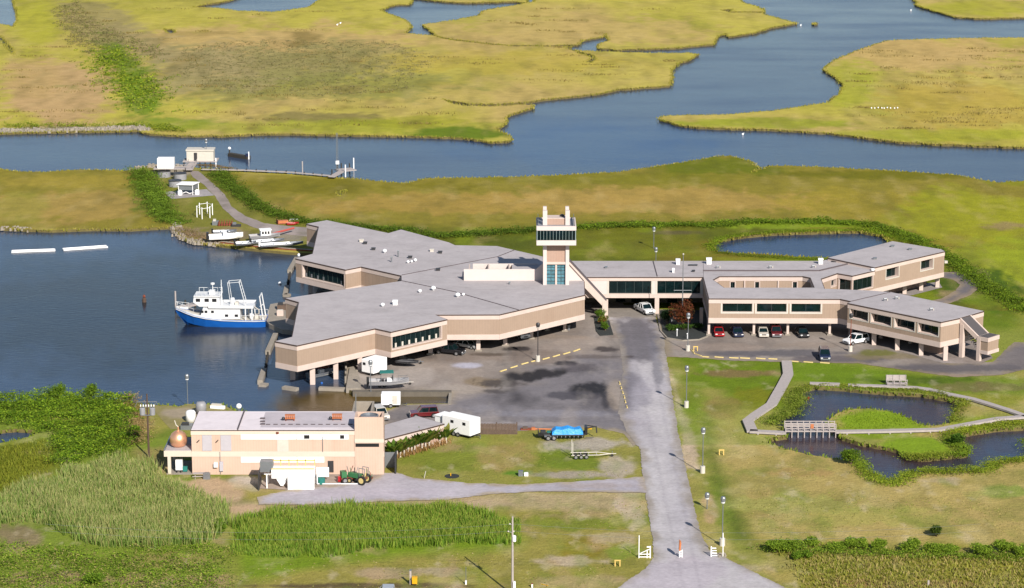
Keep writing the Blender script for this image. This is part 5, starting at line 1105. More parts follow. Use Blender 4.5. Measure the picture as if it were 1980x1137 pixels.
b=MB(); b.b2(1.4,2.4,-.6,.6,5.75,6.5,'ship_white'); b.build('flybridge_console',sp)
b=MB(); b.tube((0.2,0,3.7),(0.2,0,8.4),.12,'ship_white',.06); b.tube((.2,-1.1,6.8),(.2,1.1,6.8),.05,'ship_white'); b.tube((.2,-.7,7.6),(.2,.7,7.6),.04,'ship_white'); b.tube((1.8,0,5.8),(1.8,0,7.5),.07,'ship_white'); b.build('mast',sp)
b=MB(); b.lathe((1.8,0,7.5),[(.05,0),(.4,.05),(.4,.3),(.1,.4)],'ship_white',12); b.build('radar',sp)
b=MB()
for s in (-1.2,1.2):
    b.tube((-4.3,s,3.75),(-3.2,s*.8,8.2),.06,'ship_white'); b.tube((-1.6,s,3.75),(-1.1,s*.8,8.0),.05,'ship_white'); b.tube((-3.2,s*.8,8.2),(-1.1,s*.8,8.0),.045,'ship_white')
    for k in range(1,7): t_=k/7; b.tube((-4.3+1.1*t_,s*(1-.2*t_),3.75+4.45*t_),(-4.3+1.1*(t_+.14),s*(1-.2*t_)*.3,3.75+4.45*(t_+.1)),.03,'ship_white')
b.tube((-3.2,-.96,8.2),(-3.2,.96,8.2),.1,'ship_white'); b.tube((-1.1,-.96,8.0),(-1.1,.96,8.0),.07,'ship_white'); b.build('mast_frame',sp)
b=MB()
for s in (-1,1): b.tube((-7.6,s*1.9,1.2),(-7.0,s*1.6,5.6),.14,'ship_white',.1)
b.tube((-7.0,-1.6,5.6),(-7.0,1.6,5.6),.12,'ship_white'); b.tube((-6.6,-1.7,3),(-7.3,-1.75,3.5),.08,'ship_white'); b.build('stern_gantry',sp)
b=MB(); b.lathe((-5.2,0,1.2),[(.5,0),(.5,.7),(.2,.9)],'ship_white',12); b.b2(-6.6,-5.9,-.9,.9,1.2,1.9,'offwhite'); b.build('winch',sp,)
b=MB(); b.tube((-6.4,-1.7,1.3),(-6.4,-1.7,2.4),.09,'offwhite'); b.tube((-6.4,-1.7,2.4),(-5.2,-1.7,3.2),.07,'offwhite'); b.build('deck_crane',sp)
b=MB(); b.lathe((-1.8,0,3.75),[(.35,0),(.4,1.2),(.3,1.3)],'ship_white',12); b.b2(-2.9,-2.3,-.5,.5,3.75,4.3,'offwhite'); b.build('funnel',sp)
b=MB()
for s in (-1,1):
    pts=[(x,s*hb*.97,sz+1.25) for x,hb,kz,sz,cf in st if x>4]; b.path(pts,.035,'ship_white')
    for p in pts: b.tube((p[0],p[1],p[2]-.6),p,.03,'ship_white')
b.build('bow_rail',sp)
b=MB()
for s in (-1,1):
    b.path([(-8,s*2.3,2.3),(-3.6,s*2.5,2.3)],.035,'ship_white')
    for k in range(6): b.tube((-8+k*.85,s*2.35,1.3),(-8+k*.85,s*2.35,2.3),.03,'ship_white')
b.build('stern_rail',sp)
b=MB(); b.b2(-4.2,-2.8,2.42,2.6,.75,1.05,'rust'); 
b=MB()
for k in range(3): b.tube((-7.5+k*3.5,2.75,.3),(-7.5+k*3.5,2.75,1.2),.18,'black'); 
# landing stage beside/behind the ship
b=MB(); A=P(340,596,.4);B=P(398,583,.4); d=B-A; b.box((0,0,0),(6.4,1.6,.3),'wood_grey',math.atan2(d.y,d.x)); 
for k in range(4): b.tube((-2.8+k*1.8,-.6+k*.3,-1.5),(-2.8+k*1.8,-.6+k*.3,1.0 if k else 2.8),.16,'dark_pile' if k else 'wood_grey')
solo(b,'mooring_platform','small grey timber platform with piles behind the ship bow','platform',(A+B)/2)
# ================================================================ HARBOUR WORKS
HB='concrete breakwater beams off the laboratory'
def beam(px0,py0,px1,py1,w,h,label,m='conc',z=None,grp=HB,name='breakwater_beam'):
    z=ZW if z is None else z; A=P(px0,py0,z);B=P(px1,py1,z); d=B-A; c=(A+B)/2; mb=MB(); mb.box((0,0,h/2-.4),(d.length,w,h+.4),m); solo(mb,name,label,'breakwater',c,grp,rz=math.atan2(d.y,d.x))
beam(574,503,560,528,.9,.9,'pale beam at the corner of the far laboratory window')
beam(555,556,551,574,.9,.7,'short pale beam left of the rear laboratory corner'); beam(550,573,560,574,1.2,.7,'stub beam at the end of the rear pale beam')
beam(533,652,518,686,.9,1.0,'long pale beam beside the near laboratory corner'); beam(511,720,503,744,.9,1.0,'pale beam south-west of the near laboratory corner'); beam(503,746,517,747,1.4,.6,'stub beam at the foot of the south-west beam')
beam(548,752,575,756,1.0,.7,'short separate beam in the slip mouth'); beam(617,754,672,756,1.0,.7,'beam joined to the dock deck by the slip')
for (ax,ay,bx,by,l) in ((561,534,556,553,'row of dark piles between the rear beams'),(518,690,513,718,'row of dark piles between the near beams')):
    A=P(ax,ay,ZW);B=P(bx,by,ZW); mb=MB(); L_=(B-A).length; 
    for k in range(6): q=(B-A)*k/5; mb.tube((q.x,q.y,-1),(q.x,q.y,.9),.17,'dark_pile')
    mb.tube((0,0,.5),tuple(Vector((B-A).xy.to_3d())+Vector((0,0,.5))),.12,'dark_pile'); solo(mb,'pile_row',l,'piles',A,'dark pile rows')
# slip walls and dock deck
def slab_px(name,label,cat,pts,z0,z1,m,kind=None,root=None):
    mb=MB(); mb.prism([P2(x,y,z1) for x,y in pts],z0,z1,m)
    if kind: return tag(mb.build(name),kind=kind)
    c=P(pts[0][0],pts[0][1],z1); c.z=0; return solo(mb,name,label,cat,c,world=True)
slab_px('dock_deck','pale green-grey dock deck at the head of the boat slip','dock',[(669,750),(676,710),(684,708),(696,730),(698,751)],-1.2,.35,'conc')
slab_px('slip_wall','concrete wall along the north side of the boat slip','sea wall',[(682,753.5),(873,754),(873,758),(682,758)],-1.3,.25,'conc_dark')
slab_px('slip_head_wall','pale concrete wall closing the right end of the boat slip','sea wall',[(868,758.2),(874,758.2),(872,781),(866,781)],-1.3,.12,'conc')
slab_px('rear_dock','grey concrete dock under the laboratory behind the ship stern','dock',[(513,618),(523,588),(552,583),(585,590),(575,640),(545,637),(520,626)],-1.3,.3,'conc')
mb=MB(); mb.b2(-.6,.6,-.4,.4,0,1.0,'pink_band'); mb.b2(-.5,.5,-.35,.35,1.0,1.1,'offwhite'); solo(mb,'dock_locker','small pink locker on the rear dock','locker',P(542,610,.3))
mb=MB(); mb.b2(-.8,.8,-.6,.6,0,.9,'wood_brown'); mb.b2(-.7,.2,-.5,.5,.9,1.3,'dark_metal'); solo(mb,'dock_pallets','dark stacked pallets behind the pink locker on the rear dock','pallets',P(545,598,.3))
mb=MB()
for k in range(9): q=P(668+k*.25,746-k*5,ZW)-P(668,746,ZW); mb.tube((q.x,q.y,-1),(q.x,q.y,1.1),.16,'dark_pile' if k%2 else 'conc')
solo(mb,'dock_fender_piles','row of fender piles along the left edge of the dock deck','piles',P(668,746,ZW)-Vector((0,0,ZW)))
for (x,y,l) in ((541,549,'white ball float off the rear beams'),(578,494,'small white float near the far bulkhead')):
    mb=MB(); mb.ball((0,0,.1),.35,'white_gloss'); solo(mb,'mooring_buoy',l,'buoy',P(x,y,ZW),'white mooring floats',smooth=True)
mb=MB(); mb.ball((0,0,.1),.22,'hull_blue'); solo(mb,'blue_float','small blue float beside the laboratory column in the slip','buoy',P(622,742,ZW),smooth=True)
mb=MB(); mb.lathe((0,0,-.2),[(.4,0),(.4,.8),(.3,1.0)],'pole_wood',14); mb.lathe((0,0,.8),[(.12,0),(.3,.3),(.15,.6)],'rust',12); solo(mb,'rusty_buoy','rusty mooring drum alone in the harbour left of the ship','buoy',P(279,584,ZW))
for (x0,x1,y,yy,l) in ((23,106,489,486,'long white floating boom, leftmost in the harbour'),(124,208,485,479,'double white floating boom right of the leftmost one')):
    A=P(x0,y,ZW);B=P(x1,yy,ZW); d=B-A; r=thing('floating_boom',l,'boom',A,math.atan2(d.y,d.x),'floating booms in the harbour')
    for k in range(2): mb=MB(); mb.tube((0,k*1.6,.12),(d.length,k*1.6,.12),.14,'white'); mb.build('float_tube',r)
    mb=MB()
    for k in range(2): mb.tube((k*d.length,0,.12),(k*d.length,1.6,.12),.12,'white')
    mb.build('cross_tube',r)
# bulkhead of the peninsula
mb=MB(); pts=[P(426,474.5,ZW),P(495.6,482.6,ZW),P(558,488.4,ZW),P(604,491,ZW)]
for a,b in zip(pts,pts[1:]):
    d=b-a;c=(a+b)/2; mb.box((c.x,c.y,-.2),(d.length,.3,1.0),'rust',math.atan2(d.y,d.x))
    c2=c; mb.box((c.x,c.y+.1,.33),(d.length,.5,.12),'conc',math.atan2(d.y,d.x))
solo(mb,'peninsula_bulkhead','rust-brown sheet bulkhead along the tip of the peninsula','sea wall',pts[0]-Vector((0,0,ZW)),world=True)
# rocks along the peninsula shore and the north-west bank
def rocks(name,pts,n,label,s0=.4,s1=1.1,spread=1.5):
    mb=MB()
    for _ in range(n):
        i=random.randrange(len(pts)-1); t_=random.random(); x=pts[i][0]+(pts[i+1][0]-pts[i][0])*t_; y=pts[i][1]+(pts[i+1][1]-pts[i][1])*t_
        q=P(x,y,-.2)+Vector((random.gauss(0,spread*.4),random.gauss(0,spread*.6),0)); r=random.uniform(s0,s1)/2
        vs=[Vector((random.choice((-1,1))*random.uniform(.6,1),0,0)) for _ in range(0)]
        o=[(math.cos(a)*r*random.uniform(.7,1.2),math.sin(a)*r*random.uniform(.7,1.2)) for a in [k*math.pi/3+random.uniform(-.2,.2) for k in range(6)]]
        v=[(q.x+a,q.y+b,-.4) for a,b in o]+[(q.x+a*.6,q.y+b*.6,q.z+r*random.uniform(.7,1.3)) for a,b in o]
        mb.add(v,[(i,(i+1)%6,(i+1)%6+6,i+6) for i in range(6)]+[tuple(range(6,12))],'rock')
    tag(mb.build(name),label,'rocks',kind='stuff')
rocks('shore_rocks',[(340,436),(343,449),(360,463),(380,469),(426,474)],150,'pale rip-rap rocks along the peninsula shore')
rocks('bank_rocks',[(0,253),(120,253),(200,250),(260,248),(285,253)],220,'pale rubble along the north-west canal bank',.5,1.4,2)
rocks('west_bank_rocks',[(0,441),(30,443),(60,444)],40,'pale rubble along the west harbour bank',.4,1.)
rocks('inlet_rocks',[(258,328),(285,324),(300,324),(350,323)],80,'pale rubble by the round tanks',.5,1.3,1.5)
# ================================================================ PIER, TANKS AND HUTS ON THE PENINSULA
r=thing('pump_house','cream pump house with a dark door standing on a timber deck over the canal','hut',P(387,311,0))
a=P(361,311,1.);c_=P(413,311,1.); x0=a.x-r.location.x;x1=c_.x-r.location.x; dy0=a.y-r.location.y; hz=ZY(292,0,a.y)-1; D_=3.2
w=MB(); w.b2(x0,x1,dy0,dy0+D_,1.0,1+hz,'offwhite'); w.build('wall',r)
w=MB(); w.b2(x0-.15,x1+.15,dy0-.2,dy0+D_+.2,1+hz,1+hz+.35,'offwhite'); w.build('roof',r)
w=MB(); X=XZ(378,a.y,2)-r.location.x; w.b2(X-.4,X+.4,dy0-.04,dy0,1.0,3.0,'dark_metal'); w.build('door',r)
w=MB(); w.b2(x0-.9,x1+.9,dy0-.8,dy0+D_+.8,.8,1.0,'wood_grey'); w.build('deck',r)
for k in range(7):
    w=MB(); X=x0-.6+(x1-x0+1.2)*k/6; w.tube((X,dy0-.6,-1.5),(X,dy0-.6,.8 if k<6 else 1.8),.16,'dark_pile' if k<6 else 'white'); w.build('pile',r)
w=MB(); X=XZ(374,a.y,.5)-r.location.x; w.b2(X-1.0,X+1.0,dy0-10,dy0-.8,.55,.7,'wood_grey'); w.build('ramp',r)
w=MB(); 
for s in (-1.0,1.0): w.path([(X+s,dy0-9,1.5),(X+s,dy0-.8,1.6)],.05,'wood_grey'); 
for s in (-1.0,1.0):
    for k in range(5): w.tube((X+s,dy0-9+k*2,.6),(X+s,dy0-9+k*2,1.5),.05,'wood_grey')
w.build('handrail',r)
def lamp_post(px,py,h,label,globe='m',base=True,z=0.,grp='lamp posts of the grounds',arm=False,pole='steel',bs=.62):
    r=thing('lamp_post',label,'lamp post',P(px,py,z),0,grp)
    if base: w=MB(); w.lathe((0,.0,0),[(bs*.62,0),(bs*.6,1.05),(bs*.55,1.08)],'offwhite',14); w.build('base',r)
    w=MB(); w.tube((0,0,.0),(0,0,h-.6),.085,pole,.06); w.build('pole',r)
    w=MB(); w.lathe((0,0,h-.75),[(.12,0),(.34,.12),(.36,.55),(.25,.75)],'dark_metal' if globe=='d' else 'steel',12); w.build('lamp_head',r)
    w=MB(); w.lathe((0,0,h-.98),[(.06,0),(.25,.08),(.28,.22)],'white_gloss' if globe!='d' else 'offwhite',12); w.build('lamp_glass',r)
    return r
lamp_post(1327,788,7,'lamp post on a white base right of the access road, farthest up the road')
lamp_post(1358.5,914.5,7,'lamp post on a white base beside the middle of the access road')
lamp_post(1396.5,1055,7,'lamp post on a white base nearest the gate')
lamp_post(1040,699,6.9,'dark-headed lamp post among the yellow wheel stops of the main lot','d',pole='dark_metal')
lamp_post(1330,679,6.9,'lamp post at the corner of the east lot by the yellow frame')
lamp_post(1644,680,6.9,'lamp post in the grass island in front of the white suv','d',pole='rust')
lamp_post(717,760,5.6,'thin lamp post at the edge of the slip by the grey boat',base=False)
lamp_post(363,781,5,'thin lamp post on the harbour shore left of the workshop',base=False)
lamp_post(399.6,311,5.4,'thin lamp post rising in front of the pump house',base=False,z=0.9)
lamp_post(1264,480,4.5,'lamp post on the lawn behind the entrance wing',base=False)
lamp_post(1268,518,4.2,'lamp post just behind the entrance wing roof',base=False)
lamp_post(1367,984,2.4,'short white-headed bollard light between road and ditch',base=False)
# flagpole
r=thing('flagpole','tall thin flagpole with a cross spar in the planted courtyard','flagpole',P(1319,638,0)); w=MB(); w.tube((0,0,0),(0,0,14),.12,'steel',.06); w.build('pole',r); w=MB(); w.tube((-1.6,0,7.4),(1.6,0,7.4),.05,'steel'); w.build('yard_arm',r)
w=MB(); w.ball((0,0,14.1),.16,'offwhite'); w.build('finial',r)
# tanks
def tank(px,py,r_,h,label):
    r=thing('round_tank',label,'tank',P(px,py,0),0,'round open tanks on the peninsula'); w=MB(); w.lathe((0,r_,0),[(r_,0),(r_,h),(r_-.1,h),(r_-.1,h-.25)],'boat_grey',26); w.build('shell',r,smooth=False)
    w=MB(); w.lathe((0,r_,h-.5),[(r_-.12,0),(r_-.12,.02)],'black',26); w.build('water_surface',r)
    w=MB(); w.lathe((0,r_,h-.05),[(r_+.06,0),(r_+.06,.12),(r_-.1,.12)],'dark_metal',26); w.build('rim',r)
tank(316,344,1.5,1.4,'round grey tank directly below the white box on its platform'); tank(347,349,1.5,1.5,'round grey tank right of the one under the white box'); tank(337,362.5,1.5,1.4,'round grey tank nearest the white canopy')
r=thing('elevated_box','white metal box standing on a timber platform above a round tank','tank',P(320,342,0)); y_=P(320,342).y; z0=ZY(326,0,y_); z1_=ZY(307,0,y_)
w=MB(); w.b2(-1.9,2.0,.3,2.6,z0,z1_,'white'); w.build('box',r); w=MB(); w.b2(-2.8,4.6,-.1,3.0,z0-.2,z0,'wood_grey'); w.build('platform',r)
for x in (-2.6,0.,2.2,4.4):
    for yy in (0.,2.8): w=MB(); w.tube((x,yy,0),(x,yy,z0-.2),.12,'dark_pile'); w.build('leg',r)
w=MB(); w.tube((2.2,.1,z0+.9),(6.2,.1,z0+.9),.05,'wood_grey'); w.tube((2.2,.1,z0+.5),(6.2,.1,z0+.5),.05,'wood_grey'); w.build('railing',r)
r=thing('white_canopy','white flat-roofed open shelter on the grey pad between two small white tanks','shelter',P(362,377,0))
w=MB(); w.prism([(-2.4,0),(1.4,-.6),(2.6,3.0),(-1.6,3.6)],2.35,2.5,'white'); w.build('roof',r)
w=MB(); w.prism([(-2.0,.4),(1.2,-.1),(2.2,2.7),(-1.3,3.2)],1.1,2.3,'steel'); w.build('screen_wall',r)
for x,y in ((-2.0,.3),(1.3,-.2),(2.3,2.7),(-1.3,3.3)): w=MB(); w.tube((x,y,0),(x,y,2.35),.08,'white'); w.build('post',r)
for k,(x,y,l) in enumerate(((348,377,'small white tank left under the white shelter'),(381,376,'small white tank right of the white shelter'))): w=MB(); w.lathe((0,0,0),[(.55,0),(.55,.9),(.2,1.2)],'white',14); solo(w,'small_tank',l,'tank',P(x,y,.03),'small white tanks')
w=MB(); w.path([(-1.3,0,.3),(-.5,0,.6),(.4,0,.2),(1.2,0,.6)],.09,'white'); solo(w,'white_pipework','white pipes between the two small white tanks','pipes',P(364,376,.03))
r=thing('white_pole_frame','ring of six white posts joined by a thin rail on the grass','frame',P(396,418,0))
for k in range(6):
    a=k*math.pi/3+.4; x,y=1.7*math.cos(a),3.2*math.sin(a); w=MB(); w.tube((x,y,0),(x,y,2.6),.1,'white'); w.build('post',r)
w=MB(); pts=[(1.7*math.cos(k*math.pi/3+.4),3.2*math.sin(k*math.pi/3+.4),2.3) for k in range(7)]; w.path(pts,.05,'white'); w.build('rail',r)
# catwalk pier
r=thing('catwalk_pier','thin timber catwalk crossing the marsh edge to a small T-head dock','pier',P(390,327,0))
pts=[P(390,326.5,.6),P(470,328,.6),P(560,332,.6),P(640,339,.6)]
w=MB()
for a,b in zip(pts,pts[1:]): d=b-a;c=(a+b)/2; w.box((c.x,c.y,.5),(d.length,1.0,.14),'wood_grey',math.atan2(d.y,d.x))
w.build('walkway',r,world=True)
w=MB(); A=P(641,342,.6);B=P(663,330,.6); d=B-A;c=(A+B)/2; w.box((c.x,c.y,.6),(d.length,1.6,.16),'wood_grey',math.atan2(d.y,d.x)); A=P(652,330,.6);B=P(684,327,.6); d=B-A;c=(A+B)/2; w.box((c.x,c.y,.62),(d.length,3.4,.18),'wood_grey',math.atan2(d.y,d.x)); w.build('dock_head',r,world=True)
for k in range(15):
    t_=k/14*3; i=min(2,int(t_)); q=pts[i].lerp(pts[i+1],t_-i); w=MB(); w.tube((q.x,q.y,-1.5),(q.x,q.y,.9),.12,'dark_pile'); w.build('pile',r,world=True)
for (x,y,h,m) in ((652,332,1.4,'dark_pile'),(684,330,2.6,'white'),(668,342,2.4,'white'),(660,331,1.4,'dark_pile'),(676,331,1.4,'dark_pile'),(642,343,1.4,'dark_pile'),(585,337,2.6,'wood_grey')): w=MB(); q=P(x,y,ZW); w.tube((q.x,q.y,-1.5),(q.x,q.y,h),.15,m); w.build('pile',r,world=True)
r=thing('lattice_mast','tall thin lattice mast standing on the T-head dock','mast',P(652,330,.6)); 
w=MB(); H_=ZY(257,0,P(652,330,.6).y)-.6
for a in range(3): x,y=.3*math.cos(a*2.09),.3*math.sin(a*2.09); w.tube((x,y,0),(x*.6,y*.6,H_),.045,'steel')
for k in range(22):
    z=k*H_/22; 
    for a in range(3): x,y=.3*math.cos(a*2.09),.3*math.sin(a*2.09); x2,y2=.3*math.cos((a+1)*2.09),.3*math.sin((a+1)*2.09); w.tube((x,y,z),(x2,y2,z+H_/22),.025,'steel',n=4)
w.build('lattice',r); w=MB(); w.b2(-.3,.5,-.3,.3,1.6,2.4,'white'); w.build('instrument_box',r)
r=thing('mooring_dolphin','low dark barge with a white ball post at its left end in the canal','barge',P(461,304,ZW)); 
w=MB(); A=P(444,302,ZW)-r.location;B=P(481,308,ZW)-r.location; d=B-A;c=(A+B)/2; w.box((c.x,c.y,.35),(d.length,1.3,1.0),'dark_pile',math.atan2(d.y,d.x)); w.build('hull',r)
w=MB(); w.tube((A.x,A.y,0),(A.x,A.y,1.9),.16,'dark_pile'); w.ball((A.x,A.y,2.0),.38,'white_gloss'); w.build('light_post',r); w=MB(); w.tube((B.x,B.y,0),(B.x,B.y,1.9),.16,'white'); w.box((B.x-.4,B.y,1.1),(.7,.7,.9),'navy_paint'); w.build('tail_post',r)
# ================================================================ POND BOARDWALK
r=thing('boardwalk','long zigzag grey boardwalk looping round the pond','boardwalk',P(1510,700,0))
def walk(pts,w_,z=.45,name='walkway'):
    mb=MB()
    wp=[P(x,y,z) for x,y in pts]
    L_=[];R_=[]
    for i,p in enumerate(wp):
        d=((wp[min(i+1,len(wp)-1)]-wp[max(i-1,0)]).xy).normalized(); n=Vector((-d.y,d.x))*w_/2; L_.append((p.x+n.x,p.y+n.y)); R_.append((p.x-n.x,p.y-n.y))
    mb.prism(L_+R_[::-1],z-.3,z,'wood_grey'); mb.build(name,r,world=True)
    for i in range(len(wp)-1):
        d=wp[i+1]-wp[i]; n=max(1,int(d.length/3))
        for k in range(n):
            q=wp[i]+d*(k+.5)/n; m2=MB(); dn=d.xy.normalized(); 
            m2.b2(q.x-.1,q.x+.1,q.y-.75,q.y-.6,-1.,z-.3,'wood_grey'); 
            m2.build('support_post',r,world=True)
walk([(1521,697),(1524,722),(1512,745),(1492,780),(1462,800),(1446,812),(1455,833)],1.75)
walk([(1450,832),(1480,833.5),(1520,835.5)],1.3)
walk([(1616,833),(1700,832),(1780,830),(1816,829),(1870,819),(1930,808),(1985,804)],1.2)
walk([(1985,804),(1948,791),(1910,779),(1880,770),(1836,761)],1.2)
walk([(1566,740),(1600,741),(1624,742)],1.2,.35); walk([(1640,743),(1700,745),(1770,748),(1800,752),(1836,761)],1.0,.35)
br=thing('pond_bridge','railed timber footbridge over the pond with an orange marker on its railing','bridge',P(1568,837,0))
X0=P(1520,836,.5).x-br.location.x; X1=P(1616,834,.5).x-br.location.x
w=MB(); w.b2(X0,X1,-.9,.9,.4,.55,'wood_grey'); w.build('deck',br)
for s in (-.85,.85):
    w=MB()
    for z in (.95,1.3,1.65): w.b2(X0,X1,s-.04,s+.04,z-.06,z+.06,'wood_grey')
    w.build('railing',br)
for k in range(9):
    for s in (-.85,.85): w=MB(); x=X0+(X1-X0)*k/8; w.b2(x-.07,x+.07,s-.07,s+.07,-1.4,1.72,'wood_grey'); w.build('post',br)
w=MB(); w.b2(-.2,.3,-.98,-.9,1.0,1.7,'orange'); solo(w,'orange_marker','bright orange ring marker hung on the pond bridge railing','life ring',P(1568,837,0))
w=MB(); 
for k in range(3): w.b2(-1.7,1.7,k*.5,k*.5+.35,.4,.48,'wood_grey')
w.b2(-1.7,1.7,1.7,1.8,.6,1.6,'wood_grey')
for x in (-1.6,-.5,.6,1.6): w.b2(x-.05,x+.05,1.6,1.7,0,1.6,'wood_grey'); w.b2(x-.05,x+.05,0,.1,0,1.2,'wood_grey')
w.b2(-1.7,1.7,-.05,.03,1.1,1.2,'wood_grey'); solo(w,'viewing_platform','small railed viewing platform on the far side of the pond','platform',P(1735,748,0))
w=MB(); w.ball((0,0,.1),.25,'red_paint'); solo(w,'red_float','tiny red float on the pond','buoy',P(1563,771,ZW),smooth=True)
# ================================================================ WHEEL STOPS
G1='yellow wheel stops in the parking lots'
def stop(x0,y0,x1,y1,label,m='yellow'):
    A=P(x0,y0,.04);B=P(x1,y1,.04); d=B-A; mb=MB(); L_=d.length/2; vs=[]
    for x in (-L_,L_):
        for y,z in ((-.13,0),(.13,0),(.09,.15),(-.09,.15)): vs.append((x,y,z))
    mb.add(vs,[(0,1,2,3),(7,6,5,4),(0,4,5,1),(1,5,6,2),(2,6,7,3),(3,7,4,0)],m); solo(mb,'wheel_stop',label,'wheel stop',(A+B)/2,G1,rz=math.atan2(d.y,d.x))
LT='yellow wheel stop in the slanting row across the main lot'
ws=[(967,719,979,715),(987,712,1000,708),(1008,705,1021,701.5),(1027,700,1039,697),(1049,695.5,1062,692),(1069,690.5,1082,686.5),(1089,685.5,1102,681.5),(1109,680,1121,675.5)]
on=['first','second','third','fourth','fifth','sixth','seventh','eighth','ninth','tenth','eleventh']
for i,w4 in enumerate(ws): stop(*w4,on[i]+' wheel stop from the left in the slanting row across the main lot')
ws=[(1337,677,1343,684),(1345,685,1356,689),(1358,690,1371,691),(1382,690.5,1399,692),(1410,692,1428,693),(1431,692.5,1450,693.5),(1462,693,1480,694.5),(1486,694,1503,695),(1526,698.5,1544,700),(1554,700,1572,701.5),(1586,701.5,1604,703)]
for i,w4 in enumerate(ws): stop(*w4,on[i]+' pale yellow stop from the left along the east lot lawn edge')
for i,(x,y) in enumerate(((1198,741),(1201,750),(1204,759),(1207,768),(1209,777),(1212,787))): stop(x-.3,y-2.2,x+1.0,y+2.6,on[i]+' yellow stop from the top in the upright row left of the road')
# yellow frames
for (x,y,l) in ((1345,679,'yellow low frame beside the lamp post at the east lot corner'),(1395,880,'yellow low frame on the lawn right of the middle lamp post'),(1194,1095,'yellow low frame on the grass left of the gate')):
    r=thing('sawhorse_frame',l,'frame',P(x,y,0),0,'low yellow frames'); 
    for s in (-.32,.32): w=MB(); w.b2(s-.07,s+.07,-.07,.07,0,.75,'yellow_post'); w.build('leg',r)
    w=MB(); w.b2(-.42,.42,-.08,.08,.75,.9,'yellow_post'); w.build('crossbar',r)
# gate pieces
r=thing('gate_barrier','white gate barrier with a tall upright pole left of the road','barrier',P(1246,1079,0),0,'white gate barriers')
w=MB(); w.b2(-.7,.8,-.05,.05,.1,.22,'white'); w.b2(-.7,.8,-.05,.05,.5,.6,'white'); w.tube((-.7,0,.6),(.8,0,1.3),.06,'white'); w.b2(.7,.85,-.07,.07,0,1.7,'white'); w.b2(.3,.42,-.06,.06,0,1.2,'white'); w.b2(.3,.85,-.06,.06,1.5,1.65,'white'); w.build('frame',r)
w=MB(); w.tube((-.75,0,0),(-.75,0,3.2),.07,'white'); w.build('raised_arm',r)
r=thing('gate_barrier','white gate post with an orange striped raised board in the middle of the road','barrier',P(1316,1078,0),0,'white gate barriers')
w=MB(); 
for z in (.15,.5,.85): w.b2(-.2,.25,-.08,.08,z,z+.14,'white')
w.b2(-.22,-.1,-.1,.1,0,1.1,'white'); w.b2(.15,.27,-.1,.1,0,1.1,'white'); w.build('frame',r); w=MB(); vprism(w,[(-.25,1.1),(-.05,1.1),(.05,2.2),(-.2,2.4)],-.5,.5,'orange') ; w.build('raised_board',r)
r=thing('gate_barrier','white slatted gate barrier with a tall pole among rocks right of the road','barrier',P(1380,1077,0),0,'white gate barriers')
w=MB(); 
for z in (.15,.5,.85,1.2): w.b2(-.35,.5-z*.15,-.05,.05,z,z+.12,'white')
w.b2(-.42,-.28,-.07,.07,0,1.5,'white'); w.build('frame',r); w=MB(); w.tube((1.25,.1,0),(1.2,.1,3.4),.07,'white'); w.build('raised_arm',r)
rocks('gate_rocks',[(1386,1076),(1402,1080)],22,'small rocks heaped at the right gate barrier',.3,.7,1)
# utility poles and wires
def upole(px,py,h,label,tx=1,arms=(),m='pole_wood'):
    r=thing('utility_pole',label,'utility pole',P(px,py,0),0,'utility poles'); w=MB(); w.tube((0,0,0),(0,0,h),.17,m,.11,n=10); w.build('pole',r)
    return r
r=upole(288,884,10,'dark timber utility pole with transformers left of the workshop'); 
for x in (-.75,.75): w=MB(); w.lathe((x,0,6.7),[(.42,0),(.44,1.0),(.3,1.1)],'boat_grey',12); w.build('transformer',r)
w=MB(); w.b2(-1.5,1.5,-.06,.06,8.7,8.8,'steel'); w.tube((-1.5,0,8.75),(-1.9,0,7.9),.04,'steel'); w.tube((1.5,0,8.75),(1.0,0,7.9),.04,'steel'); w.build('crossarm',r)
for k in range(6): w=MB(); w.tube((-1.0+k*.4,0,8.0),(-1.0+k*.4,0,8.3),.09,'white'); w.build('insulator',r)
w=MB(); w.b2(-.8,.8,-.1,.1,7.9,7.98,'steel'); w.b2(-.8,.8,-.2,.2,6.6,6.7,'steel'); w.build('bracket',r)
r=upole(991,1150,10.6,'pale grey utility pole with a white box at the bottom of the picture',m='wood_grey')
w=MB(); w.lathe((.22,-.1,7.3),[(.24,0),(.24,.7),(.1,.8)],'white',10); w.build('transformer',r)
for x,z in ((-.35,9.6),(-.55,8.6),(.15,8.6)): w=MB(); w.ball((x,0,z),.11,'offwhite'); w.tube((0,0,z-.2),(x,0,z),.03,'steel'); w.build('insulator',r)
w=MB(); w.b2(.1,.4,-.4,-.1,0,1.9,'white'); w.build('guard',r)
w=MB(); 
for (y,z) in ((0,9.6),(.2,8.6)):
    pts=[(x,y,z-1.2*(1-((x-(-30))/30)**2)*1.0) for x in np.linspace(-60,0,24)]; w.path(pts,.012,'steel',n=4)
    pts=[(x,y,z-1.2*(1-((x-30)/30)**2)*1.0) for x in np.linspace(0,60,24)]; w.path(pts,.012,'steel',n=4)
solo(w,'power_line','thin power wires running left and right from the pale utility pole','wires',P(991,1150,0))
w=MB(); w.b2(-.33,.33,-.3,.3,.3,1.1,'bright_yellow'); w.b2(-.36,.36,-.33,.33,1.1,1.2,'bright_yellow'); w.b2(-.05,.05,-.05,.05,0,.3,'dark_metal'); solo(w,'yellow_box','bright yellow utility box on the verge at the bottom of the picture','utility box',P(802,1132,0))
w=MB(); w.b2(-.12,.12,-.12,.12,0,1.9,'wood_grey'); w.b2(-.15,.15,-.15,.15,1.9,2.,'steel'); solo(w,'grey_post','thick grey post just left of the yellow box','post',P(794,1130,0))
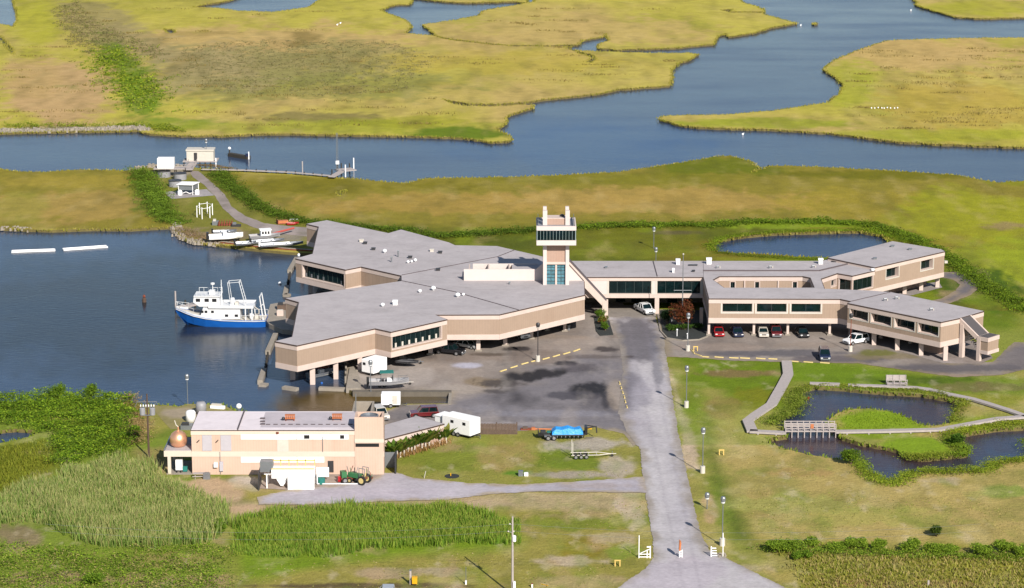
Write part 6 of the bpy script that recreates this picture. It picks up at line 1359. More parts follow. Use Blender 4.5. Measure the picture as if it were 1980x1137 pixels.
w=MB(); w.tube((0,0,0),(0,0,2.4),.04,'steel'); w.b2(-.1,.1,-.1,.1,0,.55,'white'); solo(w,'marker_post','thin marker with a white foot between yellow box and utility pole','marker',P(901,1130,0),'roadside markers')
w=MB(); w.b2(-.1,.1,-.1,.1,0,.5,'white'); w.b2(-.12,.12,-.12,.12,.5,.58,'rust'); solo(w,'marker_post','short white marker right of the pale utility pole','marker',P(1029,1136,0),'roadside markers')
w=MB(); w.tube((0,0,0),(.9,-.8,.05),.05,'bright_yellow'); solo(w,'fallen_marker','yellow marker rod lying right of the pale utility pole','marker',P(1046,1129,.02))
w=MB(); w.b2(-.12,.12,-.1,.1,0,.9,'wood_grey'); solo(w,'marker_post','grey marker stump in the lower right grass','marker',P(1795,1135,0),'roadside markers')
# planted court
mb=MB(); pts=[(1276,607),(1281,640),(1292,652),(1320,657),(1350,655),(1366,650),(1366,600),(1276,600)]
mb.prism([P2(x,y,.12) for x,y in pts],-.05,.12,'planter_dark'); tag(mb.build('planting_bed'),kind='structure')
mb=MB(); wp=[P(x,y,.1) for x,y in ((1272,608),(1277,640),(1290,654),(1320,659),(1352,657),(1368,651))]
for a,b in zip(wp,wp[1:]): d=b-a;c=(a+b)/2; mb.box((c.x,c.y,.1),(d.length+.1,.25,.3),'conc',math.atan2(d.y,d.x))
tag(mb.build('bed_kerb'),kind='structure')
mb=MB(); wp=[P(x,y,.1) for x,y in ((1148,612),(1152,640),(1160,649),(1186,647),(1178,620))]
mb.prism([(p.x,p.y) for p in wp],-.05,.12,'planter_dark'); tag(mb.build('planting_strip'),kind='structure')
for (x,y,l,h) in ((1309,650,'short white bollard at the front of the planted court',1.2),(1329,655,'short white bollard at the foot of the corner lamp post',.9),(1299,621,'small white light among the courtyard shrubs',.4)):
    w=MB(); w.tube((0,0,0),(0,0,h),.07,'white'); w.ball((0,0,h),.16,'white_gloss'); solo(w,'garden_light',l,'garden light',P(x,y,.12),'garden lights')
w=MB(); w.b2(-1.,1.,-.3,.3,.4,.5,'conc'); w.b2(-.9,-.6,-.25,.25,0,.4,'conc'); w.b2(.6,.9,-.25,.25,0,.4,'conc'); solo(w,'concrete_bench','concrete bench under the laboratory overhang beside the entrance post','bench',P(1158,604,.05),rz=-.5)
w=MB(); w.lathe((0,0,0),[(.3,0),(.35,.9),(.3,.95)],'steel',12); solo(w,'litter_bin','grey litter bin beside the last laboratory column','bin',P(1099,638,.05))
# ================================================================ WORKSHOP YARD
r=thing('hopper_plant','white hopper box raised on a steel frame before the workshop','hopper',P(580,945,0))
yy=P(580,945).y; X=lambda x,z=1:XZ(x,yy,z)-P(580,945).x; Z=lambda y:ZY(y,0,yy)
w=MB(); w.b2(X(525),X(608),0.2,2.2,Z(926),Z(909),'white'); vprism(w,[(X(533),Z(926)),(X(542),Z(941)),(X(547),Z(941)),(X(557),Z(926))],.4,1.9,'white'); w.build('hopper',r)
w=MB(); w.b2(X(557),X(608),-.6,.15,.02,Z(921),'white'); w.build('white_bin',r)
w=MB(); 
for x in (525,541,557,573,589,607): w.b2(X(x)-.06,X(x)+.06,2.1,2.22,Z(909),Z(896),'yellow_post')
w.b2(X(525),X(607),2.1,2.2,Z(900),Z(898),'yellow_post'); w.b2(X(525),X(607),.25,.35,Z(909)+.02,Z(907),'yellow_post'); w.build('railing',r)
w=MB(); w.b2(X(502),X(527),1.0,2.6,Z(917),Z(897),'alum'); w.build('motor_box',r)
for x,y_ in ((516,0.0),(516,2.4),(607,2.4)): w=MB(); w.b2(X(x)-.08,X(x)+.08,y_,y_+.16,0,Z(917),'white'); w.build('leg',r)
w=MB(); w.tube((X(511),.05,Z(917)),(X(530),.05,Z(917)),.06,'white'); w.b2(X(500),X(500)+.15,-.9,2.8,0,Z(912),'dark_metal'); w.build('side_screen',r)
r=thing('pipe_frame','white pipe frame and panel on the slab between hopper and tractor','pipes',P(625,938,0)); yy=P(625,938).y; ox=P(625,938).x
w=MB(); w.path([(XZ(613,yy,2)-ox,0,ZY(903,0,yy)),(XZ(613,yy,2)-ox,0,.2),(XZ(706,yy,2)-ox,0,.2)],.09,'white'); w.build('pipe',r)
w=MB(); w.b2(XZ(613,yy,2)-ox,XZ(634,yy,2)-ox,2.0,2.2,ZY(922,0,yy+2),ZY(904,0,yy+2),'white'); w.build('panel',r)
w=MB(); w.lathe((0,0,0),[(.55,0),(.6,.8),(.5,.85)],'green_canvas',14); solo(w,'green_tub','small green tub beside the white pipe frame','tub',P(621,935,.1))
r=thing('green_tractor','old green tractor with yellow wheels parked among machinery in front of the workshop','tractor',P(697,935,.05),R(150),'machinery in the workshop yard')
w=MB(); w.b2(-.3,2.0,-.35,.35,.8,1.5,'green_paint'); w.b2(-1.0,-.1,-.5,.5,.8,1.2,'rust'); w.build('body',r,bevel=.05)
for s in (-1,1):
    w=MB(); w.tube((-.7,s*.75-.15,.75),(-.7,s*.75+.15,.75),.68,'tyre',n=18); o=w.build('rear_wheel',r); w=MB(); w.tube((-.7,s*.92,.75),(-.7,s*.94,.75),.42,'yellow',n=14); w.tube((-.7,s*.56,.75),(-.7,s*.58,.75),.42,'yellow',n=14); w.build('rim',o)
    w=MB(); w.tube((1.5,s*.6-.1,.4),(1.5,s*.6+.1,.4),.4,'tyre',n=14); o=w.build('front_wheel',r); w=MB(); w.tube((1.5,s*.71,.4),(1.5,s*.73,.4),.22,'yellow',n=10); w.build('rim',o)
w=MB(); w.path([(-1.0,-.5,1.2),(-1.1,-.5,2.5),(-.1,-.5,2.5),(-.1,-.5,1.2)],.05,'steel'); w.path([(-1.0,.5,1.2),(-1.1,.5,2.5),(-.1,.5,2.5),(-.1,.5,1.2)],.05,'steel'); w.build('roll_frame',r); w=MB(); w.b2(-.8,-.4,-.25,.25,1.2,1.35,'yellow'); w.b2(-.85,-.75,-.25,.25,1.35,1.7,'yellow'); w.build('seat',r); w=MB(); w.tube((1.0,0,1.5),(1.0,0,2.3),.06,'dark_metal'); w.build('exhaust',r)
r=thing('rusty_harvester','rusty marsh machine with green panels and levers left of the tractor','machine',P(677,931,.05),R(20),'machinery in the workshop yard')
w=MB(); w.b2(-1.5,1.3,-.6,.6,.5,.8,'rust'); w.b2(-1.4,-.6,-.5,.5,.8,1.7,'green_paint'); w.b2(.1,.9,-.4,.4,.8,1.4,'dark_metal'); w.build('chassis',r)
w=MB()
for k in range(7): a=random.uniform(-1,1); w.tube((a,random.uniform(-.4,.4),.8),(a+random.uniform(-.6,.6),random.uniform(-.4,.4),random.uniform(1.7,2.6)),.05,random.choice(('rust','steel','green_paint')))
w.build('levers',r)
for x in (-1,.9):
    for s in (-1,1): wheel(r,x,s*.75,.45)
w=MB(); w.b2(-1.9,-1.5,-.2,.2,.2,1.0,'red_paint'); w.build('red_tank',r)
r=thing('rusty_harrow','rusty tined implement on the right of the tractor','machine',P(714,930,.05),R(-10),'machinery in the workshop yard')
w=MB(); w.b2(-.5,.5,-.4,.4,.4,.6,'rust')
for k in range(5): w.tube((-.4+k*.2,0,.5),(-.4+k*.2,.1,1.9-k*.2),.05,'rust' if k%2 else 'green_paint')
w.b2(-.3,.3,-.45,.45,0,.4,'steel'); w.build('frame',r)
w=MB(); w.b2(-1.1,1.1,-.35,.35,.7,.78,'wood_grey'); w.b2(-1.2,1.2,-.75,-.5,.4,.46,'wood_grey'); w.b2(-1.2,1.2,.5,.75,.4,.46,'wood_grey')
for x in (-.8,.8): w.tube((x,-.7,0),(x,.2,.72),.05,'wood_grey'); w.tube((x,.7,0),(x,-.2,.72),.05,'wood_grey')
solo(w,'picnic_table','grey picnic table at the foot of the workshop wall','picnic table',P(388,924,0),rz=.1)
w=MB(); w.b2(-.5,.5,-.35,.35,0,.9,'alum'); w.b2(-.3,.3,-.3,.3,.9,1.0,'steel'); solo(w,'metal_crate','pale metal crate beside the picnic table','crate',P(400,926,0))
r=thing('porch_tank_cart','white wheeled tank with a blue pump under the workshop porch','tank',P(347,912,.14)); w=MB(); w.b2(-.5,.5,-.4,.4,.35,1.9,'white'); w.build('tank',r); w=MB(); w.b2(.55,1.2,-.3,.3,.1,.8,'green_canvas'); w.build('pump',r)
for s in (-.3,.3): w=MB(); w.tube((s-.05,-.45,.2),(s+.05,-.45,.2),.2,'tyre',n=10); w.build('wheel',r)
w=MB(); w.lathe((0,0,0),[(.8,0),(.8,1.5),(.6,1.8),(.1,1.9)],'white',18); solo(w,'upright_tank','tall white tank at the left rear corner of the workshop','tank',P(369,815,0),group='white tanks behind the workshop',smooth=True)
w=MB(); w.lathe((0,0,0),[(.85,0),(.85,1.6),(.6,2.0)],'boat_grey',16); solo(w,'upright_tank','grey-white tank right behind the tall white one','tank',P(389,800,0),group='white tanks behind the workshop',smooth=True)
w=MB(); w.b2(-1,1,-.4,.4,0,.7,'alum'); w.b2(-.8,.3,-.3,.3,.7,1.1,'dark_metal'); w.tube((-1,.2,.8),(1.3,.2,.9),.08,'steel'); solo(w,'pump_unit','dark pump and pipes at the left rear foot of the workshop','pump',P(362,830,0))
w=MB(); w.ball((0,0,.4),.45,'white_gloss'); w.tube((0,0,-.1),(0,0,-1),.1,'steel'); solo(w,'dish_antenna','white dish on a short stem behind the workshop roof','antenna',P(462,790,2.4),smooth=False)
w=MB(); w.b2(-1.2,1.2,-.3,.3,0,.5,'white'); w.b2(-1.0,.6,-.25,.25,.5,.8,'offwhite'); solo(w,'upturned_skiff','white upturned skiff on the bank behind the workshop','boat',P(421,790,0),rz=-.25)
w=MB(); w.b2(-.35,.35,-.3,.3,0,.8,'alum'); w.b2(.5,1.1,-.2,.2,0,.5,'white'); solo(w,'valve_box','small grey-white valve box alone on the lawn west of the road','utility box',P(1007,920,0))
mb=MB(); mb.lathe((0,0,-.02),[(1.1,0),(1.1,.08),(.2,.1)],'planter_dark',18); mb.tube((-.2,0,0),(-.2,0,.5),.08,'bright_yellow'); solo(mb,'fire_pit','dark round fire pit on the lawn below the banana plants','fire pit',P(874,921,0))
mb=MB(); mb.tube((0,0,0),(.25,0,1.1),.05,'offwhite'); solo(mb,'leaning_stake','pale leaning stake left of the fire pit','stake',P(820,925,0))
for i,(x,y,l) in enumerate(((1709,209,'white egrets in the far right marsh pool'),)):
    w=MB()
    for k in range(9): w.ball((-3.5+k*.9+random.uniform(-.3,.3),random.uniform(-.6,.6),.35),.22,'white_gloss',6)
    solo(w,'egret_flock',l,'birds',P(x,y+2,0),smooth=True)
for (x,y,l) in ((1436,261,'tiny white bird on the channel below the right marsh spit'),(1548,50,'tiny white bird near the small far islet'),(1761,21,'tiny white bird on the far right channel'),(652,49,'left one of two white birds on the far marsh'),(658,46,'right one of two white birds on the far marsh')):
    w=MB(); w.ball((0,0,.2),.3,'white_gloss',8); w.ball((.3,0,.5),.12,'white_gloss',6); solo(w,'white_bird',l,'bird',P(x,y,ZW if x>1000 else 0),'white birds',smooth=True)
# ================================================================ VEGETATION
def fmesh(name,V,F,cols,parent=None,label=None,cat=None,group=None,kind=None,m='leaf',loc=None):
    """V (n,3), F (k,4) or (k,3), cols (n,3)"""
    V=np.asarray(V,float)
    if loc is not None: V=V-np.array(loc)
    me=bpy.data.meshes.new(name); n=len(V);k=len(F);w=F.shape[1]
    me.vertices.add(n); me.vertices.foreach_set('co',V.ravel()); me.loops.add(k*w); me.loops.foreach_set('vertex_index',F.ravel().astype(np.int32))
    me.polygons.add(k); me.polygons.foreach_set('loop_start',np.arange(0,k*w,w,dtype=np.int32)); me.polygons.foreach_set('loop_total',np.full(k,w,dtype=np.int32))
    me.update(calc_edges=True); me.validate()
    ca=me.color_attributes.new('Col','FLOAT_COLOR','POINT'); cc=np.ones((n,4)); cc[:,:3]=cols; ca.data.foreach_set('color',cc.ravel()); me.materials.append(MATS[m])
    o=bpy.data.objects.new(name,me); sc.collection.objects.link(o)
    if parent is not None: o.parent=parent
    elif loc is not None: o.location=loc
    return tag(o,label,cat,group,kind)
def pick(cols,n,k=.95,var=.18):
    c=np.array([alb(q,k) for q in cols]); i=RS.randint(0,len(c),n); return c[i]*(1+RS.uniform(-var,var,(n,1)))
def leaves(P3,size,cols,k=.95,flat=.5,var=.2):
    """one randomly turned leaf-clump quad per point"""
    n=len(P3); a=RS.normal(size=(n,3)); a[:,2]*=flat*.6; a/=np.linalg.norm(a,axis=1)[:,None]+1e-9
    b=RS.normal(size=(n,3)); b[:,2]*=flat; b-=a*(a*b).sum(1)[:,None]; b/=np.linalg.norm(b,axis=1)[:,None]+1e-9
    s=size*RS.uniform(.55,1.3,(n,1)); a=a*s; b=b*s*.6
    V=np.stack([P3-a,P3-b,P3+a,P3+b],1).reshape(-1,3); F=np.arange(4*n).reshape(n,4)
    return V,F,np.repeat(pick(cols,n,k,var),4,0)
def blades(B,h,w,cols,k=.95,lean=.25,tip=None,var=.2):
    n=len(B); a=RS.uniform(0,math.pi,n); d=np.stack([np.cos(a),np.sin(a),0*a],1)*(w*RS.uniform(.6,1.4,n))[:,None]/2
    H=h*RS.uniform(.65,1.25,n); l=RS.normal(size=(n,2))*lean*H[:,None]; T=B+np.stack([l[:,0],l[:,1],H],1); M=B+(T-B)*.55; M[:,:2]-=l*.2
    V=np.stack([B-d*.7,B+d*.7,M+d,T,M-d],1).reshape(-1,3); i=np.arange(n)*5
    F=np.concatenate([np.stack([i,i+1,i+2,i+4],1)]); F2=np.stack([i+4,i+2,i+3,i+3],1)
    c=np.repeat(pick(cols,n,k,var),5,0)
    if tip is not None:
        t=np.array(alb(tip,k)); sel=np.zeros(len(c),bool); sel[3::5]=RS.rand(n)<.5; c[sel]=t
    # two quads per blade: lower and upper (upper narrows to the tip)
    V2=np.stack([T-d*.15],1).reshape(-1,3); base=len(V); V=np.concatenate([V,V2]); c=np.concatenate([c,c[3::5][:n]])
    F2=np.stack([i+4,i+2,i+3,base+np.arange(n)],1); return V,np.concatenate([F,F2]),c
def inpoly(pxpoly,dens,z=0.):
    wp=[P2(*p) for p in pxpoly]; xs=[p[0] for p in wp];ys=[p[1] for p in wp]; A=(max(xs)-min(xs))*(max(ys)-min(ys)); n=int(A*dens)
    x=RS.uniform(min(xs),max(xs),n); y=RS.uniform(min(ys),max(ys),n); d=sdf(x,y,wp)+(fbm(x*.25,y*.25,4)-.5)*5; k=(d-RS.rand(len(x))**2*4)>0; return np.stack([x[k],y[k],np.full(k.sum(),z)],1),d[k]
def along(pts,dens,spread,z=0.):
    wp=[np.array(P2(*p)) for p in pts]; out=[]
    for a,b in zip(wp,wp[1:]):
        L=np.hypot(*(b-a)); n=max(1,int(L*dens)); t=RS.rand(n,1); out.append(a+(b-a)*t+RS.normal(size=(n,2))*spread)
    q=np.concatenate(out); return np.concatenate([q,np.full((len(q),1),z)],1)
def brush(name,pts,h,size,cols,label=None,ns=.3,floor=.25,k=.95,seed=3):
    """leafy thicket: leaf clumps spread through a lumpy canopy"""
    q=np.repeat(pts,7,0); q[:,:2]+=RS.normal(size=(len(q),2))*.45; hh=h*(floor+(1-floor)*np.clip((fbm(q[:,0]*ns,q[:,1]*ns,seed,3)-.3)*2.2,0,1)); q[:,2]=hh*np.sqrt(RS.rand(len(q)))
    V,F,c=leaves(q,size*.33,cols,k); n=vn(q[:,0]*.35,q[:,1]*.35,9)
    c*=np.repeat(.8+.4*n,4)[:,None]
    return fmesh(name,V,F,c,kind='stuff',label=label)
# ---- left reeds
q,_=inpoly([(-80,985),(30,952),(110,930),(170,892),(235,880),(290,905),(340,935),(440,985),(448,1010),(420,1045),(330,1060),(200,1062),(60,1010),(-80,1040)],40)
hh=.9+1.5*np.clip((fbm(q[:,0]*.12,q[:,1]*.12,2)-.3)*2,0,1)
V,F,c=blades(q,hh,.085,[(134,158,78),(120,150,66),(150,162,88),(112,140,60),(170,166,104)],lean=.2,tip=(200,190,134)); fmesh('reed_bed',V,F,c,kind='stuff',label='tall grey-green reeds covering the mound left of the workshop drive')
q,_=inpoly([(440,1012),(500,990),(560,984),(700,976),(850,974),(960,992),(1008,1012),(1005,1050),(930,1052),(800,1062),(700,1070),(600,1075),(480,1080),(445,1060)],40)
V,F,c=blades(q,(.5+1.1*np.clip((fbm(q[:,0]*.2,q[:,1]*.2,6)-.3)*2,0,1)),.085,[(116,150,46),(102,138,44),(130,156,52),(140,158,60)],lean=.2,tip=(170,166,84)); fmesh('reed_bed',V,F,c,kind='stuff',label='bright green reed strip in the centre foreground')
# ---- shore brush, left
q,d=inpoly([(-80,775),(0,772),(60,768),(115,762),(195,766),(250,774),(268,800),(262,860),(240,885),(170,892),(130,915),(90,900),(110,850),(60,830),(-80,820)],9)
brush('shore_thicket',q,1.9,.5,[(122,150,34),(98,130,28),(140,162,44),(84,112,28)],'bright green brush along the harbour shore at lower left')
q,d=inpoly([(80,850),(110,870),(70,960),(-80,985),(-80,870),(30,860)],22); V,F,c=blades(q,.5,.1,[(126,132,40),(136,140,46),(112,124,36)],lean=.3); fmesh('marsh_grass',V,F,c,kind='stuff',label='low olive marsh grass round the dark pool at lower left')
q,d=inpoly([(-80,1040),(200,1062),(400,1050),(450,1070),(470,1150),(-80,1160)],5); brush('low_brush',q,.8,.42,[(118,146,40),(136,158,48),(100,128,34),(160,150,90)],'low mixed brush across the bottom left corner',ns=.5,floor=.02)
q=along([(238,770),(262,800),(268,830),(262,860)],40,1.0); brush('dry_brush',q,1.2,.35,[(170,146,100),(150,130,80)],'dry brown brush at the right end of the shore thicket')
# ---- far hedge line behind the building
q=along([(420,335),(440,355),(470,380),(500,400),(540,418),(600,432),(660,438),(760,446),(860,458),(950,452),(1040,446)],34,1.3)
brush('canal_hedge',q,1.2,.5,[(88,112,28),(74,96,24),(104,126,34)],'dark green hedge along the old canal left of the tower')
q=along([(1115,442),(1200,438),(1300,436),(1380,436),(1440,430),(1520,430),(1600,430),(1680,436),(1740,452),(1800,480),(1850,512),(1900,550),(1940,575),(1990,605)],38,1.3)
brush('canal_hedge',q,1.15,.5,[(100,124,28),(84,108,26),(124,146,34)],'green hedge along the old canal right of the tower')
q=along([(1380,486),(1376,476),(1392,463),(1440,454),(1520,448),(1600,446),(1680,445),(1720,456),(1760,470)],22,.7); brush('pond_edge_grass',q,.6,.34,[(128,150,32),(110,132,30)],'bright grass fringe round the blue pond behind the building')
q=along([(1384,488),(1440,495),(1520,500),(1600,503)],22,.7); brush('pond_edge_grass',q,.4,.3,[(112,130,28),(90,108,24)],'dark grass fringe on the near side of the blue pond')
q=along([(270,334),(280,350),(300,385),(315,410),(330,428),(350,432)],46,1.6); brush('peninsula_brush',q,1.7,.5,[(96,122,34),(112,136,40)],'green brush down the left side of the peninsula')
q=along([(352,445),(370,458),(400,464),(440,468)],26,1.2); brush('dry_brush',q,.9,.35,[(168,138,118),(140,126,70)],'dry reddish brush behind the peninsula rocks')
q=along([(385,322),(420,324),(448,327)],26,.6); brush('dry_brush',q,.8,.35,[(150,120,80),(120,110,60)],'brown grass at the foot of the pump house')
# ---- far marsh brush
q,_=inpoly([(190,100),(240,92),(262,120),(240,140),(300,150),(318,190),(300,215),(270,215),(240,190),(200,150),(180,130)],1.0); q[:,:2]+=RS.normal(size=(len(q),2))*4; brush('far_brush',q,.9,.9,[(116,140,34),(100,126,30),(150,160,44)],'green brush patch on the far marsh at upper left')
q,_=inpoly([(96,20),(150,0),(175,30),(220,55),(280,80),(330,105),(300,118),(230,85),(170,108),(130,85),(110,50)],.8); brush('far_dry_brush',q,.6,.6,[(150,134,100),(134,122,84),(110,120,50)],'grey-brown brush running across the upper left marsh')
q,_=inpoly([(0,243),(265,240),(330,245),(380,258),(300,256),(262,246),(0,250)],3); brush('bank_brush',q,1.4,.6,[(110,130,36),(140,150,44)],'green brush on the far canal bank at left')
q,_=inpoly([(350,90),(520,75),(760,80),(850,110),(800,175),(620,190),(400,180),(330,140)],.3); brush('far_dry_brush',q,.4,.6,[(140,132,88),(120,120,70),(150,140,100)],'scattered grey scrub over the far marsh')
# ---- pond fringe
fr=[(1538,758),(1560,748),(1600,744),(1700,752),(1790,757),(1840,768),(1866,780),(1850,798),(1845,816)]
q=along(fr,20,.5); brush('pond_reeds',q,.7,.34,[(124,138,40),(144,150,52),(104,120,36)],'reeds along the far edge of the boardwalk pond')
q=along([(1545,757),(1541,780),(1528,800),(1500,812),(1490,822)],45,.9); brush('pond_reeds',q,.9,.36,[(140,150,60),(120,136,44),(104,124,36)],'thick reeds between the boardwalk bend and the pond')
q=along([(1668,912),(1690,925),(1716,936),(1745,930),(1757,917),(1810,914),(1868,915),(1910,908),(1925,896),(1975,890),(2010,890)],40,.8); brush('pond_reeds',q,.9,.36,[(128,148,38),(112,132,36),(150,160,50)],'reeds along the near edge of the boardwalk pond')
q=along([(1640,878),(1663,896),(1672,908)],40,.6); brush('pond_reeds',q,.8,.36,[(128,148,38),(112,132,36)],'reeds beside the round shrub at the pond')
q=along([(1834,845),(1850,838),(1900,828),(1980,818)],40,.8); brush('pond_reeds',q,.7,.36,[(132,150,36),(150,160,48)],'reeds below the right boardwalk')
q=along([(1834,848),(1840,858),(1862,868),(1866,878),(1840,882)],40,.6); brush('pond_reeds',q,.9,.36,[(110,136,36),(128,148,40)],'reeds at the right tip of the pond island')
q=along([(1752,882),(1781,886),(1830,883)],45,.6); brush('pond_reeds',q,.8,.35,[(120,136,40),(140,150,48)],'reeds at the foot of the pond island')
q,_=inpoly([(1976,848),(2010,842),(2040,860),(2020,884),(1985,880),(1970,866)],9); brush('pond_reeds',q,1.4,.42,[(120,140,36),(100,120,30)],'reed clump at the right edge of the picture')
q,_=inpoly([(1600,811),(1640,793),(1680,791),(1718,796),(1752,808),(1778,821),(1800,826),(1700,829),(1620,829)],7); V,F,c=blades(q,.22,.14,[(126,150,34),(134,154,40)]); fmesh('island_grass',V,F,c,kind='stuff',label='bright grass on the pond island')
q,_=inpoly([(1480,1052),(1500,1046),(1600,1050),(1700,1060),(1990,1070),(2060,1064),(2060,1160),(1540,1160),(1530,1110)],11); V,F,c=blades(q,.45,.16,[(150,148,66),(134,138,52),(166,150,92)],lean=.4,tip=(180,166,110)); fmesh('rough_grass',V,F,c,kind='stuff',label='rough grass over the lower right corner')
# ---- shore fringe on every bank
E_b=[e[0] for k,e in cnt.items() if len(e)==1]
A_=np.array([V_ for V_ in p_.x]) if False else None
pa=np.array([[p_.x[a],p_.y[a]] for a,b in E_b]); pb=np.array([[p_.x[b],p_.y[b]] for a,b in E_b])
L_=np.hypot(*(pb-pa).T); keep=(L_<30)&(pa[:,1]<1100)&(np.abs(pa[:,0])<pa[:,1]*.24)
mx=(pa+pb)/2; fwx=mx[:,1]*CP+CAM_H*SP; mpx=990+F_PX*mx[:,0]/fwx; mpy=568.5-F_PX*(mx[:,1]*SP-CAM_H*CP)/fwx
keep&=~((mpx>480)&(mpx<900)&(mpy>470)&(mpy<800)); pa,pb,L_,mpy=pa[keep],pb[keep],L_[keep],mpy[keep]
n=np.maximum(1,(L_*6).astype(int)); idx=np.repeat(np.arange(len(n)),n); t=RS.rand(len(idx),1); q=pa[idx]+(pb[idx]-pa[idx])*t+RS.normal(size=(len(idx),2))*.35; q=np.concatenate([q,np.full((len(q),1),-.25)],1)
my=mpy[idx]
for sel_,cols_,nm_ in ((my<600,[(164,152,68),(154,150,56),(172,160,80),(142,142,50)],'tan grass fringe along the marsh banks'),(my>=600,[(122,140,44),(136,150,52),(112,130,40)],'green grass fringe along the pond and near harbour banks')):
    V,F,c=blades(q[sel_],.55,.24,cols_,lean=.35); fmesh('shore_grass',V,F,c,kind='stuff',label=nm_)
# ---- dark sedge streaks on the marshes
cl=[]
for _ in range(150):
    x,y=random.uniform(-40,1300),random.uniform(15,250) 
    if random.random()<.3: x,y=random.uniform(1650,2000),random.uniform(90,250)
    c0=np.array(P2(x,y)); n_=random.randint(20,90); cl.append(np.stack([c0[0]+RS.normal(size=n_)*random.uniform(1,5),c0[1]+RS.normal(size=n_)*random.uniform(.4,1.6),np.zeros(n_)],1))
q=np.concatenate(cl); ok=np.ones(len(q),bool)
for k_,l_ in wloops.items():
    if not k_.startswith('isle'): ok&=sdf(q[:,0],q[:,1],[P2(*p) for p in l_])<-1
q=q[ok]; V,F,c=blades(q,.45,.16,[(140,124,66),(126,118,60),(152,132,80)],lean=.3); fmesh('sedge_streaks',V,F,c,kind='stuff',label='dark sedge streaks scattered over the far marsh')
# ---- mown ground and marsh tufts so that the near ground is not flat
def tufts(name,poly,dens,h,w,cols,label):
    q,_=inpoly(poly,dens); m_=fbm(q[:,0]*.15,q[:,1]*.15,8)>.47; q=q[m_]; V,F,c=blades(q,h*.7,w*.7,cols,lean=.5); fmesh(name,V,F,c,kind='stuff',label=label)
tufts('lawn_tufts',[(1385,800),(1440,845),(1500,880),(1640,930),(1720,960),(1980,940),(2000,1050),(1700,1050),(1480,1030),(1420,1000),(1370,860)],1.6,.14,.3,[(156,146,80),(130,140,54),(176,160,104)],'small tufts over the tan lawn right of the road')
tufts('lawn_tufts',[(450,1085),(1000,1055),(1060,1000),(1250,960),(1262,1060),(1200,1110),(1100,1150),(440,1150)],1.6,.14,.3,[(150,140,74),(122,134,48),(172,156,110)],'small tufts over the patchy verge in the foreground')
tufts('lawn_tufts',[(770,880),(870,850),(1020,845),(1180,900),(1230,925),(1000,932),(770,920)],1.8,.12,.28,[(140,142,60),(120,134,46),(160,148,80)],'small tufts over the lawn between workshop and road')
# ---- individual shrubs and trees
def shrub(name,label,cat,px,py,rx,h,cols,n=500,size=.3,group=None,trunk=True,ry=None,lumps=5,z=0.,gap=0):
    loc=P(px,py,z); r=thing(name,label,cat,loc,0,group); ry=ry or rx
    cs=[(random.uniform(-.5,.5)*rx,random.uniform(-.5,.5)*ry,h*random.uniform(.5,.78),random.uniform(.38,.62)) for _ in range(lumps)]+[(0,0,h*.55,.7)]
    pts=[]
    for (cx,cy,cz,s) in cs:
        k=int(n/len(cs)); d=RS.normal(size=(k,3)); d/=np.linalg.norm(d,axis=1)[:,None]; rad=(.55+.45*RS.rand(k,1))*(1+.15*RS.normal(size=(k,1)))
        pts.append(np.array([cx,cy,cz])+d*rad*np.array([rx*s,ry*s,h*.5*s*1.05]))
    q=np.concatenate(pts); q=q[q[:,2]>gap]; q=np.repeat(q,4,0)+RS.normal(size=(4*len(q),3))*.08; V,F,c=leaves(q,size*.42,cols); fmesh('crown' if trunk else 'foliage',V,F,c,parent=r)
    t=MB()
    for k in range(4 if trunk else 3):
        a=k*1.7; x,y=math.cos(a)*rx*.35,math.sin(a)*ry*.35; t.tube((x*.1,y*.1,0),(x*.5,y*.5,h*.35),.06+.02*h*.5,'trunk',.05); t.tube((x*.5,y*.5,h*.35),(x,y,h*.7),.05,'trunk',.02)
    t.build('trunk' if trunk else 'stem',r); return r
GR=[(96,124,30),(78,106,26),(122,146,38)]
shrub('shrub','round green shrub at the left near edge of the boardwalk pond','shrub',1645,897,1.7,2.6,GR,700)
shrub('shrub','dark green bush at the right tip of the pond island','shrub',1849,862,1.2,2.0,[(84,118,34),(70,100,30)],450)
shrub('young_tree','small lone dark tree on the lower right lawn','tree',1810,1037,1.0,1.7,[(70,88,28),(84,104,34)],380,gap=.3)
shrub('flowering_tree','reddish tree rising through the planted court by the flagpole','tree',1318,638,2.7,5.6,[(120,60,40),(104,58,36),(86,74,38),(136,78,52)],1500,.3,gap=1.6,lumps=9)
shrub('shrub','dark evergreen shrub left in the planted court under the red tree','shrub',1290,628,1.6,3.0,[(34,58,30),(48,72,36)],600,.3,'shrubs of the planted court')
shrub('shrub','low green shrub at the front left of the planted court','shrub',1300,640,1.5,1.2,[(80,110,36),(60,90,30)],400,.25,'shrubs of the planted court')
shrub('shrub','low green shrub in the middle of the planted court','shrub',1325,638,1.4,1.2,[(80,110,36),(56,84,30)],400,.25,'shrubs of the planted court')
shrub('shrub','low dark shrub at the right of the planted court','shrub',1347,636,1.3,1.1,[(66,92,34),(46,72,30)],350,.25,'shrubs of the planted court')
for k,(x,y,l) in enumerate(((1161,617,'hindmost bush in the strip beside the entrance post'),(1166,628,'middle bush with red blooms in the strip beside the entrance post'),(1170,640,'front bush in the strip beside the entrance post'))): shrub('bush',l,'bush',x,y,1.0,1.7,[(100,132,36),(84,112,30),(150,90,50)] if k==1 else [(100,132,36),(84,112,30)],420,.25,'bushes in the entrance strip')
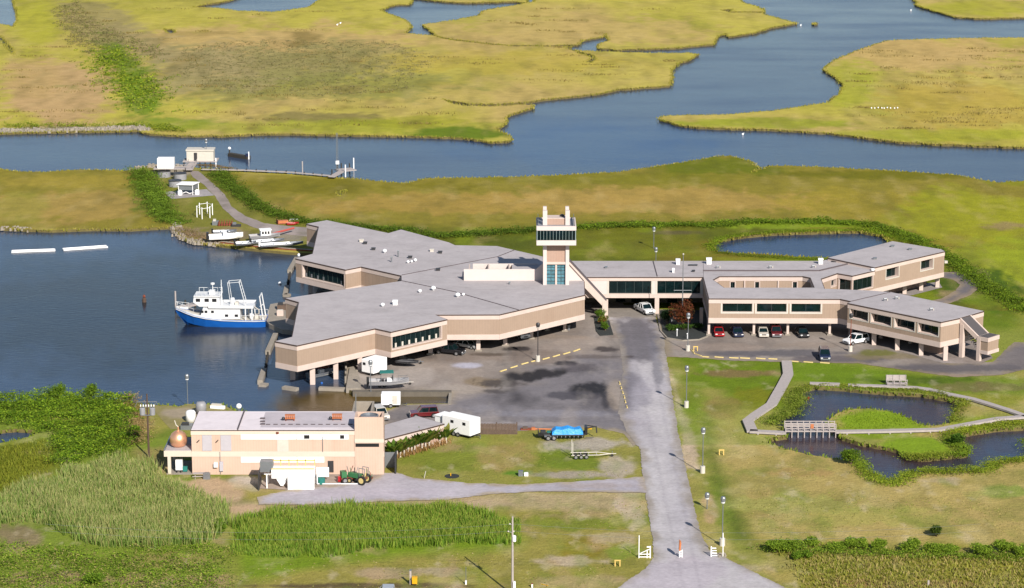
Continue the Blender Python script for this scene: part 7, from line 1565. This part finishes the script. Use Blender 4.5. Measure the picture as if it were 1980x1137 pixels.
bx=[(1500,1068,'leftmost bush of the hedgerow, at the culvert corner'),(1528,1066,'second bush from the left in the lower right hedgerow'),(1572,1057,'tallest rounded bush in the left part of the lower right hedgerow'),(1622,1064,'dense bush just right of the gap in the hedgerow'),(1655,1060,'wide bush third from the gap in the hedgerow'),(1700,1066,'bright bush near the middle of the hedgerow'),(1762,1066,'broad bush right of the hedgerow middle'),(1805,1068,'small bush between two broad ones in the hedgerow'),(1842,1068,'round bush below right of the lone tree'),(1900,1074,'low bush near the right end of the hedgerow'),(1940,1068,'tall bush near the right picture edge in the hedgerow'),(1975,1076,'last bush cut by the right picture edge')]
for i,(x,y,l) in enumerate(bx): shrub('hedgerow_bush',l,'bush',x,y,1.7+.4*math.sin(i*2.1),1.35+.4*math.sin(i*1.3+1),[(120,146,40),(104,132,36),(140,162,50)],620,.3,'bushes of the lower right hedgerow',trunk=False)
q=along([(1480,1062),(1560,1066),(1700,1072),(1840,1076),(2000,1082)],34,.8); brush('hedgerow_brush',q,.8,.36,[(110,138,36),(92,120,32),(140,156,52)],'low brush filling the lower right hedgerow')
for (x,y,r_,h_,l) in ((1542,1082,.9,1.0,'small bush below the left end of the hedgerow'),(1560,1078,.8,.9,'little round bush beside another below the hedgerow'),(180,1128,1.8,1.5,'green bush at the very bottom left'),(262,842,1.1,1.5,'dark bush by the dry brush left of the dark utility pole'),(110,775,1.6,3.0,'rounded bush standing highest on the left harbour shore'),(175,775,1.5,2.8,'rounded bush right of the highest one on the left harbour shore'),(425,1030,1.3,1.8,'bright bush at the right end of the reed mound')):
    shrub('bush',l,'bush',x,y,r_,h_,[(96,128,32),(116,142,40)],460,.3,'scattered bushes',trunk=False)
# banana plants
def banana(px,py,h,label):
    loc=P(px,py,0); r=thing('banana_plant',label,'banana plant',loc,random.uniform(0,6),'banana plants against the annex wall')
    t=MB(); t.tube((0,0,0),(.1,0,h*.55),.13,'champ_paint',.08); t.build('stalk',r)
    V=[];F=[];C=[]
    cols=[alb(c) for c in ((110,146,44),(92,128,38),(140,162,60),(150,150,70))]
    for k in range(15):
        a=k*2.4+random.uniform(-.4,.4); L=h*random.uniform(.6,.85); up=random.uniform(.95,1.5); c=random.choice(cols); o=len(V); w=.36
        for i in range(5):
            s=i/4; rr=L*s*math.cos(up*.6)*.8; z=h*.25+L*(s*math.sin(up)-.28*s*s); ww=w*math.sin(math.pi*min(.97,s*.9+.08))
            V+=[(math.cos(a)*rr-math.sin(a)*ww,math.sin(a)*rr+math.cos(a)*ww,z),(math.cos(a)*rr+math.sin(a)*ww,math.sin(a)*rr-math.cos(a)*ww,z-.03)]; C+=[c,c]
        for i in range(4): F.append((o+2*i,o+2*i+1,o+2*i+3,o+2*i+2))
    fmesh('crown',V,np.array(F),np.array(C),parent=r)
nb=17
ordn=['first','second','third','fourth','fifth','sixth','seventh','eighth','ninth','tenth','eleventh','twelfth','thirteenth','fourteenth','fifteenth','sixteenth','seventeenth']
for i in range(nb):
    t_=i/(nb-1); banana(755+t_*108+random.uniform(-1,1),888-t_*34+random.uniform(-2,3),3.5+random.uniform(-.4,.5),ordn[i]+' banana plant from the left along the annex wall')
q=along([(752,890),(800,876),(866,856)],36,.5); V,F,c=blades(q,.8,.12,[(176,140,96),(150,120,70)],lean=.4); fmesh('dead_leaves',V,F,c,kind='stuff',label='dry brown leaves at the feet of the banana plants')

print('FACES',sum(len(o.data.polygons) for o in bpy.data.objects if o.type=='MESH'))
